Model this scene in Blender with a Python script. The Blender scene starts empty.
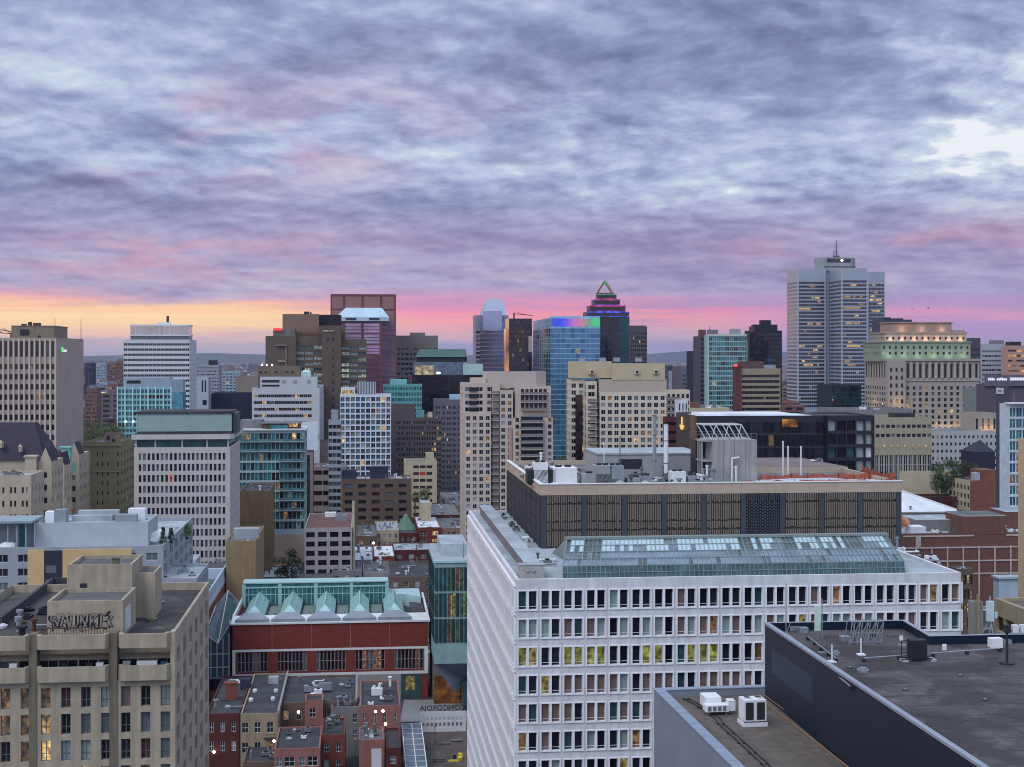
import bpy, math, random
from mathutils import Vector, Matrix
R = math.radians
random.seed(7)
scene = bpy.context.scene
COL = scene.collection

# ---------------------------------------------------------------- camera
F, CX, HY, CZ = 1450.0, 512.0, 356.0, 85.0      # focal length in pixels, principal column, horizon row, eye height
TH = R(5.9)                                      # the street grid is turned this much to the camera
cam_data = bpy.data.cameras.new('camera')
cam = bpy.data.objects.new('camera', cam_data)
COL.objects.link(cam)
cam.location = (0, 0, CZ)
cam.rotation_euler = (R(90), 0, 0)
cam_data.sensor_width = 36
cam_data.lens = F / 1024 * 36
cam_data.shift_y = -(383.5 - HY) / 1024
cam_data.clip_start = 1
cam_data.clip_end = 60000
scene.camera = cam

# ---------------------------------------------------------------- exposure
scene.view_settings.view_transform = 'Standard'
scene.view_settings.look = 'None'
scene.view_settings.exposure = 0.0
scene.view_settings.gamma = 1
scene.view_settings.use_curve_mapping = False
scene.cycles.use_denoising = True
scene.cycles.filter_width = 1.05
scene.cycles.max_bounces = 5
scene.cycles.diffuse_bounces = 2
scene.cycles.glossy_bounces = 3
scene.cycles.transmission_bounces = 3
scene.cycles.transparent_max_bounces = 6
scene.cycles.volume_bounces = 0

def lin(c):
    return tuple((v / 255 / 12.92) if v / 255 <= 0.04045 else ((v / 255 + 0.055) / 1.055) ** 2.4 for v in c[:3]) + (1.0,)

# ---------------------------------------------------------------- world: dusk under a broken cloud deck
world = bpy.data.worlds.new('World')
scene.world = world
world.use_nodes = True
nt = world.node_tree
N, L = nt.nodes, nt.links
for n in list(N): N.remove(n)
def nd(t, **k):
    n = N.new(t)
    for a, v in k.items(): setattr(n, a, v)
    return n
def put(sock, v):
    if isinstance(v, (int, float)): sock.default_value = v
    elif isinstance(v, tuple): sock.default_value = v
    else: L.new(v, sock)
def M(op, a, b=0.0, c=0.0, clamp=False):
    n = nd('ShaderNodeMath', operation=op, use_clamp=clamp)
    for s, v in zip(n.inputs, (a, b, c)): put(s, v)
    return n.outputs[0]
def MR(v, a, b, c=0.0, d=1.0, it='SMOOTHSTEP'):
    n = nd('ShaderNodeMapRange', interpolation_type=it)
    for s, x in zip(n.inputs[:5], (v, a, b, c, d)): put(s, x)
    return n.outputs[0]
def ramp(v, stops, interp='B_SPLINE'):
    n = nd('ShaderNodeValToRGB')
    r = n.color_ramp
    r.interpolation = interp
    while len(r.elements) < len(stops): r.elements.new(0.5)
    for e, (p, c) in zip(r.elements, stops):
        e.position = p; e.color = lin(c) if len(c) == 3 else c
    L.new(v, n.inputs[0])
    return n.outputs[0]
def MX(f, a, b, mode='MIX'):
    n = nd('ShaderNodeMix', data_type='RGBA', blend_type=mode)
    n.clamp_factor = True
    put(n.inputs[0], f); put(n.inputs[6], a); put(n.inputs[7], b)
    return n.outputs[2]
def noise(vec, scale, detail=6, rough=0.55, dist=0.0, lac=2.0):
    n = nd('ShaderNodeTexNoise', noise_dimensions='3D')
    put(n.inputs['Vector'], vec)
    n.inputs['Scale'].default_value = scale; n.inputs['Detail'].default_value = detail
    n.inputs['Roughness'].default_value = rough; n.inputs['Distortion'].default_value = dist
    n.inputs['Lacunarity'].default_value = lac
    return n.outputs[0]
tc = nd('ShaderNodeTexCoord')
sep = nd('ShaderNodeSeparateXYZ'); L.new(tc.outputs['Generated'], sep.inputs[0])
dx, dy, dz = sep.outputs
hyp = M('SQRT', M('ADD', M('MULTIPLY', dx, dx), M('MULTIPLY', dy, dy)))
E = M('DIVIDE', dz, M('MAXIMUM', hyp, 0.001))         # tangent of the elevation
A = M('ARCTAN2', dx, dy)                              # azimuth, 0 straight ahead, + to the right
def ey(py): return (HY - py) / F
def ap(px): return math.atan((px - CX) / F)
# the cloud deck as a plane overhead, softened near the horizon
inv = M('DIVIDE', 1.0, M('ADD', M('MAXIMUM', dz, 0.0), 0.19))
cv = nd('ShaderNodeCombineXYZ')
put(cv.inputs[0], M('MULTIPLY', dx, inv)); put(cv.inputs[1], M('MULTIPLY', dy, inv)); cv.inputs[2].default_value = 3.7
P = cv.outputs[0]
def shifted(v, off):
    n = nd('ShaderNodeVectorMath', operation='ADD'); L.new(v, n.inputs[0]); n.inputs[1].default_value = off; return n.outputs[0]
def scaled(v, s):
    n = nd('ShaderNodeVectorMath', operation='MULTIPLY'); L.new(v, n.inputs[0]); n.inputs[1].default_value = s; return n.outputs[0]
big = noise(scaled(P, (0.55, 0.9, 1)), 0.8, 3, 0.5)
PD = scaled(P, (1.1, 1.0, 1))
warp = noise(scaled(P, (0.8, 1, 1)), 2.2, 3, 0.5)
wv = nd('ShaderNodeCombineXYZ'); put(wv.inputs[0], M('MULTIPLY', M('SUBTRACT', warp, 0.5), 0.16)); put(wv.inputs[1], M('MULTIPLY', M('SUBTRACT', warp, 0.5), -0.12))
wa = nd('ShaderNodeVectorMath', operation='ADD'); L.new(PD, wa.inputs[0]); L.new(wv.outputs[0], wa.inputs[1]); PW = wa.outputs[0]
mid = noise(PW, 3.4, 10, 0.585)
mid2 = noise(shifted(PW, (0.02, -0.045, 0)), 3.4, 10, 0.585)
relief = M('SUBTRACT', mid, mid2)
puff = M('ABSOLUTE', M('SUBTRACT', noise(shifted(PW, (7.7, 3.1, 0)), 6.0, 7, 0.55), 0.5))
fine = noise(PW, 20.0, 5, 0.6)
def blob(px, py, sx, sy):
    u = M('DIVIDE', M('SUBTRACT', A, ap(px)), sx / F)
    v = M('DIVIDE', M('SUBTRACT', E, ey(py)), sy / F)
    return M('EXPONENT', M('MULTIPLY', M('ADD', M('MULTIPLY', u, u), M('MULTIPLY', v, v)), -1.0))
cl = M('ADD', M('MULTIPLY', M('SUBTRACT', mid, 0.5), 0.85), MR(E, ey(200), ey(20), 0.53, 0.43))
cl = M('ADD', cl, M('MULTIPLY', M('SUBTRACT', big, 0.5), 0.85))
cl = M('ADD', cl, M('MULTIPLY', relief, 1.1))
cl = M('ADD', cl, M('MULTIPLY', M('SUBTRACT', 0.1, puff), 0.8))
cl = M('ADD', cl, M('MULTIPLY', M('SUBTRACT', fine, 0.5), 0.18))
bright = M('ADD', blob(1010, 120, 110, 80), M('ADD', M('MULTIPLY', blob(880, 190, 210, 24), 0.7), M('MULTIPLY', blob(560, 140, 170, 40), 0.3)))
dark = M('ADD', blob(700, 55, 250, 50), M('ADD', M('MULTIPLY', blob(300, 5, 300, 40), 0.8), M('MULTIPLY', blob(90, 205, 260, 40), 0.35)))
cl = M('ADD', cl, M('MULTIPLY', bright, M('MULTIPLY', M('POWER', mid, 3.0), 1.9)))
cl = M('SUBTRACT', cl, M('MULTIPLY', dark, 0.27), clamp=True)
deck = ramp(cl, [(0.0, (104, 114, 148)), (0.25, (130, 140, 176)), (0.48, (158, 168, 204)), (0.66, (184, 194, 224)), (0.84, (203, 216, 234)), (1.0, (238, 243, 248))], 'LINEAR')
# lower deck turns lavender
lav = ramp(cl, [(0.0, (134, 126, 166)), (0.3, (152, 144, 182)), (0.6, (176, 168, 202)), (1.0, (206, 196, 216))], 'LINEAR')
deck = MX(MR(E, ey(180), ey(255), 0.0, 1.0), deck, lav)
pinkn = noise(shifted(scaled(P, (0.8, 0.9, 1)), (5.3, 1.7, 9)), 3.6, 5, 0.55, 0.2)
pk = M('MULTIPLY', MR(pinkn, 0.44, 0.60), M('ADD', M('MULTIPLY', blob(260, 135, 210, 55), 0.85), M('ADD', blob(160, 262, 260, 26), M('MULTIPLY', blob(900, 244, 170, 18), 1.0))), clamp=True)
pk = M('MULTIPLY', pk, M('ADD', M('MULTIPLY', mid, 1.3), -0.05), clamp=True)
deck = MX(M('MULTIPLY', pk, 0.62), deck, lin((226, 148, 166)))
# clear band on the horizon: orange left, rose in the middle, violet right
Ew = M('ADD', E, M('MULTIPLY', M('SUBTRACT', noise(scaled(tc.outputs['Generated'], (7, 7, 150)), 1.0, 6, 0.6), 0.5), 0.022))
hf = M('DIVIDE', Ew, 0.075)
def hstops(l): return [(max(0.0, ey(py) / 0.075), c) for py, c in l]
hl = ramp(hf, hstops([(356, (186, 176, 190)), (346, (206, 184, 188)), (337, (246, 198, 174)), (328, (255, 212, 160)), (315, (255, 218, 160)), (307, (255, 198, 152)), (300, (246, 168, 160)), (292, (206, 158, 178)), (275, (176, 160, 188))]), 'LINEAR')
hm = ramp(hf, hstops([(356, (168, 170, 204)), (345, (182, 170, 206)), (334, (226, 176, 186)), (324, (250, 168, 168)), (312, (244, 148, 172)), (302, (226, 150, 184)), (290, (192, 154, 196)), (270, (174, 160, 198))]), 'LINEAR')
hr = ramp(hf, hstops([(356, (182, 162, 202)), (340, (178, 154, 200)), (326, (192, 152, 198)), (316, (222, 156, 192)), (306, (186, 148, 196)), (292, (160, 142, 194)), (270, (168, 156, 200))]), 'LINEAR')
hz = MX(MR(A, ap(250), ap(430)), hl, hm)
hz = MX(MR(A, ap(640), ap(850)), hz, hr)
edge = M('ADD', E, M('MULTIPLY', M('SUBTRACT', noise(scaled(P, (0.5, 1.4, 1)), 1.6, 7, 0.6), 0.5), 0.050))
hzg = nd('ShaderNodeVectorMath', operation='SCALE'); L.new(hz, hzg.inputs[0]); put(hzg.inputs['Scale'], MR(A, ap(150), ap(640), 1.16, 1.04))
streak = MR(noise(scaled(tc.outputs['Generated'], (5, 5, 95)), 1.0, 6, 0.62), 0.46, 0.66)
hz2 = MX(M('MULTIPLY', streak, MR(A, ap(180), ap(700), 0.30, 0.75)), hzg.outputs[0], lin((176, 150, 196)))
col = MX(MR(edge, ey(308), ey(280)), hz2, deck)
# the deck overhead and behind the camera is thinner and lets more of the blue evening light through
over = MR(E, 0.28, 1.1)
behind = MR(M('MULTIPLY', dy, -1.0), -0.25, 0.55)
up = M('MULTIPLY', M('MAXIMUM', over, M('MULTIPLY', behind, MR(E, -0.02, 0.35, 0.35, 1.0))), 1.0, clamp=True)
gain = MR(up, 0.0, 1.0, 1.0, 1.75, 'LINEAR')
col = MX(M('MULTIPLY', up, 0.85), col, lin((192, 205, 222)))
# the sun has just set off the left edge: the horizon burns brighter there
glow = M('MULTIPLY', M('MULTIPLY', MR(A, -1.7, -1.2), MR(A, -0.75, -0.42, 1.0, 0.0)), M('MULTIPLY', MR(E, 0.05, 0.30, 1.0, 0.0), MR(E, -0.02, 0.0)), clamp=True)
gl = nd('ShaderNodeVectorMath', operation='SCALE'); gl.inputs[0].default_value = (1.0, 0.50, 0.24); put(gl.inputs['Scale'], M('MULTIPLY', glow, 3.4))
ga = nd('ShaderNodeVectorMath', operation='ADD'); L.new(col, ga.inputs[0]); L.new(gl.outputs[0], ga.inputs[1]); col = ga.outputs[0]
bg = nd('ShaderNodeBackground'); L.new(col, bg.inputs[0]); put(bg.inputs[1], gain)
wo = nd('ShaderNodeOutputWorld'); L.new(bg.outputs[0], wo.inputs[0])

# broad soft light of the bright western-behind sky
sun_data = bpy.data.lights.new('sun', 'SUN')
sun_data.energy = 1.5
sun_data.angle = R(28)
sun_data.color = (1.0, 0.95, 0.87)
sun = bpy.data.objects.new('sun', sun_data)
COL.objects.link(sun)
sun.rotation_euler = (R(40), 0, R(-38))
# ---------------------------------------------------------------- materials
MATS = {}
def newmat(name):
    m = bpy.data.materials.new(name); m.use_nodes = True
    t = m.node_tree; b = t.nodes['Principled BSDF']
    MATS[name] = m
    return m, t, b
def surf(name, c, rough=0.85, var=0.16, scale=0.35, streak=0.0, metal=0.0, joints=None, spots=0.0, bump=0.0, spec=0.3):
    """a real surface: base colour with mottling, optional rain streaks, panel or brick joints and roof patches"""
    if name in MATS: return MATS[name]
    g_ = (c[0] * .3 + c[1] * .59 + c[2] * .11); c = tuple((v * .95 + g_ * .05) * (.78 + .22 * min(1, g_ / 190)) for v in c)
    m, t, b = newmat(name)
    n, l = t.nodes, t.links
    co = n.new('ShaderNodeTexCoord').outputs['Object']
    def nz(sc, det=5, vec=co, ro=0.6):
        q = n.new('ShaderNodeTexNoise'); l.new(vec, q.inputs['Vector'])
        q.inputs['Scale'].default_value = sc; q.inputs['Detail'].default_value = det; q.inputs['Roughness'].default_value = ro
        return q.outputs[0]
    def mr(v, a, z, c0, d0):
        q = n.new('ShaderNodeMapRange'); l.new(v, q.inputs[0])
        for k, x in enumerate((a, z, c0, d0)): q.inputs[k + 1].default_value = x
        return q.outputs[0]
    def mul(a, z):
        q = n.new('ShaderNodeMath'); q.operation = 'MULTIPLY'; l.new(a, q.inputs[0])
        if isinstance(z, float): q.inputs[1].default_value = z
        else: l.new(z, q.inputs[1])
        return q.outputs[0]
    v = mr(nz(scale), 0.3, 0.7, 1 - var, 1 + var)
    v = mul(v, mr(nz(scale * 7, 3), 0.3, 0.7, 1 - var * .5, 1 + var * .5))
    if streak:
        mp = n.new('ShaderNodeMapping'); l.new(co, mp.inputs[0]); mp.inputs['Scale'].default_value = (1.1, 1.1, 0.05)
        v = mul(v, mr(nz(1.0, 4, mp.outputs[0]), 0.35, 0.75, 1.0, 1 - streak))
    if spots:
        v = mul(v, mr(nz(scale * 0.9, 3, co, 0.4), 0.48, 0.56, 1.0, 1 - spots))
        v = mul(v, mr(nz(scale * 2.2, 2, co, 0.5), 0.60, 0.66, 1.0, 1 + spots * 1.1))
    if joints:
        w, h, k = joints
        sp = n.new('ShaderNodeSeparateXYZ'); l.new(co, sp.inputs[0])
        ad = n.new('ShaderNodeMath'); ad.operation = 'ADD'; l.new(sp.outputs[0], ad.inputs[0]); l.new(sp.outputs[1], ad.inputs[1])
        def line(s, per):
            q = n.new('ShaderNodeMath'); q.operation = 'DIVIDE'; l.new(s, q.inputs[0]); q.inputs[1].default_value = per
            f = n.new('ShaderNodeMath'); f.operation = 'FRACT'; l.new(q.outputs[0], f.inputs[0])
            return mr(f.outputs[0], 0.0, min(0.5, 0.07 / per * 1.5), 1 - k, 1.0)
        if w: v = mul(v, line(ad.outputs[0], w))
        if h: v = mul(v, line(sp.outputs[2], h))
    mx = n.new('ShaderNodeVectorMath'); mx.operation = 'SCALE'
    mx.inputs[0].default_value = lin(c)[:3]; l.new(v, mx.inputs['Scale'])
    l.new(mx.outputs[0], b.inputs['Base Color'])
    b.inputs['Roughness'].default_value = rough; b.inputs['Metallic'].default_value = metal
    b.inputs['Specular IOR Level'].default_value = spec
    if bump:
        bp = n.new('ShaderNodeBump'); bp.inputs['Strength'].default_value = bump; bp.inputs['Distance'].default_value = 0.1
        l.new(nz(scale * 12, 4), bp.inputs['Height']); l.new(bp.outputs[0], b.inputs['Normal'])
    return m
def glass(name, c, metal=0.0, rough=0.12, var=0.35, scale=0.35, wob=0.0, spec=0.6):
    """window glass: dark interior behind a reflecting pane; blinds and rooms vary from bay to bay"""
    if name in MATS: return MATS[name]
    m, t, b = newmat(name)
    n, l = t.nodes, t.links
    tcn = n.new('ShaderNodeTexCoord')
    oi = n.new('ShaderNodeObjectInfo')
    ad = n.new('ShaderNodeVectorMath'); ad.operation = 'ADD'; l.new(tcn.outputs['Object'], ad.inputs[0]); l.new(oi.outputs['Location'], ad.inputs[1])
    q = n.new('ShaderNodeTexNoise'); l.new(ad.outputs[0], q.inputs['Vector']); q.inputs['Scale'].default_value = scale; q.inputs['Detail'].default_value = 3
    r = n.new('ShaderNodeMapRange'); l.new(q.outputs[0], r.inputs[0])
    for k, x in enumerate((0.3, 0.7, 1 - var, 1 + var)): r.inputs[k + 1].default_value = x
    mx = n.new('ShaderNodeVectorMath'); mx.operation = 'SCALE'
    mx.inputs[0].default_value = lin(c)[:3]; l.new(r.outputs[0], mx.inputs['Scale'])
    l.new(mx.outputs[0], b.inputs['Base Color'])
    b.inputs['Roughness'].default_value = rough; b.inputs['Metallic'].default_value = metal
    b.inputs['Specular IOR Level'].default_value = spec
    return m
def lit(name, c, s=1.0, var=0.6, scale=1.3):
    """a window with the lights on (brighter under the lamps, dim corners and furniture), a lamp, or a glow painted as emission"""
    if name in MATS: return MATS[name]
    m, t, b = newmat(name)
    n, l = t.nodes, t.links
    b.inputs['Base Color'].default_value = lin(tuple(v * .35 for v in c)); b.inputs['Emission Color'].default_value = lin(c)
    b.inputs['Roughness'].default_value = 0.25
    if var:
        tcn = n.new('ShaderNodeTexCoord'); oi = n.new('ShaderNodeObjectInfo')
        ad = n.new('ShaderNodeVectorMath'); ad.operation = 'ADD'; l.new(tcn.outputs['Object'], ad.inputs[0]); l.new(oi.outputs['Location'], ad.inputs[1])
        q = n.new('ShaderNodeTexNoise'); l.new(ad.outputs[0], q.inputs['Vector']); q.inputs['Scale'].default_value = scale; q.inputs['Detail'].default_value = 4
        r = n.new('ShaderNodeMapRange'); l.new(q.outputs[0], r.inputs[0])
        for k, x in enumerate((0.40, 0.66, s * (1 - var) * .5, s * (1 + var) * 1.2)): r.inputs[k + 1].default_value = x
        mu = n.new('ShaderNodeMath'); mu.operation = 'MULTIPLY'; l.new(r.outputs[0], mu.inputs[0])
        r2 = n.new('ShaderNodeMapRange'); l.new(oi.outputs['Random'], r2.inputs[0])
        for k, x in enumerate((0, 1, .35, 1.25)): r2.inputs[k + 1].default_value = x
        l.new(r2.outputs[0], mu.inputs[1]); l.new(mu.outputs[0], b.inputs['Emission Strength'])
        cr = n.new('ShaderNodeMix'); cr.data_type = 'RGBA'; l.new(q.outputs[0], cr.inputs[0]); cr.inputs[6].default_value = lin(tuple(v * k for v, k in zip(c, (.8, .6, .45)))); cr.inputs[7].default_value = lin(tuple(min(255, v * 1.12) for v in c))
        l.new(cr.outputs[2], b.inputs['Emission Color'])
    else: b.inputs['Emission Strength'].default_value = s
    return m

G_DARK = glass('glass_dark', (30, 36, 48))
G_BLK = glass('glass_black', (18, 20, 30), rough=0.08)
G_GRN = glass('glass_green', (52, 84, 88), metal=0.2)
G_TEAL = glass('glass_teal', (60, 124, 134), metal=0.3, rough=0.15)
G_BLUE = glass('glass_blue', (62, 104, 140), metal=0.45, rough=0.1)
G_GREY = glass('glass_grey_blinds', (88, 98, 108), rough=0.3, var=0.2)
G_LITE = glass('glass_pale_blinds', (134, 146, 152), rough=0.4, var=0.2)
G_MIR = glass('glass_mirror', (150, 160, 180), metal=0.85, rough=0.06, var=0.12)
G_SAGE = glass('glass_sage_blinds', (128, 148, 150), rough=0.35, var=0.2)
CURT = surf('curtain_brown', (120, 100, 94), 0.7, 0.1, 1.0)
CURT2 = surf('curtain_red', (92, 44, 46), 0.7, 0.1, 1.0)
W_WARM = lit('lit_warm', (255, 206, 140), 0.7)
W_DIM = lit('lit_dim', (205, 165, 120), 0.26)
W_YEL = lit('lit_yellow', (200, 190, 120), 0.34)
W_LIME = lit('lit_lime', (176, 190, 96), 0.34, 0.45)
W_COOL = lit('lit_cool', (235, 235, 215), 0.6)
W_TEAL = lit('lit_teal', (140, 190, 170), 0.22)
W_RED = lit('lit_red', (230, 70, 60), 0.8)
LAMP = lit('lamp_glow', (255, 220, 165), 9.0, 0)
LAMPW = lit('lamp_glow_white', (240, 245, 255), 7.0, 0)
FRAME_W = surf('frame_white', (200, 206, 214), 0.6, 0.06)
FRAME_G = surf('frame_grey', (112, 118, 126), 0.6, 0.06)
FRAME_D = surf('frame_dark', (48, 50, 56), 0.6, 0.06)
ROOF_D = surf('roof_tar', (74, 76, 84), 0.95, 0.25, 0.12, spots=0.3)
ROOF_G = surf('roof_gravel', (112, 116, 124), 0.95, 0.2, 0.12, spots=0.22)
ROOF_L = surf('roof_pale', (158, 168, 180), 0.9, 0.14, 0.12, spots=0.16)
ROOF_W = surf('roof_white_membrane', (205, 213, 224), 0.85, 0.08, 0.12, spots=0.12)
METAL = surf('galvanised_metal', (150, 160, 170), 0.45, 0.12, 0.5, metal=0.5)
WHITE_P = surf('white_paint', (210, 214, 222), 0.6, 0.08, 0.5)
DARK_P = surf('dark_paint', (40, 42, 50), 0.6, 0.1, 0.5)

# ---------------------------------------------------------------- mesh helpers
class MB:
    """collects faces in the local frame of a building and builds ONE mesh object"""
    def __init__(s): s.v = []; s.f = []; s.m = []
    def face(s, pts, m=0):
        k = len(s.v); s.v += [tuple(p) for p in pts]; s.f.append(tuple(range(k, k + len(pts)))); s.m.append(m)
    def box(s, x0, y0, z0, x1, y1, z1, m=0, top=None):
        p = [(x0, y0, z0), (x1, y0, z0), (x1, y1, z0), (x0, y1, z0), (x0, y0, z1), (x1, y0, z1), (x1, y1, z1), (x0, y1, z1)]
        for q in ((3, 2, 1, 0), (0, 1, 5, 4), (1, 2, 6, 5), (2, 3, 7, 6), (3, 0, 4, 7)): s.face([p[i] for i in q], m)
        s.face([p[i] for i in (4, 5, 6, 7)], m if top is None else top)
    def prism(s, poly, z0, z1, m=0, top=None):
        n = len(poly)
        for i in range(n):
            a, b = poly[i], poly[(i + 1) % n]
            s.face([(a[0], a[1], z0), (b[0], b[1], z0), (b[0], b[1], z1), (a[0], a[1], z1)], m)
        s.face([(p[0], p[1], z1) for p in poly], m if top is None else top)
        s.face([(p[0], p[1], z0) for p in reversed(poly)], m)
    def cyl(s, x, y, z0, z1, r, m=0, n=10, r2=None):
        r2 = r if r2 is None else r2
        a = [(x + r * math.cos(2 * math.pi * i / n), y + r * math.sin(2 * math.pi * i / n), z0) for i in range(n)]
        b = [(x + r2 * math.cos(2 * math.pi * i / n), y + r2 * math.sin(2 * math.pi * i / n), z1) for i in range(n)]
        for i in range(n): s.face([a[i], a[(i + 1) % n], b[(i + 1) % n], b[i]], m)
        s.face(b, m); s.face(a[::-1], m)
    def bar(s, p, q, r, m=0, n=4):
        p, q = Vector(p), Vector(q); d = q - p
        if d.length < 1e-6: return
        d.normalize(); u = d.cross(Vector((0, 0, 1)))
        if u.length < 1e-3: u = Vector((1, 0, 0))
        u.normalize(); w = d.cross(u)
        a = [p + (u * math.cos(2 * math.pi * (i + .5) / n) + w * math.sin(2 * math.pi * (i + .5) / n)) * r for i in range(n)]
        b = [x + (q - p) for x in a]
        for i in range(n): s.face([a[i], a[(i + 1) % n], b[(i + 1) % n], b[i]], m)
        s.face(a[::-1], m); s.face(b, m)
    def sphere(s, x, y, z, r, m=0, n=8, k=5, sz=1.0):
        g = [[(x + r * math.sin(math.pi * j / k) * math.cos(2 * math.pi * i / n), y + r * math.sin(math.pi * j / k) * math.sin(2 * math.pi * i / n), z + sz * r * math.cos(math.pi * j / k)) for i in range(n)] for j in range(k + 1)]
        for j in range(k):
            for i in range(n):
                q = [g[j][i], g[j + 1][i], g[j + 1][(i + 1) % n], g[j][(i + 1) % n]]
                if j == 0: q = [q[0], q[1], q[2]]
                elif j == k - 1: q = [q[0], q[1], q[3]]
                s.face(q, m)
    def mesh(s, name, mats):
        me = bpy.data.meshes.new(name)
        me.from_pydata(s.v, [], s.f)
        for m in mats: me.materials.append(m)
        me.polygons.foreach_set('material_index', s.m)
        me.update()
        return me
    def build(s, name, parent, mats, smooth=False):
        if not s.f: return None
        if not isinstance(mats, (list, tuple)): mats = [mats]
        me = s.mesh(name, mats)
        if smooth: me.polygons.foreach_set('use_smooth', [True] * len(me.polygons))
        o = bpy.data.objects.new(name, me); COL.objects.link(o)
        if parent is not None: o.parent = parent
        return o
def tag(o, label, cat, group=None, kind=None):
    if label: o['label'] = label
    if cat: o['category'] = cat
    if group: o['group'] = group
    if kind: o['kind'] = kind
    return o
def pt(px, py, Y): return Vector(((px - CX) * Y / F, Y, CZ - (py - HY) * Y / F))

class Thing:
    """an Empty standing on the ground, turned with the street grid; local x = right along the front, y = away, z = up"""
    def __init__(s, name, label, cat, px, Y, x1=None, th=TH, group=None, z=0.0):
        s.X, s.Y, s.th = (px - CX) * Y / F, Y, th
        s.c, s.s = math.cos(th), math.sin(th)
        s.e = bpy.data.objects.new(name, None); COL.objects.link(s.e)
        s.e.location = (s.X, s.Y, z); s.e.rotation_euler = (0, 0, th); s.z = z
        s.e.empty_display_size = 2
        tag(s.e, label, cat, group)
        if x1 is not None: s.w = s.U(x1)
    def wld(s, u, v): return s.X + u * s.c - v * s.s, s.Y + u * s.s + v * s.c
    def U(s, px, v=0.0):
        k = (px - CX) / F; x0, y0 = s.wld(0, v)
        return (k * y0 - x0) / (s.c - k * s.s)
    def V(s, px, u=0.0):
        k = (px - CX) / F; x0, y0 = s.wld(u, 0)
        return (k * y0 - x0) / (-s.s - k * s.c)
    def Z(s, py, u=0.0, v=0.0): return CZ - (py - HY) * s.wld(u, v)[1] / F - s.z
SIDES = {'F': lambda w, d: ((0, 0), (1, 0), (0, -1)), 'R': lambda w, d: ((w, 0), (0, 1), (1, 0)),
         'L': lambda w, d: ((0, d), (0, -1), (-1, 0)), 'B': lambda w, d: ((w, d), (-1, 0), (0, 1))}
def side_point(sd, s, z, n):
    o, u, nn = sd
    return (o[0] + u[0] * s + nn[0] * n, o[1] + u[1] * s + nn[1] * n, z)
def openings(length, z1, sp):
    """the x and z spans of the openings of one wall"""
    xs = []
    m0, m1 = sp.get('m', (0, 0)); nb = sp['bays']; bw = (length - m0 - m1) / nb
    for i in range(nb):
        for a, b in sp.get('pat', [(.2, .8)]): xs.append((m0 + (i + a) * bw, m0 + (i + b) * bw))
    zs = []; sh = sp['sh']; zt = z1 - sp.get('top', 1.0); a, b = sp.get('wf', (.2, .8)); zmin = sp.get('zmin', 0.0)
    k = 0
    while True:
        hi = zt - k * sh
        if hi - sh < zmin - 0.01 or (sp.get('rows') and k >= sp['rows']): break
        zs.append((hi - sh + a * sh, hi - sh + b * sh)); k += 1
    return xs, zs
def wall(mb, sd, length, z0, z1, xs, zs, rec, m=0, mrev=0, skip=None):
    zs = sorted(zs); z = z0; rects = []
    def q(s0, s1, a, b):
        if s1 - s0 > 1e-4 and b - a > 1e-4:
            mb.face([side_point(sd, s0, a, 0), side_point(sd, s1, a, 0), side_point(sd, s1, b, 0), side_point(sd, s0, b, 0)], m)
    for j, (a, b) in enumerate(zs):
        q(0, length, z, a); s = 0
        for i, (p, r) in enumerate(xs):
            if skip and skip(i, j, len(zs) - 1 - j): continue
            q(s, p, a, b); s = r
            P = lambda ss, zz, n: side_point(sd, ss, zz, n)
            mb.face([P(p, a, 0), P(r, a, 0), P(r, a, -rec), P(p, a, -rec)], mrev)
            mb.face([P(p, b, -rec), P(r, b, -rec), P(r, b, 0), P(p, b, 0)], mrev)
            mb.face([P(p, a, 0), P(p, a, -rec), P(p, b, -rec), P(p, b, 0)], mrev)
            mb.face([P(r, a, -rec), P(r, a, 0), P(r, b, 0), P(r, b, -rec)], mrev)
            rects.append((p, r, a, b, i, len(zs) - 1 - j))
        q(s, length, a, b); z = b
    q(0, length, z, z1)
    return rects
WIN_CACHE = {}
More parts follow.
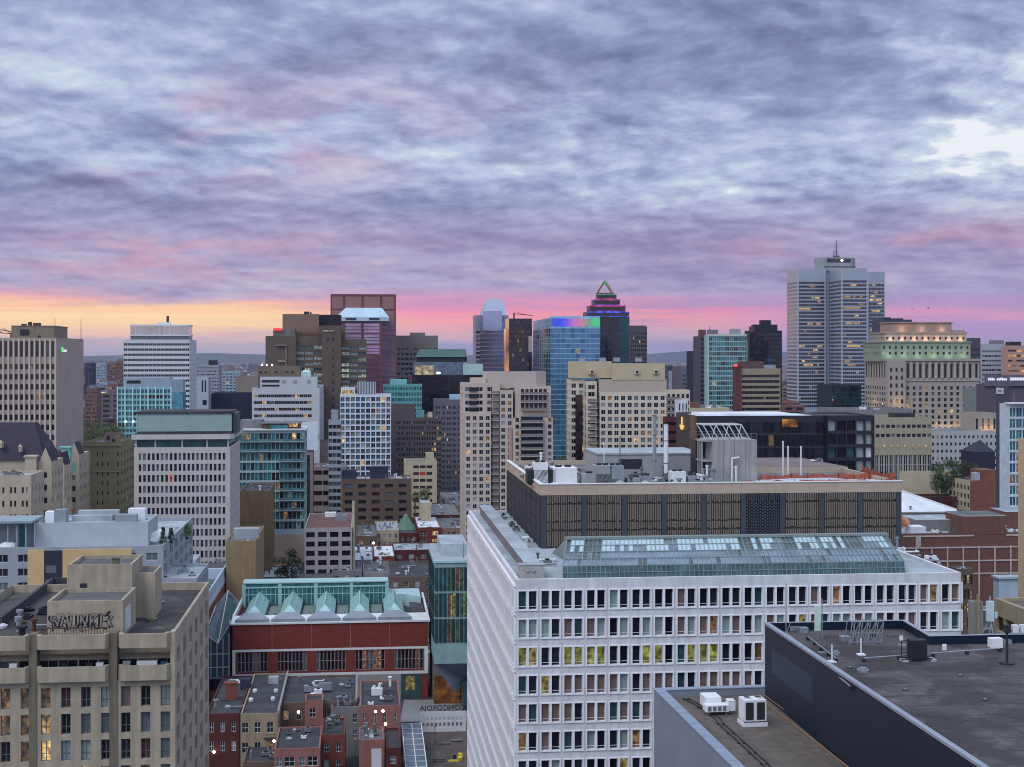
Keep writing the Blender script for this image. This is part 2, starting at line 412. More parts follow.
def win_faces(mb, P, w, h, style, vi, base=0):
    """one window: frame bars standing a little proud of its pane; P(s, z, n) maps into the frame of the wall"""
    ft, nx, nz, sill = style.get('ft', 0.0), style.get('nx', 0), style.get('nz', ()), style.get('sill', 0.0)
    mb.face([P(0, 0, 0), P(w, 0, 0), P(w, h, 0), P(0, h, 0)], vi)
    d = style.get('fd', 0.08)
    def fb(a, b, c, e):
        mb.face([P(a, c, d), P(b, c, d), P(b, e, d), P(a, e, d)], base)
        mb.face([P(a, c, 0), P(b, c, 0), P(b, c, d), P(a, c, d)], base)
        mb.face([P(a, e, d), P(b, e, d), P(b, e, 0), P(a, e, 0)], base)
        mb.face([P(a, c, 0), P(a, c, d), P(a, e, d), P(a, e, 0)], base)
        mb.face([P(b, c, d), P(b, c, 0), P(b, e, 0), P(b, e, d)], base)
    if style.get('sur'):
        t, e, rr = style['sur']           # a moulding round the opening, standing e proud of the wall
        def rb(a, b, c, g):
            mb.face([P(a, c, rr + e), P(b, c, rr + e), P(b, g, rr + e), P(a, g, rr + e)], base)
            mb.face([P(a, c, rr), P(b, c, rr), P(b, c, rr + e), P(a, c, rr + e)], base)
            mb.face([P(a, g, rr + e), P(b, g, rr + e), P(b, g, rr), P(a, g, rr)], base)
            mb.face([P(a, c, rr), P(a, c, rr + e), P(a, g, rr + e), P(a, g, rr)], base)
            mb.face([P(b, c, rr + e), P(b, c, rr), P(b, g, rr), P(b, g, rr + e)], base)
        rb(-t, w + t, -t, 0); rb(-t, w + t, h, h + t); rb(-t, 0, 0, h); rb(w, w + t, 0, h)
    if ft:
        fb(0, w, 0, ft); fb(0, w, h - ft, h); fb(0, ft, ft, h - ft); fb(w - ft, w, ft, h - ft)
        for k in range(nx):
            x = w * (k + 1) / (nx + 1); fb(x - ft / 2, x + ft / 2, ft, h - ft)
        for zz in nz: fb(ft, w - ft, h * zz - ft / 2, h * zz + ft / 2)
    elif nx:
        t = style.get('mt', 0.12)
        for k in range(nx):
            x = w * (k + 1) / (nx + 1); fb(x - t / 2, x + t / 2, 0, h)
def pick(pal, i=0, j=0):
    if callable(pal): pal = pal(i, j)
    if not isinstance(pal, list): return pal
    t = sum(p[1] for p in pal); r = random.random() * t
    for mm, wgt in pal:
        r -= wgt
        if r <= 0: return mm
    return pal[-1][0]
CAP = 96
def windows(T, items, zvis=0.0, cap=CAP, name='window', pname='window'):
    """items: (sd, rec, rect, style). The largest-showing become parts, the others one part of kind stuff"""
    T.nwin = getattr(T, 'nwin', 0)
    def key(it):
        sd, rec, (p, r, a, b, i, j), st = it
        return (b > zvis, (r - p) * (b - a) * (1.0 if abs(sd[2][1]) > .5 else 0.35) + 0.001 * a)
    if len(items) > cap - T.nwin: items = sorted(items, key=key, reverse=True)
    rest, restm = MB(), []
    for it in items:
        sd, rec, (p, r, a, b, i, j), st = it
        mp = pick(st.get('pal', G_DARK), i, j); fm = st.get('frame', FRAME_G)
        if T.nwin < cap and b > zvis:
            T.nwin += 1
            w, h = r - p, b - a
            ky = (round(w, 2), round(h, 2), mp.name, fm.name, st.get('id', id(st)), sd[1])
            me = WIN_CACHE.get(ky)
            if me is None:
                mb = MB(); u, nn = sd[1], sd[2]
                win_faces(mb, lambda s, z, n: (u[0] * s + nn[0] * n, u[1] * s + nn[1] * n, z), w, h, st, 1)
                me = WIN_CACHE[ky] = mb.mesh(name, [fm, mp])
            o = bpy.data.objects.new(name, me); COL.objects.link(o); o.parent = T.e
            o.location = side_point(sd, p, a, -rec)
        else:
            for mm in (fm, mp):
                if mm not in restm: restm.append(mm)
            win_faces(rest, lambda s, z, n: side_point(sd, p + s, a + z, n - rec), r - p, b - a, st, restm.index(mp), restm.index(fm))
    if rest.f:
        o = rest.build(name, T.e, restm); o['kind'] = 'stuff'
def body(T, w, d, z1, wmat, sides=None, par=1.0, pt_=0.4, roof=ROOF_G, zvis=0.0, u0=0.0, v0=0.0, z0=0.0, cap=CAP, coping=None, name='wall', bmat=None):
    """walls with real openings, roof deck, parapet, windows. (u0, v0) shifts the block inside the thing"""
    sides = sides or {}
    mb = MB(); items = []
    for k in 'FRLB':
        o, u, nn = SIDES[k](w, d); sd = ((o[0] + u0, o[1] + v0), u, nn); ln = w if k in 'FB' else d
        sps = sides.get(k)
        if sps is None:
            wall(mb, sd, ln, z0, z1, [], [], 0); continue
        if isinstance(sps, dict): sps = [sps]
        # several specs stack from the top down, each ends where the next begins
        zt = z1
        for q, sp in enumerate(sps):
            zb = sps[q + 1]['ztop'] if q + 1 < len(sps) else z0
            s2 = dict(sp); s2['zmin'] = max(sp.get('zmin', z0), zb)
            if sp.get('bays'):
                xs, zs = openings(ln, zt, s2)
                if 'xs' in sp: xs = sp['xs']
                if 'zs' in sp: zs = sp['zs']
            else: xs, zs = sp.get('xs', []), sp.get('zs', [])
            rec = sp.get('rec', 0.3)
            rects = wall(mb, sd, ln, zb, zt, xs, zs, rec, sp.get('mat', 0), sp.get('mrev', sp.get('mat', 0)), sp.get('skip'))
            items += [(sd, rec, r, sp) for r in rects]
            zt = zb
    # parapet ring and inner faces
    x0, y0, x1, y1 = u0, v0, u0 + w, v0 + d; t = pt_
    o4 = [(x0, y0), (x1, y0), (x1, y1), (x0, y1)]; i4 = [(x0 + t, y0 + t), (x1 - t, y0 + t), (x1 - t, y1 - t), (x0 + t, y1 - t)]
    cm = 1 if coping else 0
    for a in range(4):
        b = (a + 1) % 4
        mb.face([o4[a] + (z1,), o4[b] + (z1,), i4[b] + (z1,), i4[a] + (z1,)], cm)
        if par: mb.face([i4[a] + (z1,), i4[b] + (z1,), i4[b] + (z1 - par,), i4[a] + (z1 - par,)], 0)
    mats = [wmat, coping or wmat] + list(bmat or [])
    wo_ = mb.build(name, T.e, mats)
    rb = MB(); rb.face([p + (z1 - par + (0.0 if par else 0.0),) for p in i4]); rb.build('roof', T.e, roof)
    windows(T, items, zvis, cap)
    return wo_
def rooftop(T, u, v, w, d, z, h, mat=METAL, name='rooftop_unit', roof=None):
    mb = MB(); mb.box(u, v, z, u + w, v + d, z + h, 0, 1 if roof else None)
    return mb.build(name, T.e, [mat] + ([roof] if roof else []))
def penthouse(T, u, v, w, d, z, h, mat, roof=ROOF_G, name='penthouse', coping=None):
    """a plant room: walls, a lip round the top, a louvre and a door so that it is not a bare box"""
    mb = MB(); mb.box(u, v, z, u + w, v + d, z + h - .3, 0, 0)
    mb.box(u - .15, v - .15, z + h - .3, u + w + .15, v + d + .15, z + h, 1, 2)
    if w > 4:
        mb.box(u + w * .2, v - .08, z + h * .35, u + w * .42, v, z + h * .75, 3)
        mb.box(u + w * .62, v - .06, z, u + w * .62 + 1.1, v, z + min(2.1, h * .7), 3)
    return mb.build(name, T.e, [mat, coping or mat, roof, FRAME_D])
def clutter(T, u0, v0, u1, v1, z, n0, smin=0.8, smax=3.0, seed=1, mats=None):
    """air handlers, vents, pipes and hatches standing on a roof, each a part"""
    n = int(n0 * 1.4) + 1; rg = random.Random(seed); mats = mats or [METAL, WHITE_P, ROOF_G, FRAME_G]
    for k in range(n):
        s = rg.uniform(smin, smax); u = rg.uniform(u0, max(u0, u1 - s)); v = rg.uniform(v0, max(v0, v1 - s)); kind = rg.random(); mb = MB(); m = rg.choice(mats)
        if kind < .45:
            h = s * rg.uniform(.4, .8); d2 = s * rg.uniform(.5, 1)
            mb.box(u, v, z + .25, u + s, v + d2, z + h, 0)
            for a in (.1, .9):
                mb.box(u + s * a - .08, v + .1, z, u + s * a + .08, v + d2 - .1, z + .25, 1)
            mb.cyl(u + s * .5, v + d2 * .5, z + h, z + h + .25, min(s, d2) * .3, 1, 10)
            mb.build('air_handler', T.e, [m, FRAME_D])
        elif kind < .7:
            r = rg.uniform(.15, .4); h = rg.uniform(.8, 2.2)
            mb.cyl(u, v, z, z + h, r, 0, 8); mb.cyl(u, v, z + h, z + h + .3, r * 1.7, 0, 8)
            mb.build('roof_vent', T.e, [m])
        elif kind < .85:
            mb.box(u, v, z, u + s * .7, v + s * .7, z + .5, 0); mb.face([(u, v, z + .5), (u + s * .7, v, z + .5), (u + s * .35, v + s * .35, z + .9)], 1)
            mb.face([(u + s * .7, v, z + .5), (u + s * .7, v + s * .7, z + .5), (u + s * .35, v + s * .35, z + .9)], 1)
            mb.face([(u, v + s * .7, z + .5), (u, v, z + .5), (u + s * .35, v + s * .35, z + .9)], 1)
            mb.build('skylight', T.e, [m, G_LITE])
        else:
            mb.bar((u, v, z + .4), (u + s * 2, v, z + .4), .14, 0, 6); mb.bar((u + s * 2, v, z + .4), (u + s * 2, v + s, z + .4), .14, 0, 6)
            mb.bar((u, v, z), (u, v, z + .4), .14, 0, 6)
            mb.build('duct', T.e, [m])
def mast(T, u, v, z, h, r=0.12, arms=3, mat=FRAME_G, name='antenna'):
    mb = MB(); mb.cyl(u, v, z, z + h, r, 0, 6, r * .5)
    for k in range(arms):
        zz = z + h * (.55 + .4 * k / max(1, arms)); mb.bar((u - r * 4, v, zz), (u + r * 4, v, zz), r * .5)
    mb.build(name, T.e, [mat])
def sign_text(T, s, loc, rot, size, mat, name='sign_lettering', ext=0.08, align='CENTER', sx=1.0):
    cu = bpy.data.curves.new(name, 'FONT'); cu.body = s; cu.size = size; cu.extrude = ext; cu.align_x = align; cu.align_y = 'CENTER'
    tmp = bpy.data.objects.new('tmp', cu); COL.objects.link(tmp)
    dg = bpy.context.evaluated_depsgraph_get()
    me = bpy.data.meshes.new_from_object(tmp.evaluated_get(dg)); me.name = name
    bpy.data.objects.remove(tmp)
    me.materials.clear(); me.materials.append(mat)
    o = bpy.data.objects.new(name, me); COL.objects.link(o); o.parent = T.e if T else None
    o.location = loc; o.rotation_euler = rot; o.scale = (sx, 1, 1)
    return o

# ---------------------------------------------------------------- ground
gm = MB(); gm.face([(-30000, -3000, 0), (30000, -3000, 0), (30000, 45000, 0), (-30000, 45000, 0)])
GROUND = gm.build('ground', None, surf('city_ground', (70, 74, 80), 0.95, 0.3, 0.01))
tag(GROUND, None, None, None, 'structure')
# ================================================================= building blocks
OFF = [(G_DARK, 6), (G_BLK, 3), (G_GREY, 1.6), (W_DIM, .7), (W_WARM, .5)]
RES = [(G_DARK, 5), (G_BLK, 2.5), (G_GREY, 2.2), (G_LITE, .8), (W_DIM, .9), (W_WARM, .7)]
DRK = [(G_DARK, 5), (G_BLK, 5), (G_GREY, .6), (W_DIM, .4), (W_WARM, .25)]
def sp(bays, sh, pat=None, wf=(.2, .8), top=1.0, pal=OFF, frame=FRAME_G, rec=.3, **k):
    d = dict(bays=bays, sh=sh, pat=pat or [(.15, .85)], wf=wf, top=top, pal=pal, frame=frame, rec=rec); d.update(k); return d
def blk(name, label, x0, x1, yt, Y, mat, Fs=None, S=None, xb=None, d=None, cat='building', par=1.0, roof=ROOF_G, group=None,
        yvis=None, th=TH, cap=CAP, coping=None, pt_=.4, bmat=None, ylow=None):
    T = Thing(name, label, cat, x0, Y, x1, th, group)
    T.h = T.Z(yt)
    if d is None:
        d = T.V(xb, T.w) if x1 < 366 else T.V(xb, 0)
    T.d = d
    zv = T.Z(yvis) if yvis else 0.0
    T.body = body(T, T.w, d, T.h, mat, {'F': Fs, 'R': S, 'L': S}, par, pt_, roof, zv, cap=cap, coping=coping, bmat=bmat)
    return T

# ================================================================= white university block (right foreground)
WHITE_C = surf('white_precast', (204, 208, 218), 0.8, 0.09, 0.3, streak=0.26, joints=(3.37, 4.0, .10))
SUR_W = surf('white_moulding', (222, 224, 234), 0.7, 0.05, 0.4)
T = HALL = Thing('university_building', 'long white precast university block with paired windows and a rooftop greenhouse', 'building', 516, 205, 961)
T.h = T.Z(579.5); T.d = T.V(468.5, 0)
def hall_pal(i, j):
    if j == 2: return [(W_LIME, 9 if 11 <= i <= 20 else 2.2), (G_DARK, 2.5), (W_YEL, .8), (G_BLK, 1.5), (W_DIM, .7), (G_GRN, 1)]
    if j == 4: return [(CURT, 8), (G_DARK, 1.5), (G_GRN, .6)]
    if j in (1, 3): return [(CURT, 4.5), (G_DARK, 2.5), (G_SAGE, 3.5), (G_GRN, 1.2), (G_BLK, 1), (W_DIM, .5), (W_YEL, .2)]
    return [(G_DARK, 4), (G_BLK, 3), (CURT, 1.2), (G_SAGE, 1.5), (G_GRN, .8), (W_YEL, .35), (W_DIM, .9)]
hs = dict(bays=20, sh=4.0, pat=[(.105, .455), (.555, .905)], wf=(.16, .82), top=.95, pal=hall_pal, frame=SUR_W, rec=.35,
          ft=.055, nz=(.16,), fd=.06, sur=(.17, .13, .35), id='hall')
hl_ = dict(hs); hl_.update(bays=30, id='hallside', sur=(.24, .30, .35))
body(T, T.w, T.d, T.h, WHITE_C, {'F': hs, 'L': hl_, 'R': hl_}, .5, .5, ROOF_L, T.Z(767), cap=100)
mb = MB()   # slender string courses that run right along the flank
for k in range(13):
    z = T.h - 1.0 - 4.0 * k
    mb.box(-.32, 0.1, z - .12, -.003, T.d, z + .12)
mb.build('string_course', T.e, SUR_W)
dk = T.h - .5
# the set-back upper block
UB_T = surf('tan_fascia', (176, 160, 146), 0.8, 0.08, 0.3, streak=.1, joints=(7.1, 0, .25))
UB_D = surf('dark_louvre', (126, 116, 110), 0.6, 0.15, 0.6, streak=.2)
UB_P = surf('slate_pier', (66, 74, 86), 0.6, 0.1, 0.5)
UB_S = surf('side_slate', (74, 74, 82), .7, .12, .5)
UB_B = surf('louvre_back', (98, 90, 84), 0.8, .3, .5)
v0 = 36.0
u0 = T.U(540, v0); u1 = T.U(902, v0); ub_d = T.d - v0 - .5; uz = T.Z(484.6, u0, v0)
mb = MB(); mb.box(u0 + .4, v0 + .4, dk + .002, u1 - .4, v0 + ub_d - .4, uz - 1.9, 0); mb.build('upper_wall', T.e, [UB_B])
mb = MB()
mb.box(u0, v0, uz - 1.8, u1, v0 + .5, uz); mb.box(u0, v0 + ub_d - .5, uz - 1.8, u1, v0 + ub_d, uz)
mb.box(u0, v0 + .5, uz - 1.8, u0 + .5, v0 + ub_d - .5, uz); mb.box(u1 - .5, v0 + .5, uz - 1.8, u1, v0 + ub_d - .5, uz)
mb.build('fascia', T.e, [UB_T])
mb = MB(); mb.box(u0 - .12, v0 - .12, uz, u1 + .12, v0 + .55, uz + .14); mb.box(u0 - .12, v0 + .55, uz, u0 + .55, v0 + ub_d, uz + .14); mb.build('coping', T.e, [WHITE_P])
mb = MB(); mb.box(u0 + .5, v0 + .5, uz - 1.8, u1 - .5, v0 + ub_d - .5, uz - .9); mb.build('upper_roof', T.e, [ROOF_G])
rz = uz - .9
nb = 9; bw = (u1 - u0 - 1.2) / nb
for k in range(nb + 1):
    mb = MB(); u = u0 + .2 + k * bw; mb.box(u, v0 - .06, dk + .003, u + .9, v0 + .398, uz - 1.802); mb.build('pier', T.e, [UB_P])
for k in range(9):
    mb = MB(); v = v0 + 1.5 + k * (ub_d - 2.5) / 8; mb.box(u0 - .06, v, dk + .003, u0 + .398, v + .9, uz - 1.802); mb.build('pier', T.e, [UB_S])
tiers = [(uz - 1.85, uz - 3.2), (uz - 3.45, uz - 6.2), (uz - 6.4, uz - 7.6), (uz - 7.9, dk + .2)]
rg = random.Random(3)
for k in range(nb):
    mb = MB(); a = u0 + .2 + k * bw + .95; b = a + bw - 1.0; n = 15
    for i in range(n):
        u = a + (b - a) * (i + .5) / n
        for q, (zt, zb) in enumerate(tiers):
            if k == 5 and q > 0: continue
            e = rg.uniform(-.12, .25); mb.box(u - .11, v0 - .02, zb + e, u + .11, v0 + .35, zt)
    if k == 5:
        for i in range(n):
            u = a + (b - a) * (i + .5) / n
            for q in range(13):
                z = uz - 3.3 - q * .5 - (i % 2) * .2; mb.box(u - .17, v0 - .02, z - .34, u + .12, v0 + .35, z)
    mb.build('louvre_panel', T.e, [UB_D if k != 5 else UB_P])
mb = MB(); n = 90
for i in range(n):
    v = v0 + .8 + (ub_d - 1.6) * i / (n - 1)
    for zt, zb in tiers: mb.box(u0 + .02, v - .12, zb, u0 + .35, v + .12, zt)
mb.build('side_louvres', T.e, [UB_S])
# greenhouse
GH_G = glass('greenhouse_glass', (136, 160, 172), metal=0.6, rough=0.2, var=0.45, scale=.25)
GH_B = surf('greenhouse_blind', (168, 194, 206), 0.5, .12, .6)
GH_D = glass('greenhouse_dark_glass', (74, 88, 88), metal=0.3, rough=0.3, var=0.5, scale=.6)
GH_F = surf('greenhouse_bars', (128, 146, 154), 0.6, .08)
GH_R = surf('grey_green_flashing', (128, 142, 144), .8, .08, .3)
gu0, gu1 = T.U(563, 3), T.U(905, 3); gr0, gr1 = T.U(567, 20), T.U(886, 20)
gz0, gz1, gz2 = dk + .004, T.Z(565.5, 20, 3.2), T.Z(539, 20, 20)
mb = MB(); mb.face([(gu0, 3, gz0), (gu1, 3, gz0), (gu1, 3.4, gz1), (gu0, 3.4, gz1)], 0)
mb.build('front_glazing', T.e, [glass('greenhouse_front', (58, 84, 90), metal=.4, rough=.2, var=.5, scale=.5)])
mb = MB(); nU, nV = 74, 4
def gp(i, j): 
    a = i / nU; b = j / nV
    return (gu0 + (gu1 - gu0) * a + ((gr0 - gu0) + ((gr1 - gu1) - (gr0 - gu0)) * a) * b, 3.4 + 16.6 * b, gz1 + (gz2 - gz1) * b)
rg = random.Random(11)
for i in range(nU):
    for j in range(nV):
        a = i / nU; m = 0
        if j >= 2:
            m = 1 if (.0 < a < .06 or .10 < a < .31 or .33 < a < .52 or .56 < a < .63 or .70 < a < .84 or .91 < a < .98) and rg.random() < (.88 if j == 3 else .6) else (2 if (.52 < a < .6 or .66 < a < .74 or a < .10 or .82 < a < .9) else 0)
        elif rg.random() < .1: m = 2
        mb.face([gp(i, j), gp(i + 1, j), gp(i + 1, j + 1), gp(i, j + 1)], m)
mb.face([(gu0, 3, gz0), (gu0, 3.4, gz1), (gr0, 20, gz2), (gr0, 20, gz0)], 0); mb.face([(gu1, 3, gz0), (gr1, 20, gz0), (gr1, 20, gz2), (gu1, 3.4, gz1)], 0)
mb.build('roof_glazing', T.e, [GH_G, GH_B, GH_D])
mb = MB()
for i in range(0, nU + 1):
    p, q = Vector(gp(i, 0)), Vector(gp(i, nV)); o = Vector((0, -.02, .08)); mb.bar(p + o, q + o, .05 if i % 4 else .09)
for j in range(nV + 1): mb.bar(Vector(gp(0, j)) + Vector((0, 0, .08)), Vector(gp(nU, j)) + Vector((0, 0, .08)), .08)
for i in range(0, 75): 
    u = gu0 + (gu1 - gu0) * i / 74; mb.bar((u, 2.95, gz0), (u, 3.35, gz1), .05)
mb.bar((gu0, 2.96, (gz0 + gz1) / 2), (gu1, 3.1, (gz0 + gz1) / 2), .06)
mb.build('glazing_bars', T.e, [GH_F])
mb = MB(); mb.box(gr0 - .3, 19.6, gz2 + .05, gr1 + .3, 20.9, gz2 + .4)
mb.face([(gr0, 20.9, gz2 + .1), (gr1, 20.9, gz2 + .1), (gr1 + 1, 30, gz0 + .1), (gr0 - 1, 30, gz0 + .1)]); mb.face([(gr0, 20, gz0), (gr0, 20, gz2), (gr0, 20.9, gz2 + .1), (gr0 - 1, 30, gz0)]); mb.face([(gr1, 20, gz2), (gr1, 20, gz0), (gr1 + 1, 30, gz0), (gr1, 20.9, gz2 + .1)])
mb.build('greenhouse_back_roof', T.e, [GH_R])
# ledge along the left edge with the little end box
mb = MB(); mb.box(2.2, 6, dk + .004, 4.2, T.d - 2, dk + 1.7, 0, 1); mb.box(2.0, 6, dk + 1.7, 4.4, T.d - 2, dk + 1.85, 1, 1)
mb.build('duct_enclosure', T.e, [surf('grey_enclosure', (118, 116, 122), .8), ROOF_L])
ea, eb = T.U(519, 4), T.U(544.5, 4)
mb = MB(); mb.box(ea, 4, dk + .004, eb, 5.8, dk + 1.9, 0); mb.box(ea - .1, 3.9, dk + 1.9, eb + .1, 5.9, dk + 2.02, 1)
for x in (.35, .58): mb.sphere(ea + (eb - ea) * x, 3.95, dk + 1.1, .26, 2, 8, 4)
mb.build('roof_access_box', T.e, [surf('box_beige', (160, 158, 156), .8), ROOF_L, METAL])
clutter(T, 5.5, 8, u0 - .5 if u0 > 7 else 7, T.d - 8, dk, 10, .6, 1.4, 31)
# lot of plant on the upper roof
def X(px, v): return T.U(px, v)
def Zr(py, px, v): return T.Z(py, T.U(px, v), v)
CONC_G = surf('pale_grey_plant_wall', (152, 156, 162), .8, .1, .3, streak=.2, joints=(2.4, 0, .12))
va = v0 + 24
penthouse(T, X(598, va), va, X(702, va) - X(598, va), 16, rz, Zr(453, 650, va) - rz, CONC_G, ROOF_L, 'plant_room')
v = v0 + 12
ta, tb = X(702, v), X(757, v); tz = Zr(440, 720, v)
mb = MB(); mb.box(ta + 1.8, v, rz, tb, v + 9, tz, 0); mb.box(ta, v + 5, rz, ta + 1.75, v + 9, tz - .3, 1)
for k in range(3): mb.box(ta - .02, v + .3 + k * 1.6, rz + (0), ta + .2, v + .5 + k * 1.6, tz - .3, 0)
mb.box(ta, v, (rz + tz) / 2 - .12, ta + 1.8, v + 5, (rz + tz) / 2 + .12, 0); mb.box(ta, v, tz - .3, ta + 1.8, v + 5, tz, 0)
for k in range(1, 4):
    u = ta + 1.8 + (tb - ta - 1.8) * k / 4; mb.box(u - .04, v - .03, rz, u + .04, v - .002, tz, 2)
mb.build('lift_tower', T.e, [surf('tower_concrete', (158, 158, 160), .85, .12, .3, streak=.3), FRAME_D, FRAME_G])
mb = MB()   # open frame on its roof
fz = Zr(425, 720, v); pts = [ta + 1.6 + (tb - ta - 3) * k / 3 for k in range(4)]
for k, u in enumerate(pts):
    mb.bar((u - 1.2, v + 1, fz), (u + .4, v + 1, tz), .11); mb.bar((u - 1.2, v + 6, fz), (u + .4, v + 6, tz), .11); mb.bar((u - 1.2, v + 1, fz), (u - 1.2, v + 6, fz), .09)
    if k: mb.bar((pts[k - 1] + .4, v + 1, tz), (u - 1.2, v + 1, fz), .08)
for vv in (v + 1, v + 6): mb.bar((pts[0] - 1.2, vv, fz), (pts[3] - 1.2, vv, fz), .12)
mb.build('roof_frame', T.e, [FRAME_W])
for vv in (v + .1, v + 8.9):
    mb = MB()
    for h in (.55, 1.1): mb.bar((ta, vv, tz + h), (tb, vv, tz + h), .05)
    for k in range(11): mb.bar((ta + (tb - ta) * k / 10, vv, tz), (ta + (tb - ta) * k / 10, vv, tz + 1.1), .045)
    mb.build('railing', T.e, [FRAME_G])
mb = MB(); pu = X(732, v - .6)
mb.bar((pu, v - .6, rz), (pu, v - .6, rz + 4.2), .16, 0, 6); mb.bar((pu, v - .6, rz + 4.2), (pu + 1.3, v - .6, rz + 4.4), .16, 0, 6); mb.build('vent_pipe', T.e, [WHITE_P])
for px, py, w_, mname, mt in ((654.5, 416, .34, 'flue', METAL), (666, 424, .42, 'flue', WHITE_P), (620, 437, .10, 'flue', FRAME_G)):
    v = v0 + 16; mb = MB(); u = X(px, v); mb.cyl(u, v, rz, Zr(py, px, v), w_, 0, 10); mb.cyl(u, v, Zr(py, px, v), Zr(py, px, v) + .12, w_ * 1.15, 1, 10)
    for q in (.3, .7): mb.cyl(u, v, rz + (Zr(py, px, v) - rz) * q, rz + (Zr(py, px, v) - rz) * q + .1, w_ * 1.15, 1, 10)
    mb.build(mname, T.e, [mt, FRAME_D])
for px, py, rr in ((541, 452, .22), (559, 464, .2), (604, 442, .09), (707, 465, .2), (736, 466, .2), (788, 446, .14), (783, 441, .14), (801, 446, .14)):
    v = v0 + (8 if px > 700 and px < 740 else 20); mb = MB(); u = X(px, v); zt = Zr(py, px, v); mb.cyl(u, v, rz, zt, rr, 0, 8); mb.cyl(u, v, zt - .3, zt, rr * 1.35, 0, 8); mb.build('antenna', T.e, [WHITE_P])
va = v0 + 6
rg = random.Random(5)
for px0, px1, py0, dd, mm in ((528, 556, 470, 4, DARK_P), (534, 548, 463, 3, WHITE_P), (553, 577, 468, 5, WHITE_P), (582, 610, 474, 3, CONC_G), (610, 624, 466, 4, METAL),
                              (596, 612, 466, 4, CONC_G), (628, 642, 478, 3, CONC_G), (640, 652, 476, 2, METAL), (672, 686, 472, 3, WHITE_P), (688, 702, 476, 3, METAL)):
    u = X(px0, va + 3); mb = MB(); w_ = X(px1, va + 3) - u; h = Zr(py0, px0, va + 3) - rz
    mb.box(u, va + 3, rz + .2, u + w_, va + 3 + dd, rz + h, 0); mb.box(u + .2, va + 3.1, rz, u + w_ - .2, va + 2.9 + dd, rz + .2, 1)
    for q in range(2): mb.cyl(u + w_ * (.3 + .4 * q), va + 3 + dd / 2, rz + h, rz + h + .35, min(.6, w_ * .17), 1, 10)
    mb.build('air_handler', T.e, [mm, FRAME_D])
def tarp(pts, z, mat, seed, name='tarpaulin'):
    rg = random.Random(seed); mb = MB(); n = 9
    a, b, c, e = [Vector(p) for p in pts]; g = []
    for i in range(n + 1):
        row = []
        for j in range(n + 1):
            s, t = i / n, j / n; p = (a * (1 - s) + b * s) * (1 - t) + (e * (1 - s) + c * s) * t
            row.append((p.x, p.y, z + rg.uniform(0.02, .4) + .5 * math.sin(math.pi * s) * math.sin(math.pi * t)))
        g.append(row)
    for i in range(n):
        for j in range(n): mb.face([g[i][j], g[i + 1][j], g[i + 1][j + 1], g[i][j + 1]])
    return mb.build(name, T.e, [mat])
tarp([(X(533, v0 + 8), v0 + 8), (X(580, v0 + 8), v0 + 8), (X(572, v0 + 20), v0 + 20), (X(524, v0 + 20), v0 + 20)], rz, ROOF_W, 1)
tarp([(X(752, v0 + 5), v0 + 5), (X(898, v0 + 5), v0 + 5), (X(868, v0 + 14), v0 + 14), (X(745, v0 + 14), v0 + 14)], rz - .1, surf('wet_membrane', (170, 178, 190), .5, .3, .5), 2)
# orange safety netting with posts round the roof works
NET = surf('orange_netting', (176, 92, 76), .8, .35, 1.2)
def net(p, q, z, h, seed, name='safety_netting'):
    rg = random.Random(seed); n = 26; mb = MB(); p, q = Vector(p), Vector(q)
    for i in range(n):
        a, b = p + (q - p) * i / n, p + (q - p) * (i + 1) / n
        s0, s1 = .18 * math.sin(i * 1.3), .18 * math.sin((i + 1) * 1.3)
        mb.face([(a.x, a.y, z + .1), (b.x, b.y, z + .1), (b.x, b.y, z + h + s1), (a.x, a.y, z + h + s0)])
    for i in range(0, n + 1, 3):
        a = p + (q - p) * i / n; mb.bar((a.x, a.y, z), (a.x, a.y, z + h + .3), .06, 1)
    return mb.build(name, T.e, [NET, FRAME_D])
net((X(742, v0 + 1.5), v0 + 1.5), (u1 - 1, v0 + 1.5), rz, 1.0, 1)
net((X(760, v0 + 12), v0 + 12), (X(895, v0 + 14), v0 + 14), rz, 1.1, 2)
net((u1 - 1, v0 + 1.5), (X(862, v0 + 30), v0 + 30), rz, 1.3, 3)
tarp([(X(775, v0 + 3), v0 + 3), (X(892, v0 + 3), v0 + 3), (X(880, v0 + 7), v0 + 7), (X(770, v0 + 7), v0 + 7)], rz, NET, 4, 'orange_sheet')
v = v0 + 30   # raised roof slab behind the tower
mb = MB(); mb.prism([(X(742, v), v), (X(848, v), v), (X(800, v + 26), v + 26), (X(742, v + 26), v + 26)], rz, rz + 1.1, 0, 1); mb.build('raised_roof', T.e, [UB_T, surf('brown_gravel', (122, 112, 112), .95, .2, .2)])
clutter(T, X(600, v0 + 5), v0 + 3, X(745, v0 + 5), v0 + 20, rz, 26, .6, 2.2, 77)
clutter(T, X(520, v0 + 25), v0 + 22, X(590, v0 + 25), v0 + 44, rz, 12, .8, 2.4, 79)
clutter(T, X(700, v0 + 42), v0 + 42, X(830, v0 + 42), v0 + 58, rz, 12, .8, 2.2, 80)
mb = MB(); mb.box(X(600, v0 + 2), v0 + 2.2, rz, X(742, v0 + 2), v0 + 2.8, rz + .35); mb.build('duct', T.e, [METAL])
clutter(T, T.U(905, 20) + 1, 6, T.w - 4, 30, dk, 8, .7, 1.6, 81)

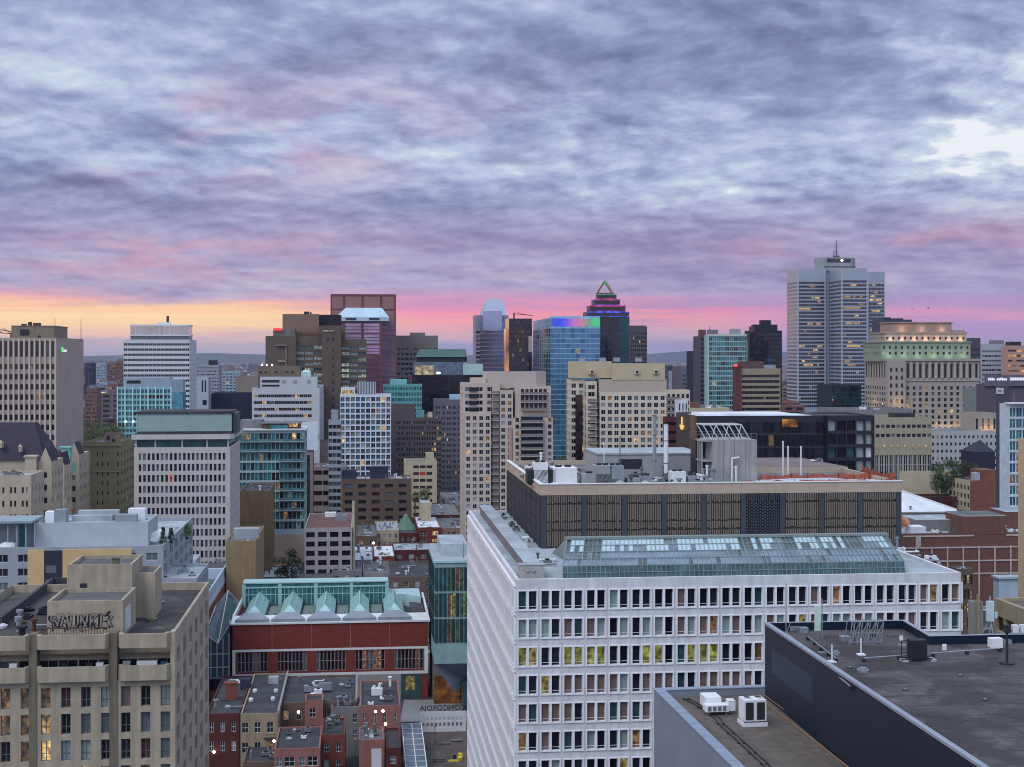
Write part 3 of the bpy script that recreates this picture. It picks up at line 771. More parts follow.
# ================================================================= dark blue block, bottom right
NAVY = surf('navy_cladding', (6, 34, 62), 0.5, 0.14, 0.12, streak=.2, joints=(3.0, 0, .18), spec=.3)
TARD = surf('weathered_tar_roof', (86, 84, 86), 0.95, 0.22, 0.22, spots=0.38, bump=.3)
COP = surf('pale_coping', (138, 150, 168), 0.5, 0.08, .6)
T = Thing('office_building', 'dark blue clad block with a patched tar roof crowded with small plant', 'building', 765, 150, None)
T.h = T.Z(623); h = T.h; fv = -62
ub, uc, ud = T.U(905), T.U(934, -9), 60
poly = [(0, fv), (ud, fv), (ud, -8.5), (uc, -8.5), (ub, 0), (0, 0)]
def inset(poly, t):
    n = len(poly); out = []
    for i in range(n):
        a, b, c = Vector(poly[i - 1]), Vector(poly[i]), Vector(poly[(i + 1) % n])
        d1, d2 = (b - a).normalized(), (c - b).normalized()
        n1, n2 = Vector((-d1.y, d1.x)), Vector((-d2.y, d2.x)); bis = (n1 + n2); k = t / max(.3, bis.dot(n1)); out.append(tuple(b + bis * k))
    return out
mb = MB(); n = len(poly); ins = inset(poly, .35)
for i in range(n):
    a, b, c, e = poly[i], poly[(i + 1) % n], ins[(i + 1) % n], ins[i]
    mb.face([a + (0,), b + (0,), b + (h,), a + (h,)], 0); mb.face([c + (h,), e + (h,), e + (h - .8,), c + (h - .8,)], 0)
mb.build('wall', T.e, [NAVY])
mb = MB()
oo = inset(poly, -.06); ii = inset(poly, .42)
for i in range(n):
    a, b, c, e = oo[i], oo[(i + 1) % n], ii[(i + 1) % n], ii[i]
    mb.face([a + (h + .06,), b + (h + .06,), c + (h + .06,), e + (h + .06,)]); mb.face([a + (h - .16,), b + (h - .16,), b + (h + .06,), a + (h + .06,)])
mb.build('coping', T.e, [COP])
mb = MB(); mb.face([p + (h - .8,) for p in ins]); mb.build('roof', T.e, [TARD])
rz = h - .8
LP_ = surf('lighter_navy_panel', (30, 56, 84), .4, .08, .3)
def U_(px, v): return T.U(px, v)
def at_roof(px, py, z=None):
    """local (u, v) of the roof point seen at this pixel"""
    z = rz if z is None else z; Y = (CZ - z) * F / (py - HY); Xw = (px - CX) * Y / F
    dx_, dy_ = Xw - T.X, Y - T.Y
    return dx_ * T.c + dy_ * T.s, -dx_ * T.s + dy_ * T.c
mb = MB(); mb.box(-.02, -16, h - 4.6, 0, -2.5, h - 2.0); mb.build('wall_panel', T.e, [LP_])
mb = MB(); mb.box(-.02, -50, h - 11, 0, -38, h - 6); mb.build('wall_panel', T.e, [LP_])
mb = MB()   # welded seams of the roof membrane, drains
for k in range(16): mb.box(.5, -60 + k * 3.4, rz + .002, 59, -59.86 + k * 3.4, rz + .014)
for k in range(4): mb.box(8 + k * 12, -60, rz + .003, 8.14 + k * 12, -9, rz + .016)
mb.build('membrane_seams', T.e, [surf('seam_dark', (76, 74, 76), .9, .3, .5)])
for k, (px, py) in enumerate(((850, 668), (905, 690), (960, 676), (900, 640), (985, 700))):
    u, v = at_roof(px, py); mb = MB(); mb.cyl(u, v, rz, rz + .06, .28, 0, 10); mb.cyl(u, v, rz + .06, rz + .16, .14, 1, 8); mb.build('roof_drain', T.e, [FRAME_D, METAL])
rg = random.Random(12)
for k in range(9):
    px, py = rg.uniform(800, 1010), rg.uniform(632, 655); u, v = at_roof(px, py); s_ = rg.uniform(.3, .9); mb = MB(); mb.box(u, v, rz, u + s_, v + s_ * .7, rz + rg.uniform(.15, .6)); mb.build('roof_clutter', T.e, [rg.choice([METAL, WHITE_P, FRAME_D, FRAME_G])])
# plant on this roof
u, v = at_roof(920, 662)
mb = MB(); mb.box(u - .8, v, rz + .35, u + .7, v + 1.2, rz + 2.0, 0)
for k in range(6): mb.box(u - .7, v - .03, rz + .5 + k * .24, u + .6, v, rz + .6 + k * .24, 1)
mb.box(u - 1.7, v + .1, rz + .2, u + 1.3, v + .2, rz + .3, 1); mb.box(u - 1.7, v + .9, rz + .2, u + 1.3, v + 1., rz + .3, 1)
for a in (-1.6, -.9): mb.bar((u + a, v + .5, rz + .3), (u + a, v + .5, rz + 1.9), .05, 1)
mb.bar((u - 1.6, v + .5, rz + 1.9), (u - .8, v + .5, rz + 1.9), .05, 1)
for a in (-1.6, 1.1): mb.box(u + a, v, rz, u + a + .5, v + 1.1, rz + .2, 2)
mb.build('condenser_unit', T.e, [DARK_P, FRAME_D, ROOF_L])
u, v = at_roof(865, 645)
mb = MB()
for k in range(5):
    a = u - 1.6 + k * .8; mb.bar((a, v, rz), (a + .3, v, rz + 2.3), .05); mb.bar((a, v + 1.4, rz), (a + .3, v + 1.4, rz + 2.3), .05); mb.bar((a + .3, v, rz + 2.3), (a + .3, v + 1.4, rz + 2.3), .04)
    if k: mb.bar((a - .8, v, rz), (a + .3, v, rz + 2.3), .04); mb.bar((a, v, rz + .3), (a - .5, v, rz + 2.3), .04)
for zz in (.3, 1.2, 2.3): mb.bar((u - 1.6 + zz * .13, v, rz + zz), (u + 1.8, v, rz + zz), .05)
mb.build('steel_rack', T.e, [METAL])
u, v = at_roof(818, 640)
mb = MB(); mb.box(u - .28, v, rz + .9, u + .28, v + .3, rz + 3.4, 0); mb.bar((u + .45, v + .1, rz), (u + .45, v + .1, rz + 4.1), .06, 1); mb.bar((u, v + .1, rz), (u, v + .1, rz + 1), .06, 1)
mb.build('antenna_panel', T.e, [surf('pale_green_panel', (176, 196, 186), .6), METAL])
u, v = at_roof(786, 634); mb = MB(); mb.bar((u, v, rz), (u, v, rz + 5.2), .06); mb.bar((u, v, rz), (u + .5, v, rz + 1.2), .04); mb.build('antenna', T.e, [METAL])
u, v = at_roof(990, 640)
mb = MB(); mb.bar((u, v, rz), (u, v, rz + 4.4), .09)
for a, b in ((-.9, .4), (.9, .4), (0, -1)): mb.bar((u + a, v + b, rz), (u, v, rz + 2.2), .05)
mb.box(u - .35, v - .3, rz + 1.9, u + .3, v + .2, rz + 3.9, 1); mb.box(u + .4, v - .2, rz + 2.2, u + .7, v + .1, rz + 2.8, 1)
mb.build('antenna_mast', T.e, [METAL, surf('pale_blue_box', (176, 200, 210), .6)])
u, v = at_roof(997, 650); mb = MB(); mb.box(u - .6, v, rz + .2, u + .6, v + .8, rz + 1.1, 0); mb.box(u - .5, v + .1, rz, u + .5, v + .7, rz + .2, 1); mb.build('air_handler', T.e, [WHITE_P, FRAME_D])
u, v = at_roof(1007, 664); mb = MB(); mb.bar((u, v, rz), (u, v, rz + 3.6), .12, 0, 6); mb.cyl(u, v, rz, rz + .15, .7, 0, 10); mb.box(u - .25, v - .2, rz + 2.9, u + .25, v + .2, rz + 3.6, 0)
for k in range(3): mb.box(u + .5 + k * .75, v - .2, rz + 2.9, u + 1.05 + k * .75, v + .25, rz + 3.6, 1)
mb.bar((u, v, rz + 3.1), (u + 3, v, rz + 3.1), .05, 0); mb.build('floodlight_bar', T.e, [FRAME_D, FRAME_W])
mb = MB()
for (a, b), (c, e) in (((786, 636), (850, 690)), ((864, 662), (1000, 652)), ((808, 640), (836, 662)), ((940, 640), (1024, 636))):
    p, q = at_roof(a, b), at_roof(c, e); mb.bar(p + (rz + .35,), q + (rz + .35,), .07, 0, 6)
    for k in range(5):
        s = k / 4; x, y = p[0] + (q[0] - p[0]) * s, p[1] + (q[1] - p[1]) * s; mb.box(x - .15, y - .15, rz, x + .15, y + .15, rz + .3, 1)
mb.build('pipe_run', T.e, [METAL, FRAME_D])
for px, py, r in ((863, 672, .55), (836, 655, .4)):
    u, v = at_roof(px, py); mb = MB(); mb.cyl(u, v, rz, rz + .25, r, 0, 12); mb.cyl(u, v, rz + .25, rz + .4, r * .6, 0, 12); mb.build('roof_vent', T.e, [METAL])
for px, py in ((861, 655), (832, 662)):
    u, v = at_roof(px, py); mb = MB(); mb.bar((u, v, rz), (u, v, rz + 1.6), .07, 0, 6); mb.box(u - .35, v - .35, rz, u + .35, v + .35, rz + .12, 1); mb.build('vent_pipe', T.e, [WHITE_P, ROOF_W])
for px, py in ((790, 631), (800, 633), (842, 642)):
    u, v = at_roof(px, py); rooftop(T, u, v, .9, .9, rz, .5, METAL, 'roof_hatch')

# grey lower roof with the two condensers
GREYW = surf('smooth_grey_wall', (128, 138, 158), 0.7, 0.08, 0.3, streak=.1, joints=(0, 0.9, .05))
T = Thing('annex_building', 'low grey annex with a blue-grey coping and a gravel roof below the dark blue wall', 'building', 654, 150.5, None, R(7.6))
T.h = T.Z(689); h = T.h; D = 62; w = 11.6
mb = MB(); sd = ((0, 0), (0, -1), (-1, 0))
r_ = wall(mb, sd, D, 0, h, [(20.5, 27.0)], [(h - 8.5, h - 2.3)], .5)
mb.face([(0, -D, 0), (w, -D, 0), (w, -D, h), (0, -D, h)]); mb.face([(w, 0, 0), (0, 0, 0), (0, 0, h), (w, 0, h)]); mb.face([(w, -D, 0), (w, 0, 0), (w, 0, h - .8), (w, -D, h - .8)])
mb.face([(.9, 0, h), (.9, -D, h), (.9, -D, h - .7), (.9, 0, h - .7)]); mb.face([(.9, -.9, h), (w, -.9, h), (w, -.9, h - .7), (.9, -.9, h - .7)])
mb.build('wall', T.e, [GREYW])
mb = MB(); mb.box(-.08, -D, h + .002, .95, 0.08, h + .1); mb.box(.95, -.95, h + .002, w, .08, h + .1)
for k in range(30): mb.box(-.1, -k * 2.1 - .04, h + .1, .97, -k * 2.1 + .02, h + .125)
mb.build('coping', T.e, [surf('blue_grey_coping', (134, 148, 170), .5, .08, .4)])
mb = MB(); mb.face([(.9, -D, h - .7), (w, -D, h - .7), (w, -.9, h - .7), (.9, -.9, h - .7)]); mb.build('roof', T.e, [surf('brown_gravel_roof', (104, 96, 92), .95, .25, .8, bump=.5)])
windows(T, [(sd, .5, r, sp(1, 1, frame=FRAME_D, pal=G_BLK, ft=.12, nx=5, nz=(.33, .66))) for r in r_])
rz = h - .7
def ac(px, py, wd, dp, ht, fans):
    u, v = at_roof(px, py)
    mb = MB(); mb.box(u, v, rz + .5, u + wd, v + dp, rz + ht, 0); mb.box(u - .1, v - .1, rz + .004, u + wd + .1, v + dp + .1, rz + .35, 0)
    for a in (.05, wd - .15):
        for b in (.05, dp - .15): mb.box(u + a, v + b, rz + .35, u + a + .1, v + b + .1, rz + .5, 1)
    for k in range(fans):
        cx, cy = u + wd * (k + .5) / fans, v + dp * .5; mb.cyl(cx, cy, rz + ht, rz + ht + .12, min(wd / fans, dp) * .36, 2, 14); mb.cyl(cx, cy, rz + ht + .12, rz + ht + .14, min(wd / fans, dp) * .28, 1, 14)
    for k in range(fans):
        mb.box(u + wd * (k + .15) / fans, v - .04, rz + .65, u + wd * (k + .85) / fans, v - .003, rz + ht - .2, 1)
    return mb
ac(744, 727, 2.2, 1.8, 2.5, 2).build('condenser_unit', T.e, [WHITE_P, FRAME_D, FRAME_W])
u, v = at_roof(706, 716)
mb = MB(); mb.box(u, v, rz + .35, u + 2.3, v + 1.2, rz + 1.0); mb.box(u + .3, v + 1.25, rz + .4, u + 1.9, v + 3.4, rz + 1.5); mb.box(u + 2.3, v + .1, rz + .4, u + 3.0, v + 1.1, rz + 1.4)
for k in range(4): mb.box(u + .2 + k * .5, v - .03, rz + .45, u + .55 + k * .5, v - .003, rz + .9, 1)
for a in (.2, 2.0): mb.box(u + a, v + .1, rz, u + a + .15, v + 1.1, rz + .35, 1)
mb.build('air_handler', T.e, [WHITE_P, FRAME_G])
mb = MB()
for off in (2.6, 3.1):
    prev = None
    for k in range(26):
        p = (off + (1.0 * math.sin(k * .35) if k < 6 else .8), -2.2 - k * 1.7, rz + .14)
        if prev: mb.bar(prev, p, .06, 0, 5)
        if k % 2 == 0: mb.box(p[0] - .14, p[1] - .1, rz, p[0] + .14, p[1] + .1, rz + .13, 0)
        prev = p
mb.build('cable_run', T.e, [FRAME_D])
mb = MB(); mb.bar((w - 1.2, -2, rz + .1), (w - 1.2, -60, rz + .1), .07, 0, 6); mb.bar((w - .5, -2, rz + .3), (w - .5, -60, rz + .3), .05, 0, 6); mb.build('pipe_run', T.e, [surf('ochre_pipe', (150, 112, 84), .7)])
# ================================================================= tan concrete apartment block, bottom left
TAN = surf('tan_concrete', (168, 158, 142), 0.88, 0.12, 0.22, streak=.32, joints=(0, 2.9, .10))
TAN2 = surf('tan_concrete_pier', (122, 116, 104), 0.88, 0.12, 0.3, streak=.4)
T = Thing('apartment_building', 'tan concrete apartment block with recessed balconies and graffiti on its rooftop box', 'building', -66, 158.5, 175)
T.h = T.Z(632, T.w); h = T.h; T.d = T.V(209, T.w); w = T.w; d = T.d
base = h - 5.15
pitch = w / 12.0
wp = sp(12, 2.92, [(.27, .75)], (.12, .90), .45, lambda i, j: [(G_DARK, 3.4), (G_GREY, 1), (G_SAGE, 1.6), (G_BLK, 1.6), (W_DIM, 1.3), (W_WARM, .9), (CURT2, .9), (CURT, .5)], FRAME_G, .45, ft=.07, nx=1, nz=(.36,), id='tanw')
sdp = sp(3, 2.92, [(.12, .34), (.62, .84)], (.12, .82), 1.6, [(G_BLK, 3), (G_DARK, 3)], FRAME_D, .5, ft=.07, id='tans')
# front wall below the balcony storey, plain strips behind it
mb = MB(); items = []
sd = SIDES['F'](w, d); xs, zs = openings(w, base, wp)
for r in wall(mb, sd, w, 0, base, xs, zs, .45): items.append((sd, .45, r, wp))
sd2 = ((0, 1.5), (1, 0), (0, -1)); bx, bz = openings(w, base + 2.0, dict(bays=12, sh=2.0, pat=[(.04, .5), (.52, .97)], wf=(.05, .98), top=0, zmin=base, rows=1))
bs = sp(1, 1, pal=[(G_BLK, 3), (G_DARK, 3), (G_GREY, 1.2), (CURT2, .5), (W_DIM, .3)], frame=FRAME_D, ft=.06, nx=2, id='balc')
r2 = wall(mb, sd2, w, base, base + 2.75, bx, bz, .2)
for r in r2: items.append((sd2, .2, r, bs))
mb.face([(0, 0, base), (w, 0, base), (w, 1.5, base), (0, 1.5, base)])
for k in 'RL':
    o, u, nn = SIDES[k](w, d); sdk = (o, u, nn); xs, zs = openings(d, h, sdp)
    for r in wall(mb, sdk, d, 0, h, xs, zs, .5): items.append((sdk, .5, r, sdp))
wall(mb, SIDES['B'](w, d), w, 0, h, [], [], 0)
mb.face([(w - .35, 0.0, h), (w, 0, h), (w, d, h), (w - .35, d, h)]); mb.face([(0, d - .35, h), (w - .35, d - .35, h), (w - .35, d, h), (0, d, h)])
mb.face([(w - .35, d - .35, h), (w - .35, 0, h), (w - .35, 0, h - 1), (w - .35, d - .35, h - 1)][::-1]); mb.face([(0, d - .35, h), (w - .35, d - .35, h), (w - .35, d - .35, h - 1), (0, d - .35, h - 1)])
mb.face([(0, 1.5, base + 2.75), (w, 1.5, base + 2.75), (w, 1.5, h - 1), (0, 1.5, h - 1)])
mb.face([(0, 0.36, base + 2.7), (0, 1.5, base + 2.7), (w, 1.5, base + 2.7), (w, .36, base + 2.7)])
mb.face([(w - .001, 0, base), (w - .001, 1.5, base), (w - .001, 1.5, h), (w - .001, 0, h)])
mb.build('wall', T.e, [TAN])
mb = MB(); mb.face([(0.3, 1.0, h - 1), (w - .35, 1.0, h - 1), (w - .35, d - .35, h - 1), (.3, d - .35, h - 1)]); mb.build('roof', T.e, [surf('old_tar_roof', (84, 82, 84), .95, .25, .2, spots=.35)])
windows(T, items, T.Z(767), 100)
bays_px = [(-62, -42), (-36, 30), (36.5, 109.5), (118.5, 170.5)]
for a, b in bays_px:
    ua, ub_ = T.U(a), T.U(b)
    if b - a < 25: continue
    for z0_, z1_, nm in ((h - 1.55, h, 'roof_parapet'), (base, base + 1.65, 'balcony')):
        mb = MB(); y = -.75
        mb.prism([(ua, -.003), (ua + .35, y), (ub_ - .35, y), (ub_, -.003), (ub_, .35), (ub_ - .5, .35), (ub_ - .6, y + .3), (ua + .6, y + .3), (ua + .5, .35), (ua, .35)], z0_ + .12, z1_, 0)
        mb.prism([(ua, .35), (ua, -.003), (ua + .35, y), (ub_ - .35, y), (ub_, -.003), (ub_, 1.4 if nm == 'balcony' else .9), (ua, 1.4 if nm == 'balcony' else .9)], z0_, z0_ + .12, 0)
        mb.build(nm, T.e, [TAN])
for px in (-39, 33, 113.5, 172.8):
    u = T.U(px); mb = MB(); hw = .42 if px < 170 else .25; mb.box(u - hw, -.12, 0, u + hw, 1.49, h + .05); mb.build('pier', T.e, [TAN2 if px < 170 else TAN])
for k, (px, m) in enumerate(((136, WHITE_P), (122, METAL), (8, WHITE_P), (60, DARK_P), (95, WHITE_P), (84, DARK_P), (160, G_BLUE))):
    u = T.U(px); mb = MB(); mb.box(u, .5, base + .12, u + (2.2 if k == 0 else .8), 1.1, base + (1.9 if k < 3 else 1.8)); mb.box(u + .1, .45, base + .5, u + .6, .5, base + 1.5)
    mb.build('balcony_clutter', T.e, [m])
rz = h - 1
def boxpx(T, px0, px1, py_top, v, dep, z0, mat, name, roofm, lip=.3, pr=.5):
    a, b = T.U(px0, v), T.U(px1, v); zt = T.Z(py_top, a, v); mb = MB()
    mb.box(a, v, z0, b, v + dep, zt - pr, 0, 1)
    for q in ((a, v, b, v + lip), (a, v + dep - lip, b, v + dep), (a, v + lip, a + lip, v + dep - lip), (b - lip, v + lip, b, v + dep - lip)): mb.box(q[0], q[1], zt - pr, q[2], q[3], zt, 0)
    mb.build(name, T.e, [mat, roofm]); return a, b, zt
RT = surf('roof_felt', (104, 104, 108), .95, .15, .4, spots=.2)
a, b, z1_ = boxpx(T, 47, 123, 601.5, 2.5, 9.3, rz, TAN, 'rooftop_box', RT)
a2, b2, z2_ = boxpx(T, 67.5, 132, 565, 12, 8.5, rz, TAN, 'lift_house', RT)
u = T.U(80, 12); mb = MB(); mb.box(u, 11.93, z2_ - 3.0, u + .8, 11.995, z2_ - 2.2); mb.build('vent_grille', T.e, [FRAME_D])
a3, b3, z3_ = boxpx(T, 133, 155, 573, 15, 6, rz, TAN, 'stair_house', RT, .25, .3)
mb = MB(); mb.box((a2 + b2) / 2 + 1.2, 13.2, z2_ - .5, (a2 + b2) / 2 + 2.0, 14, z2_ + .5); mb.box((a2 + b2) / 2 + 1.1, 13.1, z2_ + .5, (a2 + b2) / 2 + 2.1, 14.1, z2_ + .62); mb.build('chimney', T.e, [TAN2])
mb = MB(); mb.box(b, 4.0, rz + .4, b + .02, 7.8, rz + 3.0); mb.build('pale_panel', T.e, [surf('pale_panel', (190, 198, 206), .6)])
# graffiti: dark outlined letter shapes on the face of the rooftop box
gx0, gx1, gz0_, gz1_ = T.U(49, 2.5), T.U(112, 2.5), rz + .9, z1_ - .75
GW, GB = surf('graffiti_silver', (138, 136, 130), .6, .15, 1.5), surf('graffiti_black', (26, 24, 30), .6)
mb = MB(); gw = (gx1 - gx0); gh = (gz1_ - gz0_) * .78
def stroke(mb, pts, r, y, m, taper=1.0):
    n = len(pts)
    for i in range(n - 1):
        p, q = Vector(pts[i]), Vector(pts[i + 1]); dd = (q - p); ln = dd.length
        if ln < 1e-5: continue
        t = Vector((-dd.y, dd.x)) / ln * r; e = dd / ln * r * .6
        P = [p - e + t, p - e - t, q + e - t, q + e + t]
        mb.face([(gx0 + c.x * gw, 2.5 - y - i * .0004, gz0_ + c.y * gh) for c in P], m)
letters = [[(.10, .85), (.03, .8), (.02, .62), (.10, .5), (.13, .3), (.08, .15), (.0, .2)], [(.05, .5), (.16, .72), (.13, .35)],
           [(.17, .12), (.22, .8), (.28, .75), (.31, .1)], [(.19, .42), (.29, .42)], [(.34, .8), (.33, .25), (.39, .12), (.45, .3), (.45, .85)],
           [(.49, .1), (.50, .8), (.58, .2), (.60, .85)], [(.65, .85), (.65, .12)], [(.75, .85), (.67, .5), (.77, .1)], [(.82, .85), (.81, .15), (.90, .1)], [(.82, .82), (.92, .88)], [(.82, .5), (.9, .52)],
           [(.93, .9), (.99, .7), (.94, .5), (.99, .12)]]
for l in letters: stroke(mb, [(x, y * 1.0 + .03 * math.sin(x * 40)) for x, y in l], .037, .006, 1)
for l in letters: stroke(mb, [(x + .008, y + .02) for x, y in l], .014, .016, 0)
stroke(mb, [(.0, .35), (.3, .05), (.6, .02), (1.0, .2)], .010, .025, 1); stroke(mb, [(.1, .95), (.5, .92), (.95, .97)], .008, .025, 1)
rg = random.Random(8)
for k in range(16):
    x, y = rg.uniform(.02, .95), rg.uniform(.05, .9); pts = [(x, y)]
    for q in range(4): x += rg.uniform(-.05, .07); y += rg.uniform(-.3, .3); y = min(1.05, max(-.05, y)); pts.append((x, y))
    stroke(mb, pts, rg.uniform(.006, .016), .03 + k * .001, k % 2)
mb.build('graffiti', T.e, [GW, GB])
# the lower left half of the roof, edged by dark upstands
mb = MB(); ul = T.U(0, 4)
p0, p1 = None, None
for (pxa, pya), (pxb, pyb) in (((2, 617), (54, 578)), ((54, 578), (66, 578))):
    def rp(px, py, z):
        Y = (CZ - z) * F / (py - HY); dx_, dy_ = (px - CX) * Y / F - T.X, Y - T.Y
        return dx_ * T.c + dy_ * T.s, -dx_ * T.s + dy_ * T.c
    a_, b_ = rp(pxa, pya, h + .2), rp(pxb, pyb, h + .2); ln = Vector(b_) - Vector(a_); nrm = Vector((-ln.y, ln.x)).normalized() * .4
    mb.prism([a_, b_, (b_[0] + nrm.x, b_[1] + nrm.y), (a_[0] + nrm.x, a_[1] + nrm.y)][::-1], rz, h + .2)
mb.build('roof_upstand', T.e, [surf('dark_upstand', (70, 72, 80), .8, .15, .5)])
def atr(T, px, py, z):
    Y = (CZ - z) * F / (py - HY); dx_, dy_ = (px - CX) * Y / F - T.X, Y - T.Y
    return dx_ * T.c + dy_ * T.s, -dx_ * T.s + dy_ * T.c
for px, py, s, m in ((28, 611, 1.4, DARK_P), (22, 624, 1.0, surf('moss_green_cover', (92, 108, 84), .9)), (3, 628, .9, WHITE_P), (152, 621, 1.1, surf('moss_green_cover2', (120, 128, 100), .9)), (176, 588, 1.1, surf('moss_green_cover3', (112, 118, 96), .9)), (160, 604, 1.0, METAL)):
    u, v = atr(T, px, py, rz); mb = MB(); mb.cyl(u, v, rz, rz + .35, s * .5, 0, 12, s * .6); mb.cyl(u, v, rz + .35, rz + .5, s * .3, 0, 10); mb.build('roof_vent', T.e, [m])
mb = MB()
u0_, u1_ = T.U(40, .2), T.U(108, .2)
for k in range(24):
    u = u0_ + (u1_ - u0_) * k / 23; mb.bar((u, .9, rz), (u, .9, rz + 1.5), .035)
mb.bar((u0_, .9, rz + 1.5), (u1_, .9, rz + 1.5), .04); mb.build('railing', T.e, [surf('rust_rail', (96, 62, 50), .8)])
clutter(T, T.U(2, 6), 4, T.U(40, 6), 20, rz, 7, .5, 1.3, 15, [DARK_P, METAL, surf('rust_box', (110, 66, 56), .8)])

# ================================================================= museum-like brick hall with glazed roof ridges
BRK = surf('dark_red_brick', (136, 58, 50), 0.9, 0.12, 0.5, streak=.1, joints=(0, .6, .06))
WPAR = surf('white_stone', (206, 212, 218), 0.8, 0.07, 0.4, streak=.12)
RIDGE = glass('ridge_glass', (158, 194, 200), metal=0.4, rough=0.2, var=.2, scale=.8)
RIDGE_F = surf('ridge_frame', (150, 186, 188), .6, .06)
T = Thing('faculty_building', 'dark red brick hall with white roof edge and a row of teal glass ridge skylights', 'building', 232.5, 356, 428)
T.h = T.Z(624); h = T.h; w = T.w; T.d = 36; d = T.d
wst = sp(5, 5.6, [(.13, .21), (.225, .305), (.32, .40), (.415, .495), (.51, .59), (.605, .685), (.70, .78), (.795, .875)], (.10, .96), 6.9, [(G_DARK, 4), (G_BLK, 4), (G_GREY, 1.5), (W_DIM, .35), (W_WARM, .15)], WPAR, .35, rows=1, ft=.05, nz=(.5,), id='mus', mat=0)
T.body = body(T, w, d, h, BRK, {'F': wst}, .6, .5, ROOF_D, 0, bmat=[])
# white frame round the window band, pale base, joints between the panels
zb0, zb1 = h - 12.55, h - 6.9
mb = MB(); mb.box(-.04, -.08, zb1 - .05, w + .04, -.003, zb1 + .5); mb.box(-.04, -.08, zb0 - .6, w + .04, -.003, zb0 + .12); mb.box(w - .9, -.08, zb0 + .12, w + .04, -.004, zb1 - .05); mb.box(-.04, -.08, zb0 + .12, .7, -.004, zb1 - .05); mb.build('window_band_frame', T.e, [WPAR])
mb = MB(); mb.box(-.03, -.06, 0, w * .86, -.003, zb0 - .602); mb.build('pale_base', T.e, [surf('pale_base', (150, 150, 150), .85, .12, .3, streak=.2)])
mb = MB(); mb.box(w * .865, -.07, .0, w * .965, -.003, zb0 - .2, 0); mb.box(w * .885, -.1, zb0 - 4.6, w * .93, -.071, zb0 - 1.2, 1); mb.build('entrance_glazing', T.e, [G_GRN, W_YEL])
for k in range(6):
    if k in (0, 5): continue
    mb = MB(); mb.box(w * k / 5 - .09, -.05, zb1 + .5, w * k / 5 + .09, -.003, h); mb.build('panel_joint', T.e, [surf('joint_pink', (150, 110, 108), .8)])
# white sloping roof edge with a bay under every ridge
rz = h - .6
mb = MB(); mb.box(-.5, -.35, h - .25, w + .5, .9, h + .15); mb.face([(-.5, .9, h + .15), (w + .5, .9, h + .15), (w + .2, 4.0, h + 1.3), (-.2, 4.0, h + 1.3)])
mb.face([(-.2, 4.0, h + 1.3), (w + .2, 4.0, h + 1.3), (w + .2, 4.0, rz), (-.2, 4.0, rz)])
mb.face([(-.5, .9, h), (-.5, .9, h + .15), (-.2, 4, h + 1.3), (-.2, 4, rz)]); mb.face([(w + .5, .9, h), (w + .2, 4, rz), (w + .2, 4, h + 1.3), (w + .5, .9, h + .15)])
mb.build('roof_edge', T.e, [WPAR])
for a_ in (w - .2, -.4):
    mb = MB(); mb.box(a_, 4, rz, a_ + .5, d - .3, h + 1.2); mb.build('side_parapet', T.e, [WPAR])
TOPB = surf('slate_blue_bay', (136, 146, 160), .7, .1, .4)
for k in range(6):
    uc = w * (.10 + .182 * k)
    if k > 4: continue
    zt = h + 3.4; b = 2.5
    mb = MB(); f0, f1, bk = (uc, 7.2, zt), (uc, 7.2, zt), (uc, 27.0, zt)
    A_, B_, C_, D_ = (uc - b, 4.2, h + .9), (uc + b, 4.2, h + .9), (uc + b, 27, h + .9), (uc - b, 27, h + .9)
    mb.face([A_, B_, f0], 0); mb.face([B_, C_, bk, f0], 0); mb.face([D_, A_, f0, bk], 0); mb.face([C_, D_, bk], 1)
    mb.face([A_, D_, (uc - b, 27, rz), (uc - b, 4.2, rz)], 1); mb.face([B_, (uc + b, 4.2, rz), (uc + b, 27, rz), C_], 1)
    r = mb.build('ridge_skylight', T.e, [RIDGE, TOPB])
    mb = MB()
    mb.bar(f0, bk, .14)
    for q in range(11):
        v = 7.2 + 19.8 * q / 10; mb.bar((uc, v, zt + .03), (uc - b, v, h + .95), .1); mb.bar((uc, v, zt + .03), (uc + b, v, h + .95), .1)
    for s in (-1, 1):
        mb.bar((uc + s * b * .5, 6, (zt + h + .9) / 2), (uc + s * b * .5, 27, (zt + h + .9) / 2), .05); mb.bar((uc + s * b, 4.2, h + 1), f0, .08)
    mb.build('glazing_bars', r, [RIDGE_F])
    mb = MB(); mb.prism([(uc - 4.2, .3), (uc + 4.2, .3), (uc + 2.0, 4.1), (uc - 2.0, 4.1)], h + .16, h + .9, 0)
    mb.face([(uc - 4.2, .3, h + .92), (uc + 4.2, .3, h + .92), (uc + 2.0, 4.15, h + 2.0), (uc - 2.0, 4.15, h + 2.0)])
    mb.build('ridge_base', T.e, [TOPB])
    if k < 4:
        un = uc + w * .091
        mb = MB(); mb.box(un - 1.5, 5.4, rz, un + 1.5, 25.5, rz + .5, 0); mb.box(un - .5, 9, rz + .5, un + .5, 15, rz + .8, 1); mb.build('roof_pad', T.e, [surf('pale_green_pad', (112, 126, 120), .9, .12, .5), FRAME_G])
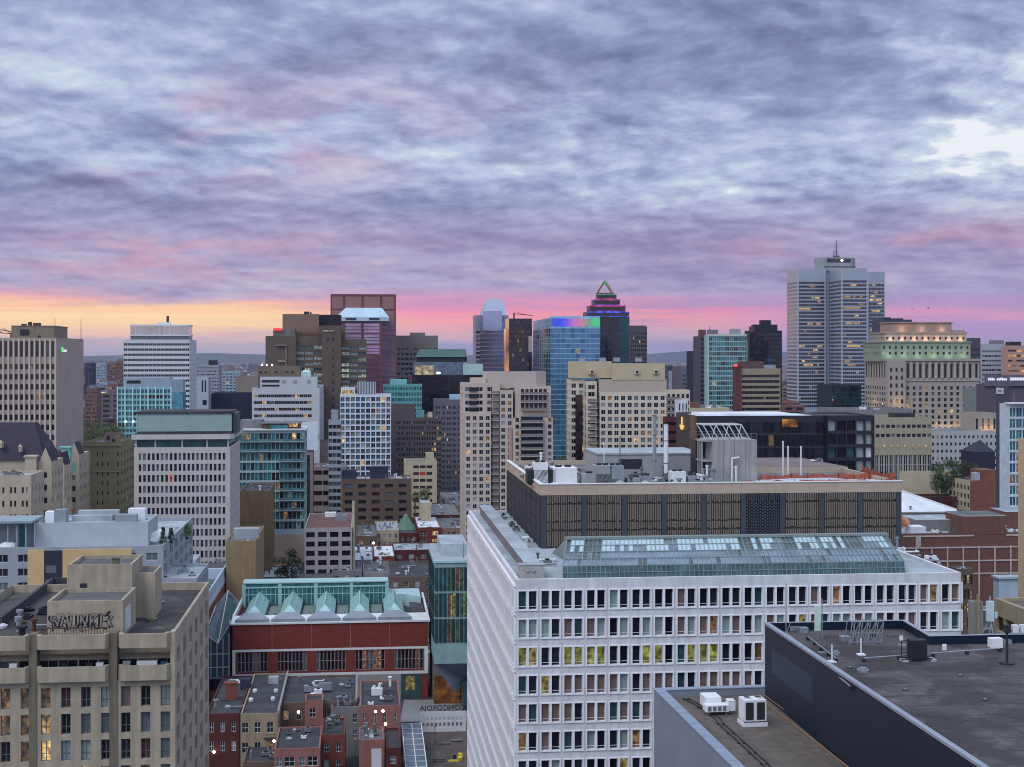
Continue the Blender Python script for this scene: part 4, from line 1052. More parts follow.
# clerestory lantern along the back
mb = MB(); u1_ = T.U(387, 27); mb.box(.6, 27.1, rz, u1_, 33, h + 5.6, 0, 1); mb.build('lantern', T.e, [glass('lantern_glass', (64, 112, 120), metal=.3, rough=.2, var=.4, scale=.6), RIDGE])
mb = MB(); n = 32
for k in range(n + 1): u = .6 + (u1_ - .6) * k / n; mb.box(u - .06, 27.0, rz + .5, u + .06, 27.1, h + 4.4)
for k in range(5): u = .6 + (u1_ - .6) * k / 4; mb.box(u - .45, 26.9, rz, u + .45, 27.0, h + 5.5)
mb.box(.3, 26.8, h + 4.4, u1_ + .3, 33.2, h + 4.75); mb.box(.3, 26.8, h + 5.6, u1_ + .3, 33.3, h + 5.9); mb.box(.6, 26.95, h + 2.6, u1_, 27.05, h + 2.8)
mb.build('lantern_frame', T.e, [RIDGE_F])
mb = MB(); mb.prism([(u1_ + .4, 25), (w - 5, 25), (w - 1, 20), (w - 1, 34), (u1_ + .4, 34)], rz, h + 2.6, 0); mb.build('plant_cover', T.e, [surf('pale_teal_cover', (158, 182, 190), .6, .1, .3)])
mast(T, T.U(392, 24), 24, h + 2.6, 3.6, .12, 0)
mb = MB(); mb.box(w - 3.9, 5, rz, w - .6, 22, h + .9, 0); mb.build('roof_pad', T.e, [ROOF_D])

# glass atrium between the two brick buildings
T = Thing('glass_atrium', 'folded glass canopy squeezed between the red brick hall and the white parapet building', 'atrium', 205, 352, 229)
zt = T.Z(606, 0, 26); w = T.w
mb = MB(); zl, zr = T.Z(634), T.Z(652)
mb.face([(0, 0, zl), (w * .55, 0, zr + 2), (w * .55, 26, zt + 4), (0, 26, zt)]); mb.face([(w * .55, 0, zr + 2), (w, 0, zl + 2), (w, 26, zt + 1), (w * .55, 26, zt + 4)])
mb.face([(0, 0, 3), (w * .55, 0, 3), (w * .55, 0, zr + 2), (0, 0, zl)]); mb.face([(w * .55, 0, 3), (w, 0, 3), (w, 0, zl + 2), (w * .55, 0, zr + 2)])
mb.face([(0, 0, 3), (0, 0, zl), (0, 26, zt), (0, 26, 3)]); mb.face([(w, 0, 3), (w, 26, 3), (w, 26, zt + 1), (w, 0, zl + 2)])
mb.build('glazing', T.e, [glass('atrium_glass', (66, 86, 96), metal=.45, rough=.2, var=.3, scale=.4)])
mb = MB()
for k in range(8):
    v = 26 * k / 7; a = k / 7
    mb.bar((0, v, zl + (zt - zl) * a), (w * .55, v, zr + 2 + (zt + 2 - zr) * a), .09); mb.bar((w * .55, v, zr + 2 + (zt + 2 - zr) * a), (w, v, zl + 2 + (zt - 1 - zl) * a), .09)
for k in range(5): mb.bar((w * k / 4, -.05, 3), (w * k / 4, -.05, zl - (1 if 0 < k < 4 else 0)), .1)
for k in range(4): mb.bar((0, -.05, 3 + k * 3.2), (w, -.05, 3 + k * 3.2), .1)
mb.bar((0, 0, zl), (0, 26, zt), .14); mb.bar((w * .55, 0, zr + 2), (w * .55, 26, zt + 4), .14)
mb.build('glazing_bars', T.e, [FRAME_W])
mb = MB(); mb.box(.3, -.4, 4.0, w - .3, -.06, 6.6, 0); mb.box(.2, -.5, 6.6, w - .2, -.06, 7.0, 1); mb.build('entrance_canopy', T.e, [G_BLK, FRAME_G])
mb = MB(); mb.box(0, -.3, 0, w, -.02, 3.9); mb.build('entrance_wall', T.e, [surf('rust_wall', (120, 66, 48), .8, .3, .8)])

# tall white parapet building with a brick flank
T = Thing('long_building', 'long low block with tall white parapets and a red brick flank behind the tan apartments', 'building', 150, 383, 208)
T.h = T.Z(606, T.w); T.d = T.V(239.5, T.w)
body(T, T.w, T.d, T.h, surf('red_brick_flank', (142, 72, 62), .9, .12, .4, joints=(0, 3.0, .15)), {'F': None, 'R': sp(9, 3.1, [(.35, .6)], (.3, .7), 4.2, DRK, FRAME_G, .25, skip=lambda i, j, k: (i * 7 + k * 3) % 5 < 3, id='lbr')}, .4, .4, ROOF_G, T.Z(690), coping=WHITE_P)
w, h, d = T.w, T.h, T.d
PARW = surf('pale_blue_parapet', (176, 192, 214), .6, .07, .3, streak=.08, joints=(4, 0, .1))
mb = MB(); mb.box(w - .5, .5, h - .3, w - .1, d * .82, h + 3.2); mb.build('parapet_screen', T.e, [PARW])
mb = MB(); mb.box(w + .003, 0, h - 1.2, w + .06, d, h - .1); mb.build('white_band', T.e, [PARW])
for a_, b_ in ((.5, 2.6), (.86, 2.0)):
    mb = MB(); mb.box(w * .15, d * a_, h - .4, w - .6, d * (a_ + .02), h + b_); mb.build('roof_screen', T.e, [PARW])
boxpx(T, 170, 196, 560, d * .6, 12, h - .4, PARW, 'plant_room', ROOF_L)
clutter(T, 1, 6, w - 1.5, d - 4, h - .4, 14, .7, 2.0, 41)

# ================================================================= glass pavilion left of the white block, with the reversed rooftop letters
T = Thing('glass_pavilion', 'tall narrow teal glass pavilion with warm lit floors beside the white block', 'building', 434.5, 345, 472)
T.h = T.Z(563); h = T.h; w = T.w; T.d = 30; zs0 = T.Z(664)
gst = sp(9, 6.15, [(.03, .97)], (.03, .95), .8, lambda i, j: [(W_TEAL, 3), (G_GRN, 4), (W_DIM, 1.5 if j in (0, 1, 2) else .4), (W_YEL, .6 if j in (1, 2) else 0), (G_TEAL, 1.5)], surf('dark_green_fin', (40, 70, 72), .6), .1, nx=2, mt=.16, fd=.25, id='pav')
mb = MB(); items = []
for k in 'FRLB':
    o, u, nn = SIDES[k](w, T.d); ln = w if k in 'FB' else T.d; s2 = dict(gst); s2['zmin'] = zs0
    if k in 'LR': s2['bays'] = 8
    xs, zs = openings(ln, h, s2); sdk = (o, u, nn)
    for r in wall(mb, sdk, ln, zs0, h, xs, zs, .1): items.append((sdk, .1, r, s2))
mb.face([(0, 0, zs0), (0, T.d, zs0), (w, T.d, zs0), (w, 0, zs0)])
mb.build('curtain_wall', T.e, [surf('pale_teal_slab', (132, 166, 168), .6)])
windows(T, items, zs0, 90)
mb = MB(); mb.box(-.2, -.3, h, w + .2, T.d + .2, h + .5, 0, 1); mb.build('roof', T.e, [surf('teal_cap', (148, 196, 200), .6), ROOF_L])
mb = MB(); mb.box(2, 8, h + .5, w - .4, T.d - 3, h + 3.4, 0, 1); mb.build('plant_room', T.e, [surf('pale_plant', (164, 180, 192), .7), ROOF_L])
mast(T, w * .8, 4, h + .5, 4, .1, 1)
mb = MB()   # folded soffit and the set-back lit lobby
mb.face([(0, 0, zs0 - .01), (w, 0, zs0 - .01), (w, 7, zs0 - 6), (w * .55, 2.5, zs0 - 7.5)]); mb.face([(0, 0, zs0 - .01), (w * .55, 2.5, zs0 - 7.5), (w, 7, zs0 - 6), (w, T.d, zs0 - 6), (0, T.d, zs0 - .5)])
mb.build('folded_soffit', T.e, [surf('soffit_grey_blue', (118, 130, 150), .6, .1, .3)])
mb = MB(); mb.box(.3, 9, 0, w * .75, 9.4, zs0 - 5); mb.build('lobby_wall', T.e, [lit('lobby_wall_glow', (170, 112, 50), .45, .5, .5)])  # orange light falling on this wall put in as emission
mb = MB(); mb.box(w * .76, 1.5, 0, w, T.d, zs0 - 5); mb.build('lobby_glazing', T.e, [G_GRN])
mb = MB(); mb.box(.3, 12, 0, w - .3, T.d - .3, zs0 - .6); mb.build('lobby_core', T.e, [surf('lobby_core', (120, 118, 116), .8)])

T = Thing('sign_wall', 'pierced white screen wall carrying dark capital letters seen from behind', 'sign', 419.5, 327, 466)
h = T.Z(712); w = T.w
mb = MB(); xs = [(.6 + i * (w - 1) / 10, .6 + i * (w - 1) / 10 + .55) for i in range(10)]; zs = [(h * .28, h * .46), (h * .56, h * .74)]
for sdk, rec in ((((0, 0), (1, 0), (0, -1)), .25), (((w, .3), (-1, 0), (0, 1)), .04)):
    wall(mb, sdk, w, 0, h, xs if rec > .1 else [(w - b, w - a) for a, b in xs][::-1], zs, rec)
mb.face([(0, 0, h), (w, 0, h), (w, .3, h), (0, .3, h)]); mb.face([(0, 0, 0), (0, 0, h), (0, .3, h), (0, .3, 0)]); mb.face([(w, 0, 0), (w, .3, 0), (w, .3, h), (w, 0, h)])
mb.build('screen', T.e, [WPAR])
SIGN_D = surf('dark_red_letters', (58, 26, 34), .6)
o = sign_text(T, 'CONCORDIA', (w * .5, .15, h + .75), (R(90), 0, R(180)), 1.62, SIGN_D, 'lettering', .1)
bpy.context.view_layer.update()
dm = max(o.dimensions.x, .1); o.scale = (w * .98 / dm, 1, 1)
mb = MB()
for k in range(12): mb.bar((.4 + k * (w - .8) / 11, .15, h - .1), (.4 + k * (w - .8) / 11, .15, h + 1.2), .04)
mb.bar((0, .15, h + .16), (w, .15, h + .16), .05); mb.build('letter_frame', T.e, [FRAME_D])

# the paved terrace with its benches, sculpture and lamp
mb = MB(); a = pt(405, 767, 300); 
def gxy(px, py, z=0.0):
    Y = (CZ - z) * F / (py - HY); return ((px - CX) * Y / F, Y)
q = [gxy(405, 800), gxy(500, 800), gxy(475, 724), gxy(412, 724)]
mb.prism(q, .0, .12); TERR = mb.build('terrace', None, [surf('brown_paving', (96, 86, 84), .9, .15, .3, spots=.2, joints=(1.2, 0, .15))]); tag(TERR, None, None, None, 'structure')
q = [gxy(400, 722), gxy(470, 722), gxy(462, 700), gxy(404, 700)]
mb = MB(); mb.prism(q, .0, .09); o = mb.build('pavement', None, [surf('pale_paving', (136, 138, 142), .9, .1, .3, joints=(1.5, 0, .1))]); tag(o, None, None, None, 'structure')
def bench(px, py, label, mat):
    x, y = gxy(px, py, .12); T2 = Thing('park_bench', label, 'bench', CX, 100, None, TH, 'benches on the terrace'); T2.e.location = (x, y, .12)
    mb = MB(); mb.box(-1.3, 0, .42, 1.3, .55, .52); mb.build('seat', T2.e, [mat])
    for s in (-1.1, .95):
        mb = MB(); mb.box(s, .05, 0, s + .15, .5, .42); mb.build('leg', T2.e, [FRAME_D])
bench(445, 745, 'grey slab bench on the terrace, nearer of two to the lettered wall', FRAME_G)
bench(457, 742, 'small pale bench on the terrace beside the white block', METAL)
bench(439, 762, 'dark slab bench left of the yellow sculpture', FRAME_D)
x, y = gxy(456, 762, .12)
YEL = surf('yellow_gloss', (214, 190, 72), .4, .06)
T = Thing('sculpture', 'yellow angular sculpture lying on the brown terrace', 'sculpture', CX, 100); T.e.location = (x, y, .12)
mb = MB(); mb.prism([(-1.6, 0), (.6, .1), (.8, .7), (-1.4, .6)], 0, .35); mb.prism([(.3, .2), (1.4, .9), (1.2, 2.2), (.5, 1.4)], 0, .7); mb.prism([(.9, 2.0), (1.6, 2.2), (1.1, 3.2), (.6, 2.9)], .3, 1.1)
mb.build('yellow_form', T.e, [YEL]); mb = MB(); mb.box(-.5, 1.6, 0, .1, 2.0, 1.0); mb.build('dark_block', T.e, [DARK_P])
x, y = gxy(435, 745, .12)
T = Thing('lamp_post', 'thin dark lamp post standing on the brown terrace', 'lamp post', CX, 100); T.e.location = (x, y, .12)
mb = MB(); mb.cyl(0, 0, 0, 4, .07, 0, 8); mb.build('pole', T.e, [FRAME_D]); mb = MB(); mb.cyl(0, 0, 4, 4.25, .3, 0, 10, .1); mb.build('lamp_head', T.e, [FRAME_D])
# glazed ramp beside the terrace
T = Thing('glass_ramp', 'sloping white framed glass canopy along the left edge of the terrace', 'canopy', 404, 300); w = 4.2
mb = MB(); mb.face([(0, -12, 3.2), (w, -12, 3.2), (w, 16, 4.8), (0, 16, 4.8)]); mb.face([(0, -12, 0), (0, -12, 3.2), (0, 16, 4.8), (0, 16, 0)]); mb.face([(w, -12, 0), (w, 16, 0), (w, 16, 4.8), (w, -12, 3.2)]); mb.face([(0, -12, 0), (w, -12, 0), (w, -12, 3.2), (0, -12, 3.2)])
mb.build('glazing', T.e, [glass('ramp_glass', (86, 104, 116), metal=.3, rough=.2)])
mb = MB()
for k in range(9): v = -12 + 28 * k / 8; z = 3.25 + 1.6 * k / 8; mb.bar((0, v, z), (w, v, z), .1); mb.bar((w, v, 0), (w, v, z), .08); mb.bar((0, v, 0), (0, v, z), .08)
for x in (0, w / 2, w): mb.bar((x, -12, 3.25), (x, 16, 4.85), .14)
mb.build('canopy_frame', T.e, [FRAME_W])
# ================================================================= row houses and low buildings
R_BR = surf('red_brick', (128, 66, 58), .9, .15, .6, streak=.12)
R_DK = surf('dark_red_brick2', (96, 48, 48), .9, .15, .6, streak=.12)
R_PK = surf('pink_render', (158, 108, 104), .9, .12, .5, streak=.25)
R_BG = surf('beige_render', (156, 142, 120), .9, .1, .5, streak=.25)
R_BN = surf('brown_stone', (116, 96, 88), .9, .14, .5, streak=.2)
R_GY = surf('grey_render', (128, 128, 134), .9, .12, .5, streak=.2)
R_CR = surf('cream_render', (182, 172, 150), .9, .1, .4, streak=.12)
R_CN = surf('grey_concrete', (150, 148, 150), .9, .12, .4, streak=.25)
def low(name, label, px0, px1, pyf, z, pyb, mat, roof=ROOF_D, bays=3, sh=3.2, pat=None, top=.9, pal=RES, frame=FRAME_W, wf=(.25, .78), sides=True, n=2, group='low rooftops of the old streets', cat='house', rows=None, th=TH, par=.4, seed=0, cap=60, rec=.2, ft=.06, nx=1, S=None):
    Y = (CZ - z) * F / (pyf - HY); Yb = (CZ - z) * F / (pyb - HY)
    T = Thing(name, label, cat, px0, Y, px1, th, group)
    T.h = z; T.d = max(3.0, (Yb - Y) / math.cos(th))
    kw = dict(rows=rows) if rows else {}
    s = sp(bays, sh, pat or [(.28, .68)], wf, top, pal, frame, rec, ft=ft, nx=nx, nz=(.5,), id=label[:20], **kw) if bays else None
    s3 = dict(s, bays=max(1, int(T.d / (T.w / bays)))) if s and sides else None
    T.body = body(T, T.w, T.d, z, mat, {'F': s, 'R': s3, 'L': s3}, par, .3, roof, 0, cap=cap)
    if n: clutter(T, .8, .8, T.w - .8, T.d - .8, z - par, n + 4, .6, 1.8, seed or int(px0 * 3 + pyf))
    return T
GRH = 'row houses behind the tan apartment block'
T = low('row_house', 'dark red brick row house with a brick chimney and arched ground windows', 206, 239.5, 714, 11.5, 676, R_DK, ROOF_D, 3, 3.9, group=GRH, n=1)
mb = MB(); u, v = atr(T, 231, 700, 11.2); mb.box(u - 1.2, v, 11.1, u + 1.2, v + 1.6, 14.6, 0); mb.box(u - 1.4, v - .15, 14.6, u + 1.4, v + 1.75, 14.9, 0)
for k in (-.6, .1): mb.cyl(u + k + .2, v + .8, 14.9, 15.4, .25, 1, 8)
mb.build('chimney', T.e, [surf('chimney_brick', (136, 74, 66), .9), R_CN])
u, v = atr(T, 246, 690, 11.1); mb = MB(); mb.box(u - 1.3, v, 11.1, u + 1.0, v + 2.5, 13.4); mb.build('roof_hut', T.e, [surf('blue_black_felt', (46, 54, 78), .8)])
T = low('row_house', 'beige rendered row house with small black balconies and four round roof vents', 240.5, 278, 714, 11.5, 673.5, R_BG, ROOF_D, 3, 4.1, [(.12, .62)], .9, n=0, group=GRH)
for px, py in ((251, 701), (273, 700), (255, 692), (276, 692)):
    u, v = atr(T, px, py, 11.1); mb = MB(); mb.cyl(u, v, 11.1, 11.6, .5, 0, 10); mb.sphere(u, v, 11.6, .5, 0, 10, 4, .5); mb.build('roof_dome', T.e, [ROOF_W])
u, v = atr(T, 272, 684, 11.1); rooftop(T, u - .8, v, 2.2, 1.8, 11.1, 1.5, ROOF_L)
for k, (px, py) in enumerate(((272, 738), (273, 758))):
    u = T.U(px); z = T.Z(py, u, 0); mb = MB(); mb.box(u - 1.6, -1.1, z, u + 1.6, -.003, z + .12)
    for q in range(9): mb.bar((u - 1.6 + .4 * q, -1.08, z), (u - 1.6 + .4 * q, -1.08, z + 1), .03)
    mb.bar((u - 1.6, -1.08, z + 1), (u + 1.6, -1.08, z + 1), .04); mb.build('balcony', T.e, [FRAME_D])
def party(T, w_=.35, h_=.5):
    mb = MB(); mb.box(T.w - .1, .1, T.h - .3, T.w + .25, T.d - .1, T.h + h_); mb.build('party_wall', T.e, [R_CN])
party(T)
T = low('row_house', 'wide low row house with a tar roof and one large white air handler', 280, 356, 703, 11.2, 676, R_BN, ROOF_D, 6, 3.6, n=3, group=GRH)
u, v = atr(T, 304, 693, 10.8); mb = MB(); mb.box(u, v, 11, u + 3.2, v + 1.4, 12.3, 0); mb.box(u + 3.2, v + .2, 11.2, u + 6, v + 1.1, 12.8, 0); mb.box(u + .1, v + .1, 10.8, u + 5.9, v + 1.2, 11, 1); mb.cyl(u + 1.5, v + .7, 12.3, 12.5, .5, 1, 10)
mb.build('air_handler', T.e, [METAL, FRAME_D]); party(T)
T = low('row_house', 'pink rendered narrow house with one tall window above the low grey roof', 305, 323, 700.5, 12.2, 694, R_PK, ROOF_D, 1, 3.6, [(.25, .6)], n=0, group=GRH)
T = low('row_house', 'grey rendered back extension with a single white framed window', 331, 360, 707, 10.6, 698, R_GY, ROOF_D, 2, 3.4, [(.5, .8)], n=1, group=GRH)
T = low('row_house', 'pink walled extension with a wide sloping grey roof', 274, 320, 749, 9.5, 727, R_PK, ROOF_D, 2, 3.4, [(.1, .35), (.45, .9)], n=1, group=GRH)
T = low('row_house', 'narrow red brick extension between the two pink houses', 321, 345, 735, 9.8, 718, R_BR, ROOF_D, 2, 3.4, n=1, group=GRH)
mb = MB()
for k in range(6): mb.box(.4 + k * .25, 1 + k * .5, 9.4 + k * .55, 1.6 + k * .25, 1.5 + k * .5, 9.5 + k * .55)
for q in (.4, 1.6): mb.bar((q, 1, 9.5), (q + 1.5, 4, 13.2), .06)
mb.build('fire_escape', T.e, [FRAME_D])
T = low('row_house', 'pink brick corner house with a white roof unit and warm wall lamps', 360, 400.5, 706, 11.2, 681, R_PK, ROOF_D, 4, 3.6, [(.3, .6)], n=2, group=GRH)
u, v = atr(T, 376, 696, 10.8); mb = MB(); mb.box(u - 1, v, 10.9, u + 1.4, v + 1.4, 12.4); mb.cyl(u - .4, v + .7, 12.4, 12.9, .35, 0, 10); mb.cyl(u + .8, v + .7, 12.4, 13.3, .3, 0, 10); mb.build('air_handler', T.e, [WHITE_P])
T2 = low('row_house', 'pink lower wing with a pale door and a flat grey roof', 359, 384, 740, 8.4, 727, R_PK, ROOF_G, 0, n=1, group=GRH)
mb = MB(); mb.box(T2.w * .5, -.06, 2.2, T2.w * .9, -.003, 6.6); mb.build('door', T2.e, [ROOF_W])
T = low('row_house', 'slim dark red brick house at the end of the alley beside the glass canopy', 386, 401, 748, 7.6, 728, R_DK, ROOF_D, 1, 3.0, n=0, group=GRH)
T = low('row_house', 'low brown brick back wing with a row of small lit basement windows', 243, 284, 762, 5.0, 742, R_BN, ROOF_D, 4, 3.0, n=1, group=GRH)

# low streets between the brick hall and the brown offices
GL = 'low buildings in the old streets behind the brick hall'
def lowb(label, px0, px1, pyf, z, pyb, mat, roof, bays, name='low_building', cat='building', **k):
    return low(name, label, px0, px1, pyf, z, pyb, mat, roof, bays, group=GL, cat=cat, **k)
T = lowb('pale concrete framed office with wide black windows and reddish roof', 304.5, 352, 528, 27, 513, surf('concrete_frame', (158, 154, 154), .9, .08, .3), surf('reddish_roof', (116, 84, 82), .95, .3, .4), 4, name='office_building', pat=[(.14, .86)], wf=(.2, .76), sh=3.15, top=.7, pal=[(G_BLK, 6), (G_DARK, 2)], frame=FRAME_D, n=0, rec=.5)
u, v = atr(T, 341, 521, 26.6); mb = MB(); mb.box(u - 2, v, 26.6, u + 2, v + 3, 28.6); mb.box(u - 1, v + .5, 28.6, u + .3, v + 2, 29.4); mb.build('air_handler', T.e, [METAL])
u, v = atr(T, 329, 517, 26.6); rooftop(T, u - 1.5, v, 4, 3, 26.6, 1.6, WHITE_P)
mb = MB(); mb.cyl(T.w + .5, 2, 0, T.Z(501, T.w, 2), .55, 0, 12, .45); mb.build('chimney', T.e, [R_CR])
lowb('beige stone house with four arched windows under a pale metal roof deck', 376, 399, 530, 14, 521, R_CR, ROOF_L, 4, n=5, pat=[(.3, .7)])
T = lowb('red brick house with a green copper cone roof', 399.5, 417, 533, 13.5, 524, R_DK, ROOF_D, 3, n=0)
mb = MB(); u, v = atr(T, 406, 530, 13); mb.cyl(u, v + 3, 13.1, 19.5, 4.4, 0, 8, .3); mb.build('cone_roof', T.e, [surf('copper_patina', (102, 138, 126), .8)])
lowb('dark red brick building with a bright white roof and two wide windows', 417.5, 441, 527.5, 14.5, 516, R_BR, ROOF_W, 2, n=3, pat=[(.25, .75)])
lowb('pinkish stone house pair with dark shopfront windows beside the white block', 441, 469, 528, 14, 517, surf('pink_stone', (156, 126, 118), .9, .1, .5), ROOF_G, 5, n=3)
lowb('long dark red building with a pale blue-grey sheet roof', 393, 441, 550, 13, 542.5, R_DK, ROOF_L, 4, n=4, pat=[(.3, .75)])
lowb('bright white roofed low building beside the pale concrete office', 373.5, 395, 556.5, 13, 545, R_BR, ROOF_W, 2, n=1)
lowb('low grey building with a patchy white roof and black doorway', 352, 373, 560, 13, 546, R_GY, ROOF_W, 2, n=4)
lowb('small stepped white block below the patchy roofs', 363, 390, 573, 12, 561, R_CN, ROOF_G, 3, n=5)
lowb('flat tar roofed building with a line of pale roof vents', 390, 434, 577, 12.5, 561, R_BN, ROOF_D, 4, n=7, sides=False)
lowb('grey rear block with roof ducts beside the white university block', 441, 468, 556, 15, 545, R_GY, ROOF_L, 3, n=5)
lowb('low dark roof with two skylights just behind the ridge skylights', 332, 362, 571, 13, 561, R_GY, ROOF_G, 3, n=6)
lowb('flat grey roof with round ventilators left of the stepped white block', 298, 332, 575, 12, 562, R_GY, ROOF_D, 3, n=5)
lowb('low pale shed roof under the tree by the tan brick wall', 262, 298, 577, 8, 566, R_GY, ROOF_L, 3, n=2)
lowb('low brown building with a pitched dark roof beneath the brown brick offices', 356, 377, 536, 14, 524, R_BN, ROOF_G, 2, n=2)
lowb('slim tan windowless tower block between trees', 421, 431, 503, 22, 498, R_CR, ROOF_L, 0, n=0)
lowb('low dark red building under the parking decks with a grey roof', 430, 462, 515, 15, 503, R_DK, ROOF_G, 3, n=4)
lowb('grey flat roof block between the condominium tower and the red one', 447, 467, 505, 14, 492, R_GY, ROOF_G, 3, n=4)
lowb('narrow grey rooftop terrace at the foot of the condominium tower', 408, 424, 492, 15, 484, R_GY, ROOF_L, 2, n=3)
T = lowb('ochre brick block with a blank flank behind the white panel tower', 233, 256, 492, 36, 487, surf('ochre_brick', (142, 116, 84), .92, .12, .3, streak=.2), ROOF_D, 0, n=0)
T = lowb('taller blank ochre brick wall building beside the teal glass condominium', 240, 269, 491, 36.5, 483, surf('ochre_brick2', (132, 110, 84), .92, .12, .3, streak=.25), ROOF_D, 0, n=1)
T = lowb('lower ochre brick block with a blue-grey roof', 226, 255.5, 541, 30, 526, surf('ochre_brick3', (150, 130, 98), .92, .12, .3, streak=.2), ROOF_G, 0, n=1)
mb = MB(); mb.box(1.5, 8, 29.6, 9, 12, 32.6, 0, 1); mb.build('plant_room', T.e, [ROOF_L, ROOF_L])

# ================================================================= grey modern block, left foreground
GBL = surf('grey_blue_panel', (150, 158, 172), .75, .08, .3, streak=.1, joints=(0, 3.2, .06))
OCH = surf('sand_panel', (198, 168, 124), .8, .07, .3, joints=(1.2, .6, .06))
T = Thing('apartment_building', 'grey-blue modern apartment block with sand panels and a roof terrace with small trees', 'building', -30, 322, 163)
T.h = T.Z(548); T.d = T.V(193, T.w); w, h, d = T.w, T.h, T.d
fs = sp(9, 3.1, [(.2, .75)], (.25, .8), 1.0, [(G_DARK, 5), (G_GREY, 2), (W_DIM, .3)], FRAME_W, .25, ft=.07, nx=1, id='modern')
ss = sp(6, 3.1, [(.25, .5), (.6, .75)], (.2, .85), 1.0, [(G_BLK, 5), (G_DARK, 3)], FRAME_G, .3, ft=.07, id='moderns')
body(T, w, d, h, GBL, {'F': fs, 'R': ss}, 1.0, .35, ROOF_L, T.Z(600), coping=ROOF_L)
ua, ub_ = T.U(28), T.U(132)
mb = MB(); mb.box(ua, -.5, 0, T.U(44.5), -.003, h - .6); mb.build('sand_panel', T.e, [OCH]); mb = MB(); mb.box(T.U(63), -.5, 0, ub_, -.003, h - .6); mb.build('sand_panel', T.e, [OCH])
mb = MB(); uc, ud = T.U(44.6), T.U(62.9); mb.box(uc, -.3, 0, ud, -.003, h - .8)
for k in range(5):
    z = h - 4.5 - k * 3.1; mb.box(uc + .3, -.36, z - 1.3, uc + 2.6, -.302, z + .4, 1)
mb.build('dark_panel', T.e, [surf('dark_blue_panel', (48, 52, 70), .6), G_GREY])
v = 6
a, b = T.U(36, v), T.U(148, v)
mb = MB(); z1_ = T.Z(523, a, v); mb.box(a, v, h - 1, b, v + 16, z1_ - .6, 0, 1)
for q in ((a, v, b, v + .35), (a, v + 15.65, b, v + 16), (a, v + .35, a + .35, v + 15.65), (b - .35, v + .35, b, v + 15.65)): mb.box(q[0], q[1], z1_ - .6, q[2], q[3], z1_, 0)
mb.build('penthouse', T.e, [surf('pale_grey_panel', (168, 176, 188), .75, .06, .3, streak=.08), ROOF_L])
for px0, px1, py, dv in ((45, 54, 512, 5), (54, 66, 510, 5), (72, 112, 516, 8), (112, 120, 517, 10), (78, 118, 511, 11), (128, 145, 509, 9), (115, 136, 515, 5)):
    uu, u2 = T.U(px0, v + dv), T.U(px1, v + dv); z_ = T.Z(py, uu, v + dv)
    rooftop(T, uu, v + dv, u2 - uu, 3, z1_ - .6, max(.6, z_ - z1_ + .6), random.choice([ROOF_W, METAL, ROOF_L]))
mb = MB(); a2, b2 = T.U(-30, 4), T.U(34, 4); zc = T.Z(523, a2, 4); mb.box(a2, 2, zc, b2, 14, zc + .5); mb.build('canopy_roof', T.e, [surf('teal_grey_sheet', (140, 158, 168), .6, .1, .2)])
mb = MB(); mb.box(a2, 9, h - 1, b2, 14, zc - .002)
for k in range(4): mb.box(T.U(8 + k * 9, 4), 3, h - 1, T.U(8 + k * 9, 4) + .3, 3.3, zc - .002)
mb.build('terrace_wall', T.e, [GBL]); mb = MB(); mb.box(T.U(19.5, 9), 8.93, h - .9, T.U(26, 9), 8.99, zc - 1); mb.build('terrace_door', T.e, [G_TEAL])
mb = MB(); u = T.U(7, 3); mb.sphere(u, 4, h - .2, 2.0, 0, 12, 6, .5); mb.build('terrace_cover', T.e, [ROOF_W])
# sail, umbrella and potted trees on the terrace
u, v_ = T.w - 3.0, 12
mb = MB(); mb.face([(u - 5, 10, h - .3), (u + 1.5, 14, h + 2.6), (u + .4, 9, h - .2)]); mb.face([(u - 5, 10, h - .35), (u + .4, 9, h - .25), (u + 1.5, 14, h + 2.55)]); mb.build('shade_sail', T.e, [ROOF_W])
def leafball(T, u, v, z, r, hh, mat, name, seed, n=160, s=.28):
    rg = random.Random(seed); mb = MB()
    for k in range(n):
        a, t = rg.uniform(0, 6.283), rg.random(); rr = r * (1 - t * .75) * rg.uniform(.4, 1); c = Vector((u + rr * math.cos(a), v + rr * math.sin(a), z + hh * t))
        d1 = Vector((rg.uniform(-1, 1), rg.uniform(-1, 1), rg.uniform(-1, 1))).normalized() * s; d2 = Vector((rg.uniform(-1, 1), rg.uniform(-1, 1), rg.uniform(-1, 1))).normalized() * s
        mb.face([c - d1, c + d2, c + d1, c - d2])
    return mb.build(name, T.e if T else None, [mat])
LEAF1 = surf('leaf_dark', (58, 78, 50), .8, .4, .9); LEAF2 = surf('leaf_mid', (82, 106, 62), .8, .4, .9); LEAF3 = surf('leaf_light', (108, 126, 72), .8, .4, .9)
BARK = surf('bark', (78, 66, 56), .95, .2, 2)
for k, (px, py, r, hh, m) in enumerate(((163, 538, 1.0, 3.6, LEAF1), (171, 533, .9, 2.6, LEAF1), (187, 532, 1.5, 2.8, LEAF2))):
    P_ = Thing('potted_tree', ('tall dark conifer in a pot beside the white shade sail', 'shorter conifer in a pot behind the white shade sail', 'bushy green potted tree on the right end of the terrace')[k], 'potted tree', px, T.Y + 9 + 7 * k, None, TH, 'potted trees on the roof terrace', h - 1)
    mb = MB(); mb.cyl(0, 0, 0, .6, .35, 0, 10, .45); mb.build('pot', P_.e, [FRAME_D]); mb = MB(); mb.cyl(0, 0, .6, 1.4, .07, 0, 6); mb.build('trunk', P_.e, [BARK])
    leafball(P_, 0, 0, .9, r, hh, m, 'crown', k)
mb = MB()
for k in range(14): mb.bar((T.w - .2, 2 + k * 2, h), (T.w - .2, 2 + k * 2, h + .9), .04)
